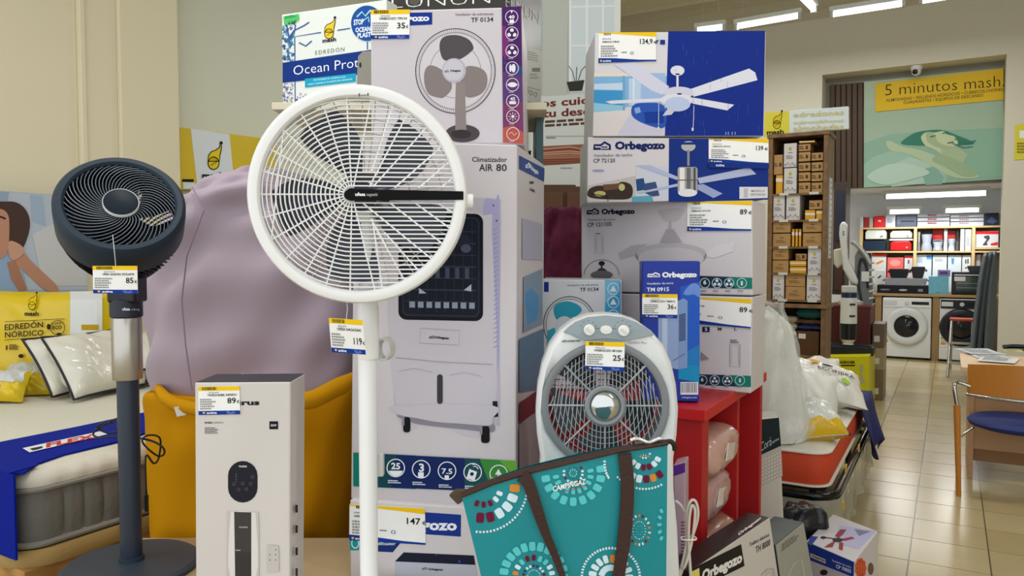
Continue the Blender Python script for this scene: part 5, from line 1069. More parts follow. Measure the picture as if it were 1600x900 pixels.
bk_ = lambda u, v: bagpt(u, v, -.03-.17*v) - tn*bagbulge(u, v)*2
m = MB(); m.grid(lambda u, v: bk_(1-u, 1-v), 16, 12); m.build('back_panel', teal, tb, smooth=80)
m = MB(); m.grid(lambda u, v: lerp(bagpt(0, 1-v), bk_(0, 1-v), 1-u), 4, 12); m.grid(lambda u, v: lerp(bagpt(1, 1-v), bk_(1, 1-v), u), 4, 12); m.grid(lambda u, v: lerp(bagpt(u, 1), bk_(u, 1), 1-v), 12, 3); m.build('gusset', mat('#c9cdc8', rough=.35), tb, smooth=50)
brown = mat('#3a231c', rough=.7, bump=.3, bscale=160)
m = MB(); m.grid(lambda u, v: lerp(bagpt(u, 0, .001), bagpt(u, 0, -.03), v)+Z*(.004*math.sin(math.pi*v)+.002), 30, 6); m.build('zip_strip', brown, tb, smooth=60)
m = MB(); m.tube([bagpt(i/20, 0, .002)+Z*.004 for i in range(21)], .0035, 6); m.build('edge_binding', brown, tb, smooth=60)
q = [P(x, y, YT+.01) for x, y in ((702, 772), (712, 763), (728, 763), (730, 776), (716, 786))]; MB().prism(q[::-1], (0, -1, 0), .012).build('zip_tab', mat('#4a3a26', rough=.6), tb, bevel=.002)
pts = [bagpt(1, 0, -.02), P(1048, 690, YT+.02), P(1053, 695, YT+.02), P(1054, 702, YT+.03)]; MB().tube(spline(pts), .005, 8).build('zip_pull', mat('#241512', rough=.6), tb, smooth=60)
q = bagpt(.9, 0, -.012)+Z*.012; m = MB(); m.tube([q+V((-.03+.06*i/8, 0, .004*math.sin(i))) for i in range(9)], .004, 8); m.build('zip_slider', mat('#cfccc4', metal=.7, rough=.25), tb, smooth=60)
def strap(name, cl, off):
    m = MB(); L = []; Rr = []
    pts = [V((x, y, wd)) for x, y, wd in cl]; pts = spline(pts, 5)
    for i, p in enumerate(pts):
        t = pts[min(i+1, len(pts)-1)]-pts[max(0, i-1)]; l = math.hypot(t.x, t.y); nx, ny = -t.y/l, t.x/l; x, y, wd = 700+p.x/4.092, 680+p.y/4.092, p.z/8.184
        u, v = baguv(x, y); h = off+.004*math.sin(math.pi*i/len(pts))+bagbulge(u, v)
        L.append((tp(x+nx*wd, y+ny*wd, h), tp(x+nx*wd, y+ny*wd, h+.004))); Rr.append((tp(x-nx*wd, y-ny*wd, h), tp(x-nx*wd, y-ny*wd, h+.004)))
    k = len(L); vs = [p for i in range(k) for p in (L[i][0], L[i][1], Rr[i][1], Rr[i][0])]
    m.add(vs, [(i*4+j, i*4+(j+1) % 4, (i+1)*4+(j+1) % 4, (i+1)*4+j) for i in range(k-1) for j in range(4)]); m.build(name, brown, tb, smooth=50)
strap('strap', [(470, 240, 90), (512, 290, 78), (560, 430, 72), (620, 600, 56), (680, 740, 48), (735, 900, 40), (770, 1050, 44)], .006)
strap('strap', [(1120, 105, 84), (1135, 300, 84), (1118, 560, 84), (1085, 780, 76), (1060, 930, 70), (1040, 1060, 66)], .006)
def bul(u, v):
    p = to+te*u+tz*v; r = p-CAM; dz = r.dot(FW); x = 800+F*r.x/dz; y = 450-F*r.dot(UP)/dz; return bagbulge(*baguv(x, y))
fc = Face(to, te, tz, tn, bul); a = Art(fc, base=.0014, step=.0002).crop(700, 680, 4.092)
TQ, WH, MR, OR = '#5cc9cc', '#d3e9f2', '#6a1c38', '#d58a38'
def inside(x, y):
    X, Y = 700+x/4.092, 680+y/4.092; u, v = baguv(X, Y); return .012 < u < .985 and .02 < v < 1
def dab(x, y, w, h, q, col):
    c_, s_ = math.cos(q), math.sin(q); e = []
    for i in range(12):
        t = 2*math.pi*i/12; cx = math.copysign(abs(math.cos(t))**.5, math.cos(t))*w/2; sy = math.copysign(abs(math.sin(t))**.5, math.sin(t))*h/2; e.append((x+cx*c_-sy*s_, y+cx*s_+sy*c_))
    if inside(x, y) and sum(inside(*p) for p in e) > 9: a.poly(e, col, False)
def ringd(cx, cy, r, n, w, h, cols, a0=0, a1=360, sq=1.):
    for i in range(n):
        q = math.radians(a0+(a1-a0)*(i+.5)/n); dab(cx+r*math.cos(q), cy+r*math.sin(q)*sq, h, w, math.atan2(math.sin(q)*sq, math.cos(q)), cols[i % len(cols)])
# upper left circle
ringd(215, 325, 292, 30, 14, 15, [WH], -8, 125); ringd(222, 322, 205, 9, 50, 66, [OR, WH, WH, WH, MR, MR, OR, MR, WH], -5, 158); ringd(225, 330, 112, 6, 28, 40, [WH, WH, MR, MR, MR, MR], 10, 145); ringd(225, 325, 46, 9, 16, 20, [WH, OR, WH, WH, OR, MR], 0, 180)
# upper centre circle
ringd(800, 245, 178, 18, 44, 56, [TQ]); ringd(800, 245, 112, 18, 24, 40, [TQ]); ringd(800, 240, 60, 16, 14, 16, [WH, WH, MR, WH]); ringd(800, 240, 38, 16, 6, 7, ['#0a5a68']); ringd(800, 240, 22, 9, 6, 6, [WH])
# lower centre-left circle
ringd(548, 900, 192, 16, 42, 58, [TQ], 150, 400); ringd(548, 900, 118, 18, 26, 38, [WH, TQ, MR, MR, TQ, TQ, WH, WH, MR, OR]); ringd(548, 900, 66, 18, 14, 18, [WH, MR, '#26457a', WH]); ringd(548, 900, 40, 20, 6, 7, [WH, '#9ad3d6'])
# upper right
ringd(1255, 110, 232, 25, 13, 14, [WH], 15, 140); ringd(1255, 112, 168, 8, 38, 50, [WH, WH, MR, MR, OR, MR], 0, 125); ringd(1255, 110, 95, 6, 30, 40, [WH, WH, MR, MR], 15, 150); ringd(1255, 108, 36, 12, 12, 13, [WH, OR, WH]); ringd(1255, 108, 20, 8, 7, 7, [WH])
# lower right
ringd(1040, 905, 185, 30, 12, 17, [WH], 180, 360); ringd(1040, 905, 118, 9, 32, 52, [WH, WH, WH, WH, OR, OR], 180, 370); ringd(1040, 905, 60, 9, 26, 40, [WH], 190, 350)
ringd(1222, 605, 66, 18, 12, 18, [WH, OR, MR, WH], 0, 360, 1.4); ringd(1222, 605, 40, 18, 7, 8, [WH, '#9ad3d6'], 0, 360, 1.4); ringd(1222, 605, 20, 8, 6, 6, [TQ], 0, 360, 1.4)
ringd(1412, 570, 62, 9, 20, 28, [TQ], 95, 265, 2.3); ringd(1412, 570, 32, 7, 10, 13, [WH, OR, WH], 100, 260, 2.2)
ringd(1060, 170, 60, 10, 12, 18, [WH], 120, 215, 2.); ringd(165, 900, 36, 7, 14, 16, [WH, MR], -60, 60, 2.)
a.build('mosaic_print', tb)['kind'] = 'stuff'
a = Art(fc, base=.003).crop(700, 680, 4.092); a.text('CAMPINGAZ', 668, 356, 880, 306, 32, '#eef2f2', .03); a.line([(745, 356), (800, 345), (885, 318)], 4, '#b8323a'); a.build('logo', tb)
# ---- cartons right of the bag
k = carton('slim_box', 'blue slim carton seen between the teal bag and the white cord', [(1000, 772), (1055, 776), (1055, ypix(1055, DZ, 1.86, 8, 1030, 850)), (1000, ypix(1000, DZ, 1.86, 8, 1030, 850))], 1.86, 8, .07, '#1d55a8')
a = Art(k.face)
for y in (805, 852, 880): a.ring(1048, y, 5, 6, 1, '#cfe0ee', 14)
a.build('front_print', k.root)
k2 = carton('slim_box', 'lilac and purple slim carton tucked against the red counter', [(1052, 727), (1071, 722), (1071, ypix(1071, .002, 1.95, 20, 1060, 850)), (1050, ypix(1050, .002, 1.95, 20, 1060, 850))], 1.95, 20, .07, '#b79aa6')
a = Art(k2.face); a.poly([(1052.5, 728), (1070.5, 723), (1070.5, 738), (1052.5, 744)], '#5b2d86')
for i in range(16): a.rect(1064, 815+i*5, 1070, 817+i*5, '#7a4a58', i == 0)
a.build('front_print', k2.root)
# ---- towel rail carton, dark green carton, ceiling fan carton on the floor
def panelbox(name, label, TL, TR, d, yaw, depth, z0, lean_px, col, topcol, group=None):
    cx, cy = (TL[0]+TR[0])/2, (TL[1]+TR[1])/2
    yR = ypix(TR[0]+lean_px, z0, d, yaw, cx, cy); yL = ypix(TL[0]+lean_px*.9, z0, d, yaw, cx, cy)
    ex, n = facing(yaw); o = P(cx, cy, d); c = [PL(x, y, o, n) for x, y in (TL, TR, (TR[0]+lean_px, yR), (TL[0]+lean_px*.9, yL))]; b = [p-n*depth for p in c]
    k = Carton(); base = sum((c[2], c[3], b[2], b[3]), V((0, 0, 0)))/4; k.root = thing(name, label, 'box', (base.x, base.y, z0), group)
    m = MB(); m.use(card(col)); m.hexa(c+b); m.use(card(topcol)); m.mi[2] = m.cur; m.mi[5] = m.cur; m.build('carton', None, k.root, bevel=.003)
    k.face = Face(o, ex, Z, n); k.top = Face(c[0], ex, -n, Z); k.c = c; k.n = n; k.ex = ex; return k
k = panelbox('towel_rail_box', 'white towel rail carton with black logo band leaning low by the red counter', (1078, 893), (1203, 808), 2.0, -50, .07, 0, 40, '#c9c4c0', '#241a1e')
a = Art(k.face).crop(1040, 560, 2.647)
a.poly([(108, 870), (312, 768), (326, 858), (230, 905), (120, 960)], '#14141a'); a.text('Orbegozo', 150, 920, 316, 840, 40, '#e6e4e0', .05); a.text('Toallero eléctrico', 346, 778, 428, 735, 15, '#3a383c'); a.text('TH 8000', 372, 806, 432, 772, 26, '#2c2a30'); a.poly([(100, 885), (138, 866), (140, 905), (104, 925)], '#d9cf6a')
a.line([(395, 895), (420, 872), (445, 870), (450, 905)], 5, '#a9a5a2'); a.line([(405, 905), (425, 884), (438, 884), (440, 905)], 3, '#b5b1ae'); a.build('front_print', k.root)
a = Art(k.top).crop(1040, 560, 2.647); a.text('Orbegozo', 300, 735, 395, 664, 12, '#d8d4d2', .05); a.build('top_print', k.root)
k = panelbox('appliance_box', 'grey carton with dark green top right of the towel rail carton', (1212, 852), (1256, 816), 2.42, -50, .10, 0, 34, '#9a9a94', '#2f3b38')
a = Art(k.face).crop(1040, 560, 2.647); a.greek(480, 768, 560, 800, 3, '#6a6a66', -.75); a.line([(505, 905), (530, 850), (560, 830), (575, 905)], 5, '#b9b9b2'); a.build('front_print', k.root)
a = Art(k.top).crop(1040, 560, 2.647); a.text('SLIM', 478, 700, 525, 672, 8, '#7d8783', .04); a.build('top_print', k.root)
zt = .30; near, lf, rt = [V((*G(x, y, zt)[:2], zt)) for x, y in ((1335, 878), (1260, 845), (1372, 830))]; bk2 = lf+rt-near
t = thing('ceiling_fan_box', 'small ceiling fan carton with red fan picture on the tiles', 'box', (near+bk2)/2-Z*zt)
dn = lambda p: V((p.x, p.y, .001)); m = MB(); m.hexa([lf, near, dn(near), dn(lf), bk2, rt, dn(rt), dn(bk2)]); m.use(card('#c9c6cb')); m.mi = [0]*6; m.m = [card('#c9c6cb')]; m.build('carton', None, t, bevel=.003)
e_ = (near-lf).normalized(); nf = V((e_.y, -e_.x, 0)); fcl = Face(near, e_, Z, nf); e2_ = (rt-near).normalized(); nr = V((e2_.y, -e2_.x, 0)); fcr = Face(near, e2_, Z, nr); fct = Face(near, e_, V((-e_.y, e_.x, 0)), Z)
a = Art(fct).crop(1040, 560, 2.647)
a.poly([(720, 690), (872, 715), (800, 790), (690, 760)], '#b4b3d4'); a.poly([(780, 706), (850, 716), (800, 735)], '#7a7c9c'); a.poly([(600, 735), (632, 738), (602, 775), (586, 765)], '#2a3f8a')
for p in ([(715, 745), (700, 735), (722, 708), (748, 708), (735, 728)], [(720, 748), (770, 738), (784, 746), (740, 756)], [(705, 752), (672, 770), (656, 782), (690, 782)], [(718, 758), (716, 790), (732, 795), (736, 765)]): a.poly(p, '#8c3a3e')
a.ell(712, 752, 22, 9, '#2c2226', 16); a.line([(650, 740), (712, 748)], 4, '#3a3236'); a.ell(652, 742, 12, 6, '#2c2c34', 10); a.greek(640, 690, 690, 705, 1, '#8a8a90'); a.build('top_print', t)
a = Art(fcl).crop(1040, 560, 2.647); a.poly([(586, 760), (780, 842), (778, 905), (586, 830)], '#22409a'); a.poly([(600, 805), (662, 832), (662, 848), (600, 822)], '#e4dcc8'); a.text(LOGO, 604, 820, 660, 842, 10, '#1c1c30', .04); a.text('Ventilador de techo', 688, 838, 768, 868, 8, '#dfe4f0'); a.text('CP 70055', 705, 866, 768, 888, 14, '#eef1f6', .02); a.ell(655, 885, 16, 12, '#3a2a2e', 12); a.build('left_print', t)
a = Art(fcr).crop(1040, 560, 2.647)
for i in range(9): q = 2*math.pi*i/9; a.ell(806+16*math.cos(q), 868+30*math.sin(q), 9, 14, '#d0532c', 8, i == 0)
a.ell(806, 868, 14, 24, '#c84a28', 14); a.ell(848, 870, 12, 26, '#6a4a44', 12); a.build('right_print', t)
# ---- dark bundle on the floor
t = thing('dark_bundle', 'black plastic bundle on the floor under the orange mattress', 'bundle', G(1262, 880, 0))
rows = smooth_rows([(788, 1240, 1262), (794, 1226, 1282), (812, 1216, 1292), (850, 1212, 1296), (900, 1214, 1292), (ypix(1250, .002, 3.12, 0, 1250, 850), 1222, 1284)], 4); loft_px(rows, 3.12, .5, 32, .008, 4).build('body', mat('#15161a', rough=.25, bump=.6, bscale=20), t, smooth=70)
# ---- thermal bag
yb = ypix(1205, .002, 3.0, 10, 1205, 720)
k = carton('bedding_bag', 'white dotted bedding bag with dark band beside the red counter', [(1176, 655), (1217, 652), (1232, yb), (1174, yb)], 3.0, 10, .14, '#c3c0b4', cat='bag', body='bag_body', bevel=.01)
a = Art(k.face).crop(1180, 460, 2.432)
a.poly([(0, 478), (90, 468), (98, 575), (0, 620)], '#1c2b2c'); a.text('Corà', 20, 598, 62, 572, 34, '#d6dad6', -.01); a.text('termo', 64, 568, 90, 552, 12, '#aeb4b0'); a.poly([(0, 620), (98, 575), (104, 690), (0, 740)], '#b4b1a6')
for i in range(7):
    for j in range(9): a.ell(8+j*11, 640+i*14-j*5, 3, 3.4, '#d6d4ca', 6, i+j == 0)
a.build('front_print', k.root)
# ================================================================== ORANGE MATTRESS ON FRAME
C2 = P(1294, 709, 3.4); OZ1 = C2.z; OZ0 = P(1291, 766, 3.4).z; oa1 = C2.dot(T); ob0 = C2.dot(U); ob1 = G(1352, 616, OZ1).dot(U); oa0 = oa1-.9
om = thing('mattress', 'orange sided mattress with white top near the tiled aisle', 'mattress', R((oa0+oa1)/2, (ob0+ob1)/2, OZ0))
base = rrect(oa0, oa1, ob0, ob1, .09, 6, .08); hz_ = OZ1-OZ0; z = lambda t: OZ0+hz_*t
m = MB(); stack(m, [(offs(base, -.005), z(.06)), (offs(base, .006), z(.3)), (offs(base, .006), z(.7)), (offs(base, -.005), z(.93))]); m.build('side_band', mat('#c2401c', rough=.65, bump=.15, bscale=60), om, smooth=50)
for t0, t1 in ((0, .08), (.91, 1.0)): m = MB(); stack(m, [(offs(base, -.006), z(t0)), (offs(base, .008), z(lerp(t0, t1, .3))), (offs(base, .008), z(lerp(t0, t1, .7))), (offs(base, -.01), z(t1))]); m.build('white_border', mat('#d8d5ca', rough=.7), om, smooth=60)
m = MB(); stack(m, [(offs(base, -.012), z(.97)), (offs(base, -.03), z(1.03)), (offs(base, -.08), z(1.06))]); m.build('top_panel', mat('#cfcdbf', rough=.75, bump=.2, bscale=20), om, smooth=50)
fr = thing('folding_bed', 'chrome bed frame in clear plastic wrap under the orange mattress', 'bed frame', R((oa0+oa1)/2, (ob0+ob1)/2, 0))
fb = offs(base, .03); m = MB(); m.tube([R(p, q, OZ0-.03) for p, q in fb], .018, 10, True); m.build('rim_tube', mat('#2a2d33', rough=.18, metal=.8), fr, smooth=60)
m = MB(); m.tube([R(p, q, OZ0-.085) for p, q in fb], .014, 10, True); m.build('lower_rail', mat('#3a3d42', rough=.2, metal=.8), fr, smooth=60)
for i in range(9): m = MB(); bq = lerp(ob0+.1, ob1-.1, i/8); roomslab(m, oa0+.02, oa1-.02, bq-.03, bq+.03, OZ0-.03, OZ0-.012); m.build('slat', mat('#25221f', rough=.6), fr)
for aa in (oa0+.08, oa1-.08):
    for bq in (ob0+.12, ob1-.12): MB().tube([R(aa, bq, 0), R(aa, bq, OZ0-.04)], .018, 10).build('leg', mat('#1d1f24', rough=.4), fr, smooth=50)
m = MB(); fb2 = offs(rrect(oa0, oa1, ob0, ob1, .09, 6, .03), .05); kk = len(fb2)
stack(m, [(offs(fb2, [.012*math.sin(i*.9)+.01*math.sin(i*.37) for i in range(kk)]), .09), (offs(fb2, [.012*math.sin(i*.7+1) for i in range(kk)]), .17), (offs(fb2, [.006*math.sin(i*.9+2) for i in range(kk)]), OZ0-.09), (fb2, OZ0-.045)], False)
m.build('plastic_wrap', mat('#a9aa9c', rough=.12, alpha=.72, bump=.9, bscale=12, coat=.6), fr, smooth=70)
for x, y in ((1322, 732), (1318, 790), (1342, 700)):
    q = PA(x, y, oa1+.075); MB().box(q, .03, .006, .035, U, T, Z).build('yellow_sticker', mat('#c9a21c', rough=.4), fr)
# blue cloth over the far corner
t = thing('blue_cloth', 'dark blue cloth draped over the far corner of the orange mattress', 'cloth', R(oa1, ob1, OZ0))
def dr(u, v):
    bq = lerp(ob1-.62, ob1+.04, u)
    if v < .5: return R(oa1-.34+.375*v*2, bq, OZ1+.018+.006*math.sin(9*u+4*v))
    s = (v-.5)*2; return R(oa1+.035+.07*s+.025*math.sin(9*u+2*s)*s, bq, OZ1+.016-(.24+.05*math.sin(6*u+1)+.10*u)*s)
m = MB(); m.grid(dr, 20, 16); m.build('cloth', mat('#16245e', rough=.7, bump=.2, bscale=40), t, smooth=80); t.children[0].modifiers.new('thick', 'SOLIDIFY').thickness = .006
# bags and pillows on it
mz = OZ1+.014
plw = mat('#d9d8d0', rough=.3, coat=.35, bump=.4, bscale=10)
g = G(1262, 684, mz); o, pf, n = pillow('duvet_bag', 'clear bag with yellow base and zip at the mattress near edge', g+Z*.075+U*.05, (1, -.05, .12), (0, .8, .40), .29, .26, .15, mat('#d2d4d0', rough=.12, coat=.6, bump=.7, bscale=16), None, 'bags on the orange mattress', cat='duvet bag', seed=12)
m = MB(); m.grid(lambda u, v: pf(u, v*.22, 1)+n*.004, 14, 6); m.grid(lambda u, v: pf(u, v*.35, -1)-n*.004, 14, 6); m.build('yellow_base', mat('#d3ac14', rough=.3), o, smooth=80)
MB().tube([pf(i/10*.0+1, i/10*.6, 0) for i in range(11)], .006, 6).build('zip', mat('#1c1a18', rough=.5), o, smooth=60)
t = thing('plastic_bag', 'big clear plastic sack of white stuffing beside the carton stack', 'bag', G(1220, 690, mz))
yb = ypix(1222, mz, 3.62, 0, 1222, 600)
rows = smooth_rows([(480, 1190, 1200), (492, 1180, 1216), (515, 1168, 1232), (560, 1160, 1243), (620, 1158, 1254), (665, 1162, 1262), (yb, 1172, 1252)], 5); loft_px(rows, 3.62, .7, 44, .010, 2, 2.3, freq=6).build('stuffing', mat('#d6d7d0', rough=.45, bump=1., bscale=11), t, smooth=70)
rows = smooth_rows([(472, 1186, 1222), (492, 1176, 1222), (515, 1164, 1236), (560, 1156, 1247), (620, 1154, 1258), (665, 1158, 1266), (yb, 1168, 1256)], 5); loft_px(rows, 3.62, .73, 52, .013, 7, 2.3, freq=9).build('clear_film', mat('#eef2f0', rough=.06, alpha=.22, bump=1., bscale=20, coat=.8), t, smooth=70)
g = G(1272, 645, mz); pillow('folded_duvet', 'white folded duvet behind the clear yellow-based bag', g+Z*.10, (.9, -.35, -.15), (.15, .6, .7), .27, .27, .20, mat('#d3d4cd', rough=.6, bump=.25, bscale=12), None, 'bags on the orange mattress', cat='duvet', seed=21, wr=.008)
g = P(1294, 599, 4.3); o, pf, n = pillow('bagged_pillow', 'printed bagged pillow lying at the back of the orange mattress', g, (.95, -.12, -.26), (.25, .85, .42), .40, .32, .15, plw, None, 'bags on the orange mattress', seed=25)
fx = V((.95, -.12, -.26)).normalized(); fy = V((.25, .85, .42)); fy = (fy-fx*fy.dot(fx)).normalized(); fn = fx.cross(fy); pc = g
fc = Face(pc, fx, fy, fn if fn.dot(CAM-pc) > 0 else -fn, lambda u, v: .075*(max(0, 1-abs(u/.20)**3)*max(0, 1-abs(v/.16)**3))**.5+.012); a = Art(fc); a.raw = True
a.ell(-.10, .07, .03, .02, '#d39a1c', 12); a.rect(-.06, .045, .0, .06, '#2c2c28'); a.text('ECOFIBRA', -.09, -.01, .12, -.01, .03, '#33332e', .01); a.ell(.06, -.06, .026, .025, '#9cbf4a', 10); a.build('lettering', o)
g = G(1255, 622, mz); pillow('bagged_pillow', 'plain white pillow lying behind the plastic sack', g+Z*.10+U*.25, (1, -.2, .05), (0, .8, .5), .42, .34, .15, plw, None, 'bags on the orange mattress', seed=31)
# ================================================================== WOODEN SHELF WITH SMALL CARTONS
SB_ = 6.34; K7 = lambda x, y: (1180+x/2.194, 150+y/2.194)
def b7(x, y, b=SB_): return PB(*K7(x, y), b)
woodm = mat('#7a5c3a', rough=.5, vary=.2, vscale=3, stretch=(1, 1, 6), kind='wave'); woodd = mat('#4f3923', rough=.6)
p0 = b7(46, 140); p1 = b7(252, 140); sa0, sa1 = p0.dot(T), p1.dot(T); sz1 = b7(150, 138).z
ws = thing('wooden_shelf', 'tall wooden shelf filled with small cartons left of the doorway', 'shelf', R((sa0+sa1)/2, SB_+.2, 0))
DEP = .34
zl = [b7(150, y).z for y in (333, 425, 517, 608, 700)]
for aa in (sa0, sa1-.035): m = MB(); roomslab(m, aa, aa+.035, SB_, SB_+DEP, 0, sz1); m.build('side_panel', woodm, ws, bevel=.002)
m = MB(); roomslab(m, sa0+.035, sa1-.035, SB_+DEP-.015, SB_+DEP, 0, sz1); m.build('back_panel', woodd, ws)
m = MB(); roomslab(m, sa0-.01, sa1+.01, SB_-.01, SB_+DEP, sz1, sz1+.03); m.build('top_board', woodm, ws, bevel=.002)
for i, z_ in enumerate(zl): m = MB(); roomslab(m, sa0+.035, sa1-.035, SB_+.005, SB_+DEP-.015, z_-.014, z_); m.build('shelf_board', woodm, ws)
m = MB(); roomslab(m, sa0-.02, sa1+.02, SB_-.04, SB_+DEP, zl[4]-.06, zl[4]-.03); m.build('ledge', woodm, ws, bevel=.002)
m = MB(); roomslab(m, sa0+.035, sa1-.035, SB_+.005, SB_+DEP-.015, .62, .64); m.build('shelf_board', woodm, ws)
m = MB(); roomslab(m, sa1, sa1+.004, SB_+.08, SB_+.22, zl[3]+.12, zl[0]+.12); m.build('paper_strip', mat('#c9d0d2', rough=.5), ws)
for i in range(14): m = MB(); zz_ = lerp(zl[3]+.14, zl[0]+.08, i/13); roomslab(m, sa1+.004, sa1+.005, SB_+.10, SB_+.20, zz_, zz_+.012); m.build('strip_print', mat('#8a9498'), ws)
for z_ in zl: 
    for f in (.2, .7): m = MB(); ac_ = lerp(sa0, sa1, f); roomslab(m, ac_, ac_+.07, SB_-.002, SB_+.005, z_-.014, z_+.006); m.build('shelf_label', mat('#d2cfc4'), ws)
names = ('top shelf', 'second shelf', 'third shelf', 'fourth shelf', 'fifth shelf')
KR, WHF, ORG_ = 'kraft', 'white', 'orange'
spec = {0: [(62, 200, 95, 270, KR), (70, 270, 95, 330, ORG_), (97, 245, 143, 331, WHF), (97, 160, 143, 245, WHF), (148, 295, 190, 330, KR), (148, 260, 190, 293, KR), (148, 227, 190, 258, KR), (148, 190, 190, 225, KR), (148, 163, 190, 190, KR), (192, 295, 234, 328, KR), (192, 260, 234, 293, KR), (192, 225, 234, 258, KR), (192, 192, 234, 222, KR), (150, 151, 205, 162, ORG_)],
        1: [(58, 338, 102, 423, WHF), (105, 338, 154, 423, WHF), (170, 390, 206, 421, ORG_), (208, 391, 231, 421, ORG_), (184, 356, 232, 389, KR)],
        2: [(58, 471, 122, 515, KR), (58, 427, 122, 469, KR), (125, 455, 135, 513, ORG_), (137, 455, 147, 513, ORG_), (149, 455, 158, 513, ORG_), (162, 469, 231, 515, KR), (162, 427, 231, 467, KR)],
        3: [(58, 563, 115, 606, KR), (58, 522, 115, 561, KR), (118, 585, 175, 606, ORG_), (118, 564, 175, 583, ORG_), (138, 540, 176, 562, KR), (179, 520, 228, 606, WHF)],
        4: [(58, 610, 100, 697, WHF), (103, 654, 172, 697, KR), (103, 611, 172, 652, KR), (175, 612, 228, 697, WHF)]}
place = {0: ['beside the left panel', 'under the single carton at the left', 'lower of the white pair', 'upper of the white pair', 'bottom of the inner column', 'second up in the inner column', 'third up in the inner column', 'fourth up in the inner column', 'fifth up in the inner column', 'bottom of the right column', 'second up in the right column', 'third up in the right column', 'top of the right column', 'lying on the inner column'],
         1: ['at the left', 'right of the other white one', 'low in the middle', 'low at the right', 'lying above the orange pair'], 2: ['lower left', 'upper left', 'first of three upright', 'second of three upright', 'third of three upright', 'lower right', 'upper right'],
         3: ['lower left', 'upper left', 'lower of the flat pair', 'upper of the flat pair', 'above the orange pair', 'at the right'], 4: ['at the left', 'lower in the middle', 'upper in the middle', 'at the right']}
cols = {KR: '#b08a58', WHF: '#d3cfd0', ORG_: '#d9a02c'}
fcs = Face(R(0, SB_+.018), T, Z, -U)
for row, L in spec.items():
    low_ = {}
    for i, (x0, y0, x1, y1, kd) in enumerate(L):
        q0, q1 = b7(x0, y1, SB_+.02), b7(x1, y0, SB_+.02); zb_ = max(q0.z, zl[row]+.001) if y1 > {0: 326, 1: 418, 2: 508, 3: 602, 4: 690}[row] else q0.z
        if y1 > {0: 326, 1: 418, 2: 508, 3: 602, 4: 690}[row]: zb_ = zl[row]+.001
        zt_ = q1.z; 
        if row == 0: zt_ = min(zt_, sz1-.004)
        A0, A1 = max(q0.dot(T), sa0+.038), min(q1.dot(T), sa1-.038)
        t = thing('small_carton', f'{kd} carton on {names[row]} of the wooden shelf, {place[row][i]}', 'box', R((A0+A1)/2, SB_+.14, zb_), 'small cartons on the wooden shelf')
        m = MB(); roomslab(m, A0+.002, A1-.002, SB_+.02, SB_+.28, zb_, zt_-.002); m.build('carton', card(cols[kd]), t, bevel=.002)
        a = Art(fcs, base=.0006, step=.0002); a.crop(1180, 150, 2.194); cx, cy, w_, h_ = (x0+x1)/2, (y0+y1)/2, x1-x0, y1-y0
        fl_ = Face(R(0, SB_+.0195), T, Z, -U); a.fc = fl_
        if kd == WHF:
            a.ell(cx, y0+h_*.25, 5, 7, '#b8b43a', 8); a.text('mash', cx-8, y0+h_*.42, cx+8, y0+h_*.42, 4, '#5a5a5a', .02); a.greek(x0+w_*.2, y0+h_*.5, x1-w_*.2, y0+h_*.66, 3, '#8d8a90')
            for j in range(5): a.ell(x0+w_*(.15+.17*j), y1-h_*(.1+.06*(j % 2)), 3.5, 4.5, ['#a98fb0', '#8fae7c', '#c4aec8'][j % 3], 7, j == 0)
        elif kd == KR:
            if w_ < 50: a.rect(cx+4, cy-6, cx+12, cy+6, '#4a3c2a'); a.greek(x0+3, cy-6, cx+1, cy+8, 2, '#6e5434')
            else: a.text('mash', cx-7, y0+h_*.38, cx+7, y0+h_*.38, 4, '#5a4a2c', .02); a.greek(x0+w_*.2, y0+h_*.5, x1-w_*.2, y0+h_*.75, 2, '#8a6a40')
        else:
            a.rect(x0+1, y0+h_*.35, x1-1, y0+h_*.6, '#e6ded0') if w_ > h_ else a.rect(x0+1, y0+h_*.2, x1-1, y0+h_*.4, '#e6ded0')
        a.build('carton_print', t)
# textiles on the lower shelf
ac_ = b7(133, 800, SB_+.15).dot(T)
z_ = .64
zs = [b7(130, y, SB_+.1).z for y in (880, 855, 830, 805, 780)]
for i, (col, h_) in enumerate((('#8d8468', .07), ('#a59a7c', .06), ('#b8ae92', .06), ('#a8a088', .06), ('#b5ab8e', .05))):
    pillow('folded_cloth', ('olive', 'khaki', 'cream', 'grey beige', 'pale beige')[i]+' folded cloth in the left pile of the low shelf opening', R(sa0+.30*(sa1-sa0), SB_+.15, z_+h_/2), T, U, .20, .24, h_, mat(col, rough=.85), None, 'folded cloths in the low shelf opening', cat='cloth', seed=40+i, wr=.003, pw=8); z_ += h_
t = thing('brown_carton', 'brown carton with white tag in the low shelf opening', 'box', R(sa0+.72*(sa1-sa0), SB_+.15, .64)); m = MB(); roomslab(m, sa0+.52*(sa1-sa0), sa1-.05, SB_+.03, SB_+.28, .641, .83); m.build('carton', card('#54391f'), t, bevel=.003); m = MB(); roomslab(m, sa0+.55*(sa1-sa0), sa0+.67*(sa1-sa0), SB_+.026, SB_+.03, .77, .81); m.build('white_tag', mat('#cfcac0'), t)
for i, (col, h_, nm) in enumerate((('#23305e', .05, 'navy'), ('#6e5140', .04, 'brown'), ('#17504c', .10, 'dark green'))):
    pillow('folded_cloth', nm+' folded cloth on the brown carton in the low opening', R(sa0+.73*(sa1-sa0), SB_+.15, .832+(.025, .07, .14)[i]), T, U, .22, .24, h_, mat(col, rough=.85), None, 'folded cloths in the low shelf opening', cat='cloth', seed=50+i, wr=.004)
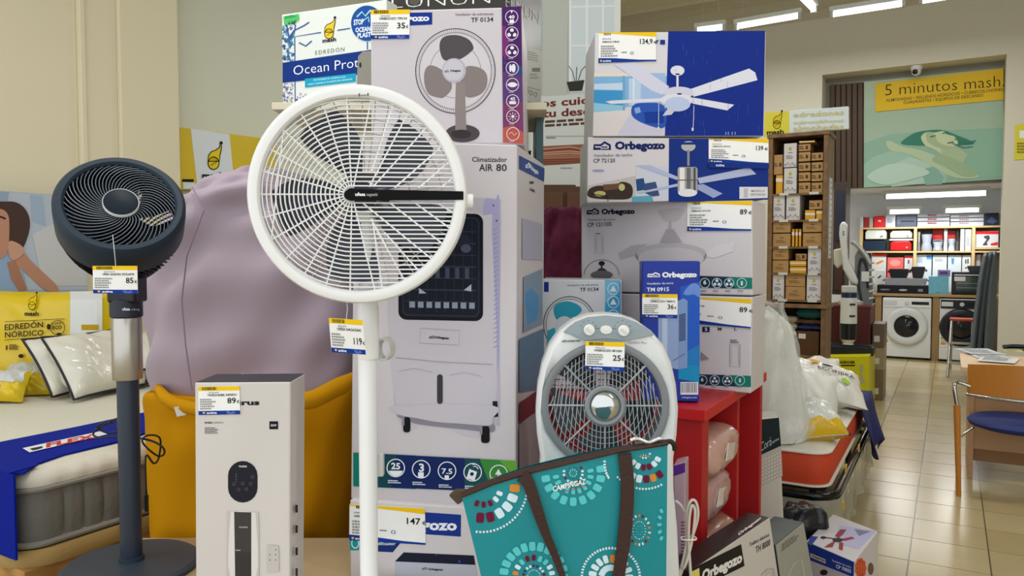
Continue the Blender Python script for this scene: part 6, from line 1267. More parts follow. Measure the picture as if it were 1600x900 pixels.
# sign on top
sg = thing('shelf_sign', 'white sign with yellow night-cap logo on top of the wooden shelf', 'sign', b7(150, 135))
bq = SB_+.02; c = [PB(x, y, bq) for x, y in ((1192, 176.5), (1326, 166), (1326, 211), (1192, 215))]; c = [V((*p[:2], max(p.z, sz1+.031))) for p in c]; MB().prism(c[::-1], U, .04).build('board', mat('#d3dfe2', rough=.4), sg, bevel=.003)
a = Art(Face(R(0, bq), T, Z, -U), base=.001, step=.0008).crop(1040, 0, 2.857)
a.poly([(436, 504), (552, 495), (552, 608), (436, 612)], '#d9d04a'); mash_mark(a, 497, 548, 56, '#3a3a20', '#d8bc28', False); a.text('mash', 452, 600, 528, 596, 18, '#33331c', .035)
for i, tx in enumerate(('edredones', 'cubrecolchones', 'almohadas')): a.text(tx, 570, 524+i*31, 796, 512+i*32, (22, 14, 24)[i], '#d3c98c')
a.build('sign_print', sg)
# ================================================================== VACUUM, CABINET, STEAMERS
kb = 7.0
yb = ypix(1326, .002, kb, 30.1, 1326, 600)
k = carton('appliance_box', 'bright yellow appliance carton on the floor beside the aisle', [(1292, 557), (1358, 556), (1358, ypix(1358, .002, kb, 30.1, 1325, 600)), (1292, ypix(1292, .002, kb, 30.1, 1325, 600))], kb, 30.1, .3, '#d6cf1c', side_x=1366)
a = Art(k.face, step=.001); a.text('KÄRCHER', 1313, 568, 1336, 568, 4, '#1c1c14', .04); a.rect(1314, 570, 1336, 572, '#1c1c14'); a.poly([(1343, 570), (1349, 570), (1347, 585), (1352, 600), (1345, 600)], '#b8b490'); a.greek(1296, 576, 1310, 590, 2, '#5a5618'); a.build('front_print', k.root)
ztop = k.c[0].z
c0 = (k.c[0]+k.c[1]+k.b[0]+k.b[1])/4
t = thing('vacuum_case', 'black flat vacuum floor head case on the yellow carton', 'case', V((c0.x, c0.y, ztop))); MB().box((c0.x, c0.y, ztop+.045), .40, .26, .085, T, U, Z).build('case', mat('#1a1f26', rough=.35), t, bevel=.012); MB().box((c0.x, c0.y, ztop+.092), .36, .22, .012, T, U, Z).build('lid', mat('#242b33', rough=.25), t, bevel=.004)
vb = c0+Z*(ztop+.10-c0.z); vb = P(1325, 545, c0.y-.05); vb.z = ztop+.10
t = thing('stick_vacuum', 'white and black upright vacuum body standing on the yellow carton', 'vacuum', vb); zy = lambda y: P(1325, y, vb.y).z
for nm, y0, y1, r0, r1, col in (('foot', 545, 536, .05, .045, '#d9dad6'), ('neck', 536, 530, .045, .07, '#d9dad6'), ('dust_bin', 530, 505, .075, .078, '#14161a'), ('body', 505, 465, .076, .072, '#dfe0dc'), ('head_band', 465, 457, .07, .07, '#1c2a4a')):
    MB().lathe([(r0, max(zy(y0), vb.z)), (r1, zy(y1))], (vb.x, vb.y, 0), Z, 24).build(nm, mat(col, rough=.3), t, smooth=40)
MB().box((vb.x, vb.y, zy(452)), .13, .06, .07).build('top_display', mat('#cfd3d0', rough=.3), t, bevel=.01)
for y in (475, 493): MB().box((vb.x, vb.y-.078, zy(y)), .05, .01, .018).build('grip_slot', mat('#23252a'), t)
cb = 8.15
cq = [PB(x, y, cb) for x, y in ((1296, 484), (1360, 482))]
ca0, ca1, czt = cq[0].dot(T), cq[1].dot(T), cq[1].z
t = thing('cabinet', 'dark red brown cabinet behind the yellow carton', 'cabinet', R((ca0+ca1)/2, cb+.25, 0)); m = MB(); roomslab(m, ca0, ca1, cb, cb+.5, 0, czt); m.build('carcass', mat('#5a1f18', rough=.45), t, bevel=.004); m = MB(); roomslab(m, ca0-.01, ca1+.01, cb-.01, cb+.5, czt, czt+.025); m.build('top_board', mat('#6a281e', rough=.4), t, bevel=.003); m = MB(); roomslab(m, ca0+.02, ca1-.02, cb-.012, cb, .1, czt-.05); m.build('door', mat('#521a15', rough=.45), t)
for i, (z0_, z1_, col) in enumerate(((.0, .30, '#7a6a55'), (.301, .52, '#9a8a70'), (.521, .76, '#6a5a48'))):
    t = thing('stacked_carton', ('grey brown', 'tan', 'dark brown')[i]+' carton in the stack at the cabinet end', 'box', R(ca1+.12, cb+.3, z0_), 'cartons stacked by the cabinet'); m = MB(); roomslab(m, ca1+.015, ca1+.12, cb+.1, cb+.48, z0_+.002, z1_); m.build('carton', card(col), t, bevel=.003); m = MB(); roomslab(m, ca1+.03, ca1+.08, cb+.097, cb+.1, z0_+.06, z0_+.12); m.build('label_sticker', mat('#cfccc2'), t)
# steamers on the cabinet
zc2 = czt+.026
gp = lambda x, y, d=cb+.2: PB(x, y, d)
t = thing('garment_steamer', 'white garment steamer with curved handle standing on the red brown cabinet', 'steamer', V((*gp(1322, 482)[:2], zc2)))
m = MB(); m.prism([gp(x, y, cb+.2) for x, y in ((1313, 351), (1319, 345), (1325, 351), (1324, 378), (1326, 404), (1333, 418), (1342, 438), (1341, 446), (1329, 440), (1318, 420), (1315, 392), (1312, 366))][::-1], -U, .07); m.build('steam_head', mat('#d3d6d2', rough=.3), t, bevel=.02, smooth=60)
m = MB(); m.prism([gp(x, y, cb+.26) for x, y in ((1303, 390), (1318, 387), (1322, 398), (1319, 412), (1309, 420), (1303, 412))][::-1], -U, .05); m.build('water_tank', mat('#c6c3b0', rough=.3), t, bevel=.015, smooth=60)
pz = gp(1333, 482, cb+.24); MB().tube([V((pz.x, pz.y, zc2)), gp(1332, 430, cb+.24)], [.03, .02], 12).build('stand_tube', mat('#aeb2b0', rough=.3, metal=.4), t, smooth=50)
for y in (362, 366): MB().ball(gp(1318, y, cb+.125), .008).build('button', mat('#5a5e62'), t, smooth=60)
MB().lathe([(.12, 0), (.12, .03), (.08, .05)], V((*gp(1330, 478)[:2], zc2)), Z, 24).build('base', mat('#b9bcb8', rough=.4), t, smooth=40)
t = thing('ironing_centre', 'grey steam ironing set wrapped in clear film behind the steamer', 'iron', V((*gp(1352, 482)[:2], zc2)))
m = MB(); m.prism([gp(x, y, cb+.25) for x, y in ((1336, 478), (1337, 400), (1344, 385), (1358, 405), (1364, 440), (1364, 480))][::-1], -U, .08); m.build('body', mat('#70777a', rough=.35), t, bevel=.012)
MB().tube(spline([gp(x, y, cb+.14) for x, y in ((1331, 378), (1340, 384), (1352, 398), (1360, 412))]), .022, 10).build('arm', mat('#a9aead', rough=.25, metal=.5), t, smooth=60)
m = MB(); m.tube(spline([gp(x, y, cb+.16) for x, y in ((1346, 470), (1341, 440), (1345, 405), (1354, 418), (1356, 450))]), .012, 8); m.build('hose', mat('#23262a', rough=.4), t, smooth=60)
for i in range(6): MB().tube([gp(1358, 412+i*11, cb+.14), gp(1366, 410+i*11, cb+.14)], .012, 8).build('hanger_hook', mat('#b4b9bb', rough=.3), t, smooth=60)
MB().box(gp(1352, 432, cb+.145), .07, .004, .10, T, U, Z).build('sticker', mat('#d9dcd8'), t)
t = thing('blue_carton', 'dark blue carton standing behind the ironing set', 'box', V((*gp(1356, 482, cb+.4)[:2], zc2))); m = MB(); q0, q1 = gp(1346, 480, cb+.36), gp(1361, 395, cb+.36); roomslab(m, q0.dot(T), q1.dot(T), cb+.36, cb+.48, zc2+.001, q1.z); m.build('carton', card('#1d2c4a'), t, bevel=.003); m = MB(); roomslab(m, q0.dot(T)+.02, q1.dot(T)-.02, cb+.357, cb+.36, q1.z-.25, q1.z-.12); m.build('label', mat('#c9ccd0'), t)
# dark upper unit behind the shelf, left of the opening
t = thing('wall_cabinet', 'dark wall unit with stored goods between shelf and doorway', 'cabinet', PB(1316, 470, DW-.5))
q0, q1 = PB(1302, 345, DW-.45), PB(1322, 300, DW-.45)
m = MB(); roomslab(m, q0.dot(T), q1.dot(T), DW-.45, DW-.02, 1.0, 2.25); m.build('carcass', mat('#3a2b26', rough=.6), t, bevel=.004)
m = MB(); roomslab(m, q0.dot(T)+.03, q1.dot(T)-.02, DW-.46, DW-.45, 1.6, 2.15); m.build('door', mat('#1d2238', rough=.4), t); m = MB(); roomslab(m, q0.dot(T)+.03, q1.dot(T)-.02, DW-.46, DW-.45, 1.05, 1.55); m.build('door', mat('#4a2a22', rough=.5), t)
# ================================================================== BACK ROOM
K8 = lambda x, y: (1300+x/2.8133, 260+y/2.8133); K7b = lambda x, y: (1340+x/5.296, 290+y/5.296)
WB = 11.75
def b8(x, y, b): return PB(*K8(x, y), b)
def b77(x, y, b): return PB(*K7b(x, y), b)
# counter with wood panels
ctz = PB(1416, 463, WB).z
cA0, cA1 = PB(1372, 463, WB).dot(T), PB(1566, 463, WB).dot(T)
ct = thing('back_counter', 'wooden counter over the washing machines in the back room', 'counter', R((cA0+cA1)/2, WB+.3, 0))
m = MB(); roomslab(m, cA0-.3, cA1+.3, WB-.02, WB+.62, ctz, ctz+.035); m.build('worktop', mat('#a98a5c', rough=.5), ct, bevel=.003)
for x in (1372, 1462, 1548): aa = PB(x, 500, WB).dot(T); m = MB(); roomslab(m, aa-.04, aa+.04, WB, WB+.6, 0, ctz); m.build('side_panel', mat('#9c7e52', rough=.5), ct)
def washer(label, x0, x1, cx, cy, dark_door):
    A0, A1 = PB(x0, 500, WB).dot(T), PB(x1, 500, WB).dot(T); cen = PB(cx, cy, WB-.03); z1_ = ctz-.02
    t = thing('washing_machine', label, 'washing machine', R((A0+A1)/2, WB+.27, 0), 'washing machines in the back room')
    m = MB(); roomslab(m, A0, A1, WB-.02, WB+.52, .03, z1_); m.build('cabinet', mat('#dfe3e4', rough=.3), t, bevel=.01)
    m = MB(); roomslab(m, A0+.01, A1-.01, WB-.03, WB-.02, z1_-.13, z1_-.01); m.build('control_panel', mat('#e6e9ea' if not dark_door else '#1c2026', rough=.3), t, bevel=.004)
    w_ = A1-A0; m = MB(); roomslab(m, A0+w_*.6, A1-.03, WB-.034, WB-.03, z1_-.09, z1_-.05); m.build('display', mat('#14181e', rough=.2), t)
    m = MB(); roomslab(m, A0+.02, A0+w_*.3, WB-.034, WB-.03, z1_-.10, z1_-.04); m.build('detergent_drawer', mat('#ccd2d4', rough=.3), t)
    MB().lathe([(.028, 0), (.026, .02), (0, .021)], R(A0+w_*.5, WB-.03, z1_-.07), -U, 20).build('dial', mat('#c9ced0', rough=.3), t, smooth=40)
    R1 = 30/F*cen.y*1.0
    d_ = MB().lathe([(R1*.56, .0), (R1*.60, .03), (R1*.85, .04), (R1*.97, .025), (R1, 0)], cen, -U, 48, caps=False).build('door_ring', mat('#d5d9da' if not dark_door else '#1a1c22', rough=.3), t, smooth=50)
    MB().lathe([(R1*.58, .005), (R1*.45, .03), (0, .045)], cen, -U, 40, caps=False).build('door_glass', mat('#1b1c20', rough=.08), t, smooth=60)
    m = MB(); roomslab(m, A0+.01, A0+w_*.18, WB-.024, WB-.02, .2, .36); m.build('energy_label', mat('#e6ead8'), t)
    for j, c_ in enumerate(('#3c9a3c', '#d9c92c', '#d97a2c', '#c0302c')): m = MB(); roomslab(m, A0+.02, A0+.03+.012*(j+1), WB-.026, WB-.024, .31-.025*j, .325-.025*j); m.build('label_bar', mat(c_), t)
    for aa in (A0+.06, A1-.06): MB().lathe([(.025, 0), (.02, .03)], R(aa, WB+.05, 0), Z, 12).build('foot', mat('#23252a'), t)
washer('white front loader with pale porthole under the back counter', 1379, 1455, 1416, 510, False)
washer('front loader with black porthole behind the step stool', 1468, 1538, 1502, 512, True)
# shelving
HB = BW-.34
sh = thing('back_shelving', 'pale wooden shelving with goods along the back room wall', 'shelf', R((cA0+cA1)/2, HB+.15, 0))
pine = mat('#c9ae7c', rough=.5)
A0, A1 = b77(18, 400, HB).dot(T), b77(1240, 400, HB).dot(T)
zz7 = lambda y: b77(600, y, HB).z
for y in (346, 548): m = MB(); roomslab(m, A0, A1, HB, HB+.32, zz7(y)-.012, zz7(y)+.012); m.build('shelf_board', pine, sh)
for x in (28, 476, 958): aa = b77(x, 500, HB).dot(T); m = MB(); roomslab(m, aa-.02, aa+.02, HB-.004, HB+.32, 0, zz7(346)-.012); m.build('upright', pine, sh)
m = MB(); roomslab(m, A0, A1, HB+.3, HB+.32, .0, zz7(346)); m.build('back_board', mat('#8d7d62', rough=.6), sh)
zr = {0: zz7(346)+.013, 1: zz7(548)+.013, 2: ctz+.036, 3: zz7(520)}
aR = b77(958, 500, HB).dot(T)
m = MB(); roomslab(m, aR+.02, A1, HB, HB+.3, zz7(522)-.012, zz7(522)+.012); m.build('shelf_board', pine, sh)
def goods(label, x0, y0, x1, y1, zb_, col, name='appliance_box', cat='box', dep=.24, art=None, bev=.004, b=None, grp='goods on the back room shelving', rough=None, part='carton'):
    b = HB+.03 if b is None else b
    q0, q1 = b77(x0, y1, b), b77(x1, y0, b)
    if zb_ is None: zb_ = q0.z
    t = thing(name, label, cat, R((q0.dot(T)+q1.dot(T))/2, b+dep/2, zb_), grp)
    m = MB(); roomslab(m, q0.dot(T), q1.dot(T), b, b+dep, zb_, q1.z); m.build(part, card(col) if rough is None else mat(col, rough=rough), t, bevel=bev)
    if art:
        a = Art(Face(R(0, b), T, Z, -U), base=.001, step=.0004).crop(1340, 290, 5.296); art(a); a.build('front_print', t)
    return t
T0 = zr[0]
goods('white carton at the left end of the shelf top', 20, 255, 48, 328, T0, '#c9cdd2'); goods('narrow dark red carton near the left end of the shelf top', 50, 262, 92, 328, T0, '#a02a2c'); goods('beige carton between the two red ones on the shelf top', 95, 262, 128, 328, T0, '#b5ab98')
goods('bright red carton on the shelf top', 134, 250, 226, 328, T0, '#d8262c', art=lambda a: a.ell(182, 292, 14, 8, '#f0c8c4', 10)); goods('white carton between red and grey cartons on the shelf top', 230, 238, 314, 328, T0, '#ccd2dc', art=lambda a: a.greek(245, 270, 300, 310, 3, '#8a93a6'))
goods('dark grey carton on the shelf top', 318, 240, 490, 328, T0, '#4b5468', art=lambda a: (a.rect(360, 290, 470, 300, '#2c3444'), a.rect(330, 250, 350, 320, '#6a7488')))
for i in range(3): goods(('lowest', 'middle', 'topmost')[i]+' flat white carton in the left pile on the shelf top', 494, 295-i*33, 762, 328-i*33, T0 if i == 0 else None, '#c9ccd3', art=lambda a, i=i: a.greek(580, 300-i*33, 690, 322-i*33, 1, '#a85a5e'))
for i in range(3): goods(('lowest', 'middle', 'topmost')[i]+' flat white carton in the right pile on the shelf top', 768, 297-i*30, 1045, 327-i*30, T0 if i == 0 else None, '#c6cad2', art=lambda a, i=i: a.greek(840, 302-i*30, 960, 322-i*30, 1, '#a0848c'))
goods('navy carton at the right end of the shelf top', 1050, 225, 1170, 326, T0, '#1d2438', art=lambda a: a.poly([(1062, 300), (1110, 260), (1160, 296), (1120, 316)], '#4a5a7a'))
T1 = zr[1]
def toaster(label, x0, y0, x1, y1, zb_, col):
    b = HB+.04; q0, q1 = b77(x0, y1, b), b77(x1, y0, b); zb_ = q0.z if zb_ is None else zb_; t = thing('toaster', label, 'toaster', R((q0.dot(T)+q1.dot(T))/2, b+.08, zb_), 'goods on the back room shelving')
    a0_, a1_, z1_ = q0.dot(T), q1.dot(T), q1.z; h_ = z1_-zb_
    m = MB(); m.prism([R(a0_, b, zb_+.01), R(a1_, b, zb_+.01), R(a1_, b, zb_+h_*.7), R(a1_-.03, b, z1_), R(a0_+.03, b, z1_), R(a0_, b, zb_+h_*.7)], U, .16); m.build('body', mat(col, rough=.25), t, bevel=.012)
    m = MB(); roomslab(m, a0_+.05, a1_-.05, b+.05, b+.075, z1_-.005, z1_+.004); roomslab(m, a0_+.05, a1_-.05, b+.095, b+.12, z1_-.005, z1_+.004); m.build('slot', mat('#3a3c3e'), t); m = MB(); roomslab(m, a0_+.02, a1_-.02, b+.02, b+.14, zb_, zb_+.012); m.build('base', mat('#2a2c2e'), t)
    MB().lathe([(.015, 0), (.014, .015)], R(a1_-.06, b-.001, zb_+h_*.35), -U, 14).build('browning_dial', mat('#8a8c8e'), t)
goods('dark navy carton under the white toaster', 46, 455, 232, 540, T1, '#1b2b3e'); toaster('white toaster on the navy carton, left shelf bay', 62, 360, 240, 450, None, '#d5d9d5'); toaster('cream toaster above the red one, left shelf bay', 268, 372, 452, 440, None, '#d9d3bc'); goods('white box lid shelf under the cream toaster', 262, 440, 458, 456, None, '#c9c9cc', dep=.2); toaster('glossy red toaster in the left shelf bay', 270, 458, 448, 540, T1, '#b81a1e')
def blender(label, xc, y0, y1, w, zb_, jar, base, lid='#23252a', grp='goods on the back room shelving'):
    b = HB+.12; p_ = b77(xc, y1, b); zt_ = b77(xc, y0, b).z; r = w/5.296/F*p_.y/2; p_.z = zb_; H = zt_-zb_
    t = thing('blender', label, 'blender', p_, grp)
    MB().lathe([(r*.9, 0), (r, H*.1), (r*.75, H*.42)], p_, Z, 20).build('motor_base', mat(base, rough=.3), t, smooth=40); MB().lathe([(r*.7, H*.42), (r*.95, H*.9)], p_, Z, 20).build('jar', mat(jar, rough=.12), t, smooth=40); MB().lathe([(r*.97, H*.9), (r*.6, H*.97), (r*.3, H)], p_, Z, 20).build('lid', mat(lid, rough=.4), t, smooth=40)
blender('slim silver blender beside the middle upright', 505, 365, 540, 22, T1, '#b9c0c6', '#8d949a'); blender('black topped jug blender in the middle shelf bay', 570, 388, 540, 84, T1, '#a7b2c4', '#9aa4b4'); blender('small chopper with dark lid in the middle bay', 662, 456, 540, 74, T1, '#b4bcc8', '#8e98a8', '#20242c')
goods('left red carton standing behind the choppers', 618, 358, 706, 445, None, '#cf2a28', b=HB+.2, dep=.08); goods('grey carton holding up the left red carton', 618, 445, 706, 540, T1, '#8d96a4', b=HB+.2, dep=.08); goods('right red carton standing behind the stick blenders', 742, 372, 812, 440, None, '#c23230', b=HB+.2, dep=.08); goods('grey carton holding up the right red carton', 742, 440, 812, 540, T1, '#8d96a4', b=HB+.2, dep=.08)
blender('tall white stick blender before the red carton', 726, 350, 540, 30, T1, '#d5dade', '#c6ccd2', '#e0e3e5'); blender('glass beaker blender beside the white stick blender', 776, 440, 540, 48, T1, '#aab4be', '#c2c8ce', '#d5dade'); blender('dark stick blender in the middle shelf bay', 824, 346, 540, 20, T1, '#33363c', '#55585e')
goods('white hand blender carton with grey side, right of the dark stick', 848, 360, 886, 540, T1, '#c2cad0', dep=.12); goods('white hand blender carton next to the upright', 888, 362, 942, 540, T1, '#d3d8da', dep=.12, art=lambda a: a.greek(900, 420, 935, 500, 4, '#8d95a0'))
def mixart(a): a.rect(972, 378, 1168, 402, '#cf2a2c'); a.poly([(1045, 420), (1085, 412), (1092, 440), (1070, 470), (1075, 492), (1035, 494), (1050, 470), (1066, 445), (1050, 435)], '#4a4e56'); a.poly([(1100, 480), (1160, 465), (1160, 495), (1105, 496)], '#c83a34')
goods('white mixer carton with red band in the right shelf bay', 970, 376, 1168, 512, zz7(522)+.013, '#d3d6da', art=mixart)
T2 = ctz+.036
def tart(a): a.rect(106, 566, 238, 585, '#cf3a2c'); a.poly([(150, 640), (200, 618), (220, 625), (160, 655)], '#c8742c')
goods('white carton with red top band and toast picture, lower left bay', 105, 566, 238, 690, T2+.0, '#c6c8c4', art=tart, b=HB+.05)
goods('coral red appliance carton in the lower left bay', 245, 596, 380, 690, T2, '#e0605a', b=HB+.05, art=lambda a: a.ell(310, 640, 45, 28, '#ee9088', 14)); goods('white and red carton right of the coral one', 386, 580, 458, 690, T2, '#cfcdd0', b=HB+.05, art=lambda a: (a.rect(388, 582, 456, 600, '#c8323a'), a.rect(415, 615, 428, 645, '#4a4a58')))
goods('white and blue kettle carton in the lower middle bay', 482, 572, 614, 690, T2, '#ccd9e2', b=HB+.05, art=lambda a: (a.rect(570, 575, 612, 610, '#4f9ad0'), a.greek(490, 590, 550, 640, 4, '#8fa8bc'))); goods('white iron carton beside the blue one, lower middle bay', 620, 575, 740, 690, T2, '#d3dcde', b=HB+.05, art=lambda a: a.greek(640, 600, 720, 630, 3, '#9aa8b0')); goods('white carton with blue beaker picture in the lower middle bay', 746, 576, 860, 690, T2, '#cfdbe2', b=HB+.05, art=lambda a: a.poly([(775, 600), (800, 600), (795, 650), (778, 650)], '#4f8fc0')); goods('white carton with two dark bottle pictures, lower middle bay', 864, 576, 938, 690, T2, '#d3d8da', b=HB+.05, art=lambda a: (a.rect(890, 610, 900, 645, '#33384a'), a.rect(908, 605, 918, 645, '#33384a')))
goods('dark red carton in the lower right bay', 1015, 560, 1068, 690, T2, '#8a2028', b=HB+.1, dep=.18); blender('white coffee maker in front of the dark red carton', 995, 535, 690, 50, T2, '#d3d6d8', '#c9cccf', '#2a2c30')
# on the counter front
FB = WB+.06
g_ = 'appliances on the back counter'
def pan(label, x0, y0, x1, y1, zb_, col, nm='griddle'):
    q0, q1 = b77(x0, y1, FB), b77(x1, y0, FB); zb_ = T2 if zb_ is None else zb_
    t = thing(nm, label, nm.replace('_', ' '), R((q0.dot(T)+q1.dot(T))/2, FB+.15, zb_), g_); a0_, a1_ = q0.dot(T), q1.dot(T); h_ = q1.z-zb_
    m = MB(); m.prism([R(a0_+.03, FB, zb_), R(a1_-.03, FB, zb_), R(a1_, FB, zb_+h_*.8), R(a1_-.01, FB, zb_+h_), R(a0_+.01, FB, zb_+h_), R(a0_, FB, zb_+h_*.8)], U, .30); m.build('body', mat(col, rough=.25), t, bevel=.008)
    for aa in (a0_-.02, a1_+.0): m = MB(); roomslab(m, aa, aa+.02, FB+.1, FB+.2, zb_+h_*.55, zb_+h_*.75); m.build('handle', mat('#1a1c20'), t, bevel=.003)
    return t
zA = b77(400, 828, FB).z
t = goods('black griddle carton lying at the front of the back counter', 160, 828, 590, 895, T2, '#10131f', dep=.32, b=FB, grp=g_, art=lambda a: (a.text('ORBEGOZO', 190, 866, 265, 866, 12, '#9aa2b4', .03), a.ell(376, 864, 36, 8, '#b9bec8', 12), a.rect(500, 856, 540, 878, '#8a90a0')))
pan('silver and black table griddle on its carton', 215, 768, 578, 826, zA, '#8d929a')
zA2 = b77(400, 764, FB).z+.0
pan('black sandwich grill with white sticker on the griddle', 255, 690, 425, 764, zA2, '#14171e', 'sandwich_grill'); pan('black deep pan beside the sandwich grill', 440, 672, 560, 764, zA2, '#1a1c22', 'deep_pan')
goods('light blue carton at the front of the back counter', 585, 752, 755, 900, T2, '#6fb4cc', b=FB, dep=.28, grp=g_, art=lambda a: (a.ring(672, 830, 34, 40, 3, '#8ecbdc', 24), a.greek(650, 880, 700, 888, 1, '#3f7f98'))); goods('lilac carton lying on the light blue one', 662, 698, 768, 750, None, '#8f86b0', b=FB+.02, dep=.24, grp=g_, art=lambda a: a.rect(680, 712, 745, 735, '#5a4f86'))
q0, q1 = b77(775, 897, FB), b77(1040, 718, FB); t = thing('mini_oven', 'black mini oven with glass door on the back counter', 'oven', R((q0.dot(T)+q1.dot(T))/2, FB+.18, T2), g_)
m = MB(); roomslab(m, q0.dot(T), q1.dot(T), FB, FB+.35, T2+.01, q1.z); m.build('body', mat('#14161c', rough=.3), t, bevel=.006); m = MB(); roomslab(m, q0.dot(T)+.05, q1.dot(T)-.04, FB-.008, FB, T2+.05, q1.z-.06); m.build('door_glass', mat('#3a4440', rough=.08), t); m = MB(); roomslab(m, q0.dot(T)+.03, q1.dot(T)-.02, FB-.03, FB-.015, q1.z-.045, q1.z-.03); m.build('door_handle', mat('#c9ccce', rough=.25, metal=.6), t); m = MB(); roomslab(m, q0.dot(T)+.03, q0.dot(T)+.16, FB-.012, FB-.008, q1.z-.12, q1.z-.06); m.build('sticker', mat('#d9dcd8'), t)
for i in range(2): m = MB(); roomslab(m, q0.dot(T)+.06, q1.dot(T)-.05, FB-.01, FB-.008, lerp(T2, q1.z, .3+.2*i), lerp(T2, q1.z, .3+.2*i)+.006); m.build('rack', mat('#9aa0a0', metal=.6, rough=.3), t)
pan('dark pan with glass lid on the mini oven', 905, 665, 1060, 714, q1.z+.002, '#2a2d33', 'deep_pan')
for i, (x0, y0, x1, y1, col, lab) in enumerate(((150, 700, 222, 778, '#c9ccce', 'white carton at the left end of the back counter'),)): goods(lab, x0, y0, x1, 895, T2, col, b=FB+.35, dep=.2, grp=g_, art=lambda a: a.poly([(165, 760), (190, 742), (200, 748), (172, 770)], '#2a2c34'))
# low stock left of the washing machine
for i, (y0, y1, col, lab) in enumerate(((502, 518, '#d3d6da', 'upper white and blue carton left of the washing machine'), (518, 540, '#c9ced6', 'lower white and blue carton left of the washing machine'))):
    q0, q1 = PB(1366, y1, WB+.1), PB(1376, y0, WB+.1); t = thing('stacked_carton', lab, 'box', R(q0.dot(T), WB+.2, .0 if i else q0.z), 'cartons left of the washing machine'); m = MB(); roomslab(m, q0.dot(T)-.25, q1.dot(T)-.02, WB+.1, WB+.4, 0 if i else q0.z, q1.z); m.build('carton', card(col), t, bevel=.003); m = MB(); roomslab(m, q0.dot(T)-.05, q1.dot(T)-.03, WB+.097, WB+.1, q0.z+.03, q0.z+.09); m.build('blue_print', mat('#3f6fb0'), t)
# step stool
SBp = 10.6
st = thing('step_stool', 'silver step stool with red top before the black-door washer', 'stool', G(1490, 572, 0)); stz = PB(1503, 498, SBp).z
q0, q1 = PB(1484, 498, SBp), PB(1524, 498, SBp); a0_, a1_ = q0.dot(T), q1.dot(T)
m = MB(); roomslab(m, a0_, a1_, SBp-.02, SBp+.2, stz-.03, stz); m.build('top_step', mat('#b83a24', rough=.4), st, bevel=.006)
al = mat('#b4b2aa', rough=.25, metal=.8)
for aa in (a0_+.02, a1_-.02): 
    MB().tube([R(aa, SBp, stz-.03), R(aa-.03, SBp-.36, 0)], .016, 10).build('leg', al, st, smooth=50); MB().tube([R(aa, SBp+.18, stz-.03), R(aa, SBp+.40, 0)], .016, 10).build('leg', al, st, smooth=50)
for f in (.42, .75): bq = lerp(SBp, SBp-.36, f); m = MB(); roomslab(m, a0_+.0, a1_-.02, bq-.05, bq+.05, stz*(1-f)-.01, stz*(1-f)+.012); m.build('step', al, st, bevel=.003)
# ironing boards leaning by the right jamb
for i, (xt, xb, lab, col) in enumerate(((1543, 1522, 'leftmost folded grey ironing board leaning by the doorway', '#5e6a70'), (1551, 1533, 'middle folded ironing board leaning by the doorway', '#4a545a'), (1557, 1545, 'rightmost folded ironing board by the doorway edge', '#6c787e'))):
    bq = 10.35+.09*i; pt_, pb2 = PB(xt, 395-2*i, bq), PB(xb, 545, bq); pb2 = V((*R(pb2.dot(T), bq-.12)[:2], .02)); t = thing('ironing_board', lab, 'ironing board', pb2, 'ironing boards by the doorway'); dv = pt_-pb2; L = dv.length; e = dv.normalized(); s_ = (T*.25+U*.97); s_ = (s_-e*s_.dot(e)).normalized(); nn_ = e.cross(s_)
    pts = []
    for f, w_ in ((0, .12), (.05, .16), (.5, .17), (.75, .14), (.9, .09), (.97, .05)): pts.append((f, w_))
    outl_ = [pb2+e*L*f+s_*w_ for f, w_ in pts]+[pb2+e*L]+[pb2+e*L*f-s_*w_ for f, w_ in reversed(pts)]
    MB().prism(outl_, nn_, .035).build('padded_board', mat(col, rough=.6, bump=.3, bscale=12), t, bevel=.006)
    MB().tube([pb2+e*L*.1+nn_*.046, pb2+e*L*.6+nn_*.046], .008, 8).build('folded_leg', mat('#2c3034', rough=.4), t, smooth=50); MB().tube([pb2+e*L*.15+nn_*.046+s_*.08, pb2+e*L*.62+nn_*.046-s_*.06], .008, 8).build('folded_leg', mat('#2c3034', rough=.4), t, smooth=50)
# ================================================================== DESK AND CHAIR
dk = G(1511, 746, 0); db0 = dk.dot(U); da0 = dk.dot(T); dz = PB(1520, 572, db0).z
de = thing('desk', 'light wooden desk with papers at the right edge', 'desk', R(da0+.7, db0+.35, 0)); dw = mat('#b8906a', rough=.5, vary=.15, vscale=4, stretch=(1, 1, 5)); dl = mat('#d9bb92', rough=.45, vary=.08, vscale=4)
m = MB(); roomslab(m, da0-.05, da0+1.45, db0-.08, db0+.72, dz-.03, dz); m.build('desk_top', dl, de, bevel=.004)
m = MB(); roomslab(m, da0, da0+.03, db0, db0+.66, 0, dz-.03); m.build('side_panel', dw, de, bevel=.002); m = MB(); roomslab(m, da0+1.37, da0+1.4, db0, db0+.66, 0, dz-.03); m.build('side_panel', dw, de, bevel=.002)
m = MB(); roomslab(m, da0+.03, da0+1.37, db0+.02, db0+.04, .19, dz-.03); m.build('modesty_panel', dw, de); m = MB(); roomslab(m, da0+.03, da0+1.37, db0+.03, db0+.07, .11, .19); m.build('rail', mat('#8a643c', rough=.5), de)
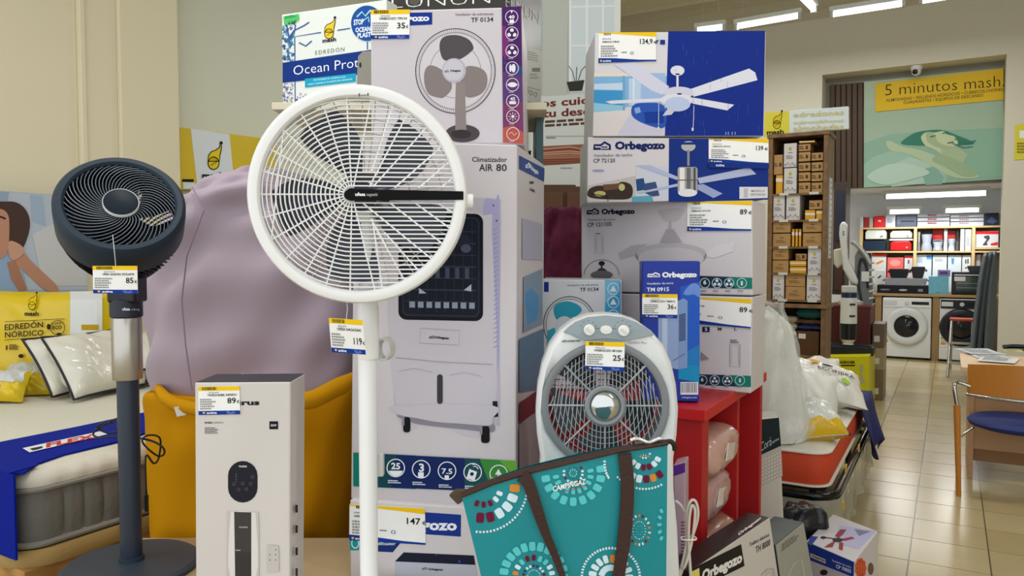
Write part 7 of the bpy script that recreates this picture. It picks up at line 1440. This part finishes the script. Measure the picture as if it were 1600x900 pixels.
for i, (x, y, r, col, lab, w_, h_) in enumerate(((1545, 556, .2, '#d9dcdf', 'white sheet of paper at the front of the desk', .21, .30), (1560, 562, -.15, '#e0e2e4', 'crumpled white sheet lying over another on the desk', .21, .30), (1530, 549, .35, '#d3d7dc', 'white folder at the back left of the desk', .24, .31), (1583, 548, .1, '#d9cf8e', 'yellow slip of paper on the desk', .12, .12))):
    g = G(x, y, dz+.004+.004*i); t = thing('paper_sheet', lab, 'paper', g, 'papers on the desk'); c_, s_ = math.cos(r), math.sin(r); e = T*c_+U*s_; f = U*c_-T*s_
    m = MB(); m.grid(lambda u, v: V((*g[:2], dz+.002+.004*i))+e*(u-.5)*w_+f*(v-.5)*h_+Z*(.004*math.sin(3*u+i)*math.sin(4*v)+.004), 6, 6); m.build('sheet', mat(col, rough=.5), t); t.children[0].modifiers.new('thick', 'SOLIDIFY').thickness = .002
    a = Art(Face(V((*g[:2], dz+.012+.004*i)), e, f, Z)); a.raw = True; a.greek(-w_*.4, -h_*.35, w_*.4, h_*.35, 7, '#9aa0a8', seed=i); a.build('print', t)
g = G(1592, 549, dz); t = thing('desk_phone', 'black handset lying among the desk papers', 'phone', g); MB().tube(spline([g+T*-.10+Z*.02, g+T*-.05+Z*.035, g+T*.05+Z*.035, g+T*.10+Z*.02]), [.022]*3+[.016]*10+[.022]*3, 10).build('handset', mat('#17181c', rough=.35), t, smooth=60); MB().box(g+Z*.008, .16, .10, .014, T, U, Z).build('cradle', mat('#202126', rough=.4), t, bevel=.004)
# chair
cl = G(1498, 775, 0); ch = thing('chair', 'wooden chair with navy seat and chrome frame before the desk', 'chair', cl+T*.28+U*.2)
wdm = mat('#b8762c', rough=.4, vary=.15, vscale=8, stretch=(6, 6, 1)); chm = mat('#b9b8b2', rough=.15, metal=.9)
at_ = PL(1488, 598, cl, U); aw = .62
topb = cl.dot(U); 
def chp(a, b, z): return cl+T*a+U*b+Z*z
hT = PL(1490, 600, chp(0, 0, 0), U).z; hM = PL(1492, 632, chp(0, 0, 0), U).z
for s in (0, aw):
    sg_ = -.035 if s == 0 else .035
    MB().tube([chp(s, 0, 0), chp(s+sg_*.6, 0, hM)], [.014, .019], 12).build('leg', wdm, ch, smooth=50)
    MB().tube(spline([chp(s+sg_*.6, 0, hM), chp(s+sg_, 0, hT-.03), chp(s+sg_, .02, hT), chp(s+sg_*.6, .06, hT+.006), chp(s+sg_*.2+(.06 if s == 0 else -.06), .07, hT-.02)]), .012, 10).build('arm_tube', chm, ch, smooth=60)
    MB().tube([chp(s, .42, 0), chp(s+sg_*.5, .40, .42)], [.013, .016], 12).build('leg', wdm, ch, smooth=50)
    MB().tube([chp(s+sg_*.4, 0, .40), chp(s+sg_*.4, .40, .40)], .009, 8).build('side_rail', chm, ch, smooth=50)
    MB().tube([chp(s+sg_*.3, .03, .34), chp(s+(.07 if s == 0 else -.07), .10, .40)], .007, 8).build('seat_bracket', chm, ch, smooth=50)
# curved back rest: wooden shell with chrome rail
def brest(u, v, o=0.): x = lerp(.03, aw-.03, u); bow = .10*(2*u-1)**2; return chp(x, -.03+bow+o, lerp(hT-.055, hT+.115+.02*(1-(2*u-1)**2), v))
m = MB(); m.grid(lambda u, v: brest(u, v), 16, 4); m.build('back_rest', wdm, ch, smooth=60); ch.children[-1].modifiers.new('thick', 'SOLIDIFY').thickness = .014
MB().tube([brest(i/16, 0)-Z*.012 for i in range(17)], .010, 10).build('back_rail', chm, ch, smooth=60)
o_ = chp(aw/2, .20, .43)
m = MB(); m.lathe([(.0, -.03), (.22, -.03), (.265, -.015), (.275, .005), (.255, .025), (.0, .035)], o_, Z, 40, caps=False); m.build('seat', mat('#1a2a6a', rough=.7, bump=.15, bscale=120), ch, smooth=50)
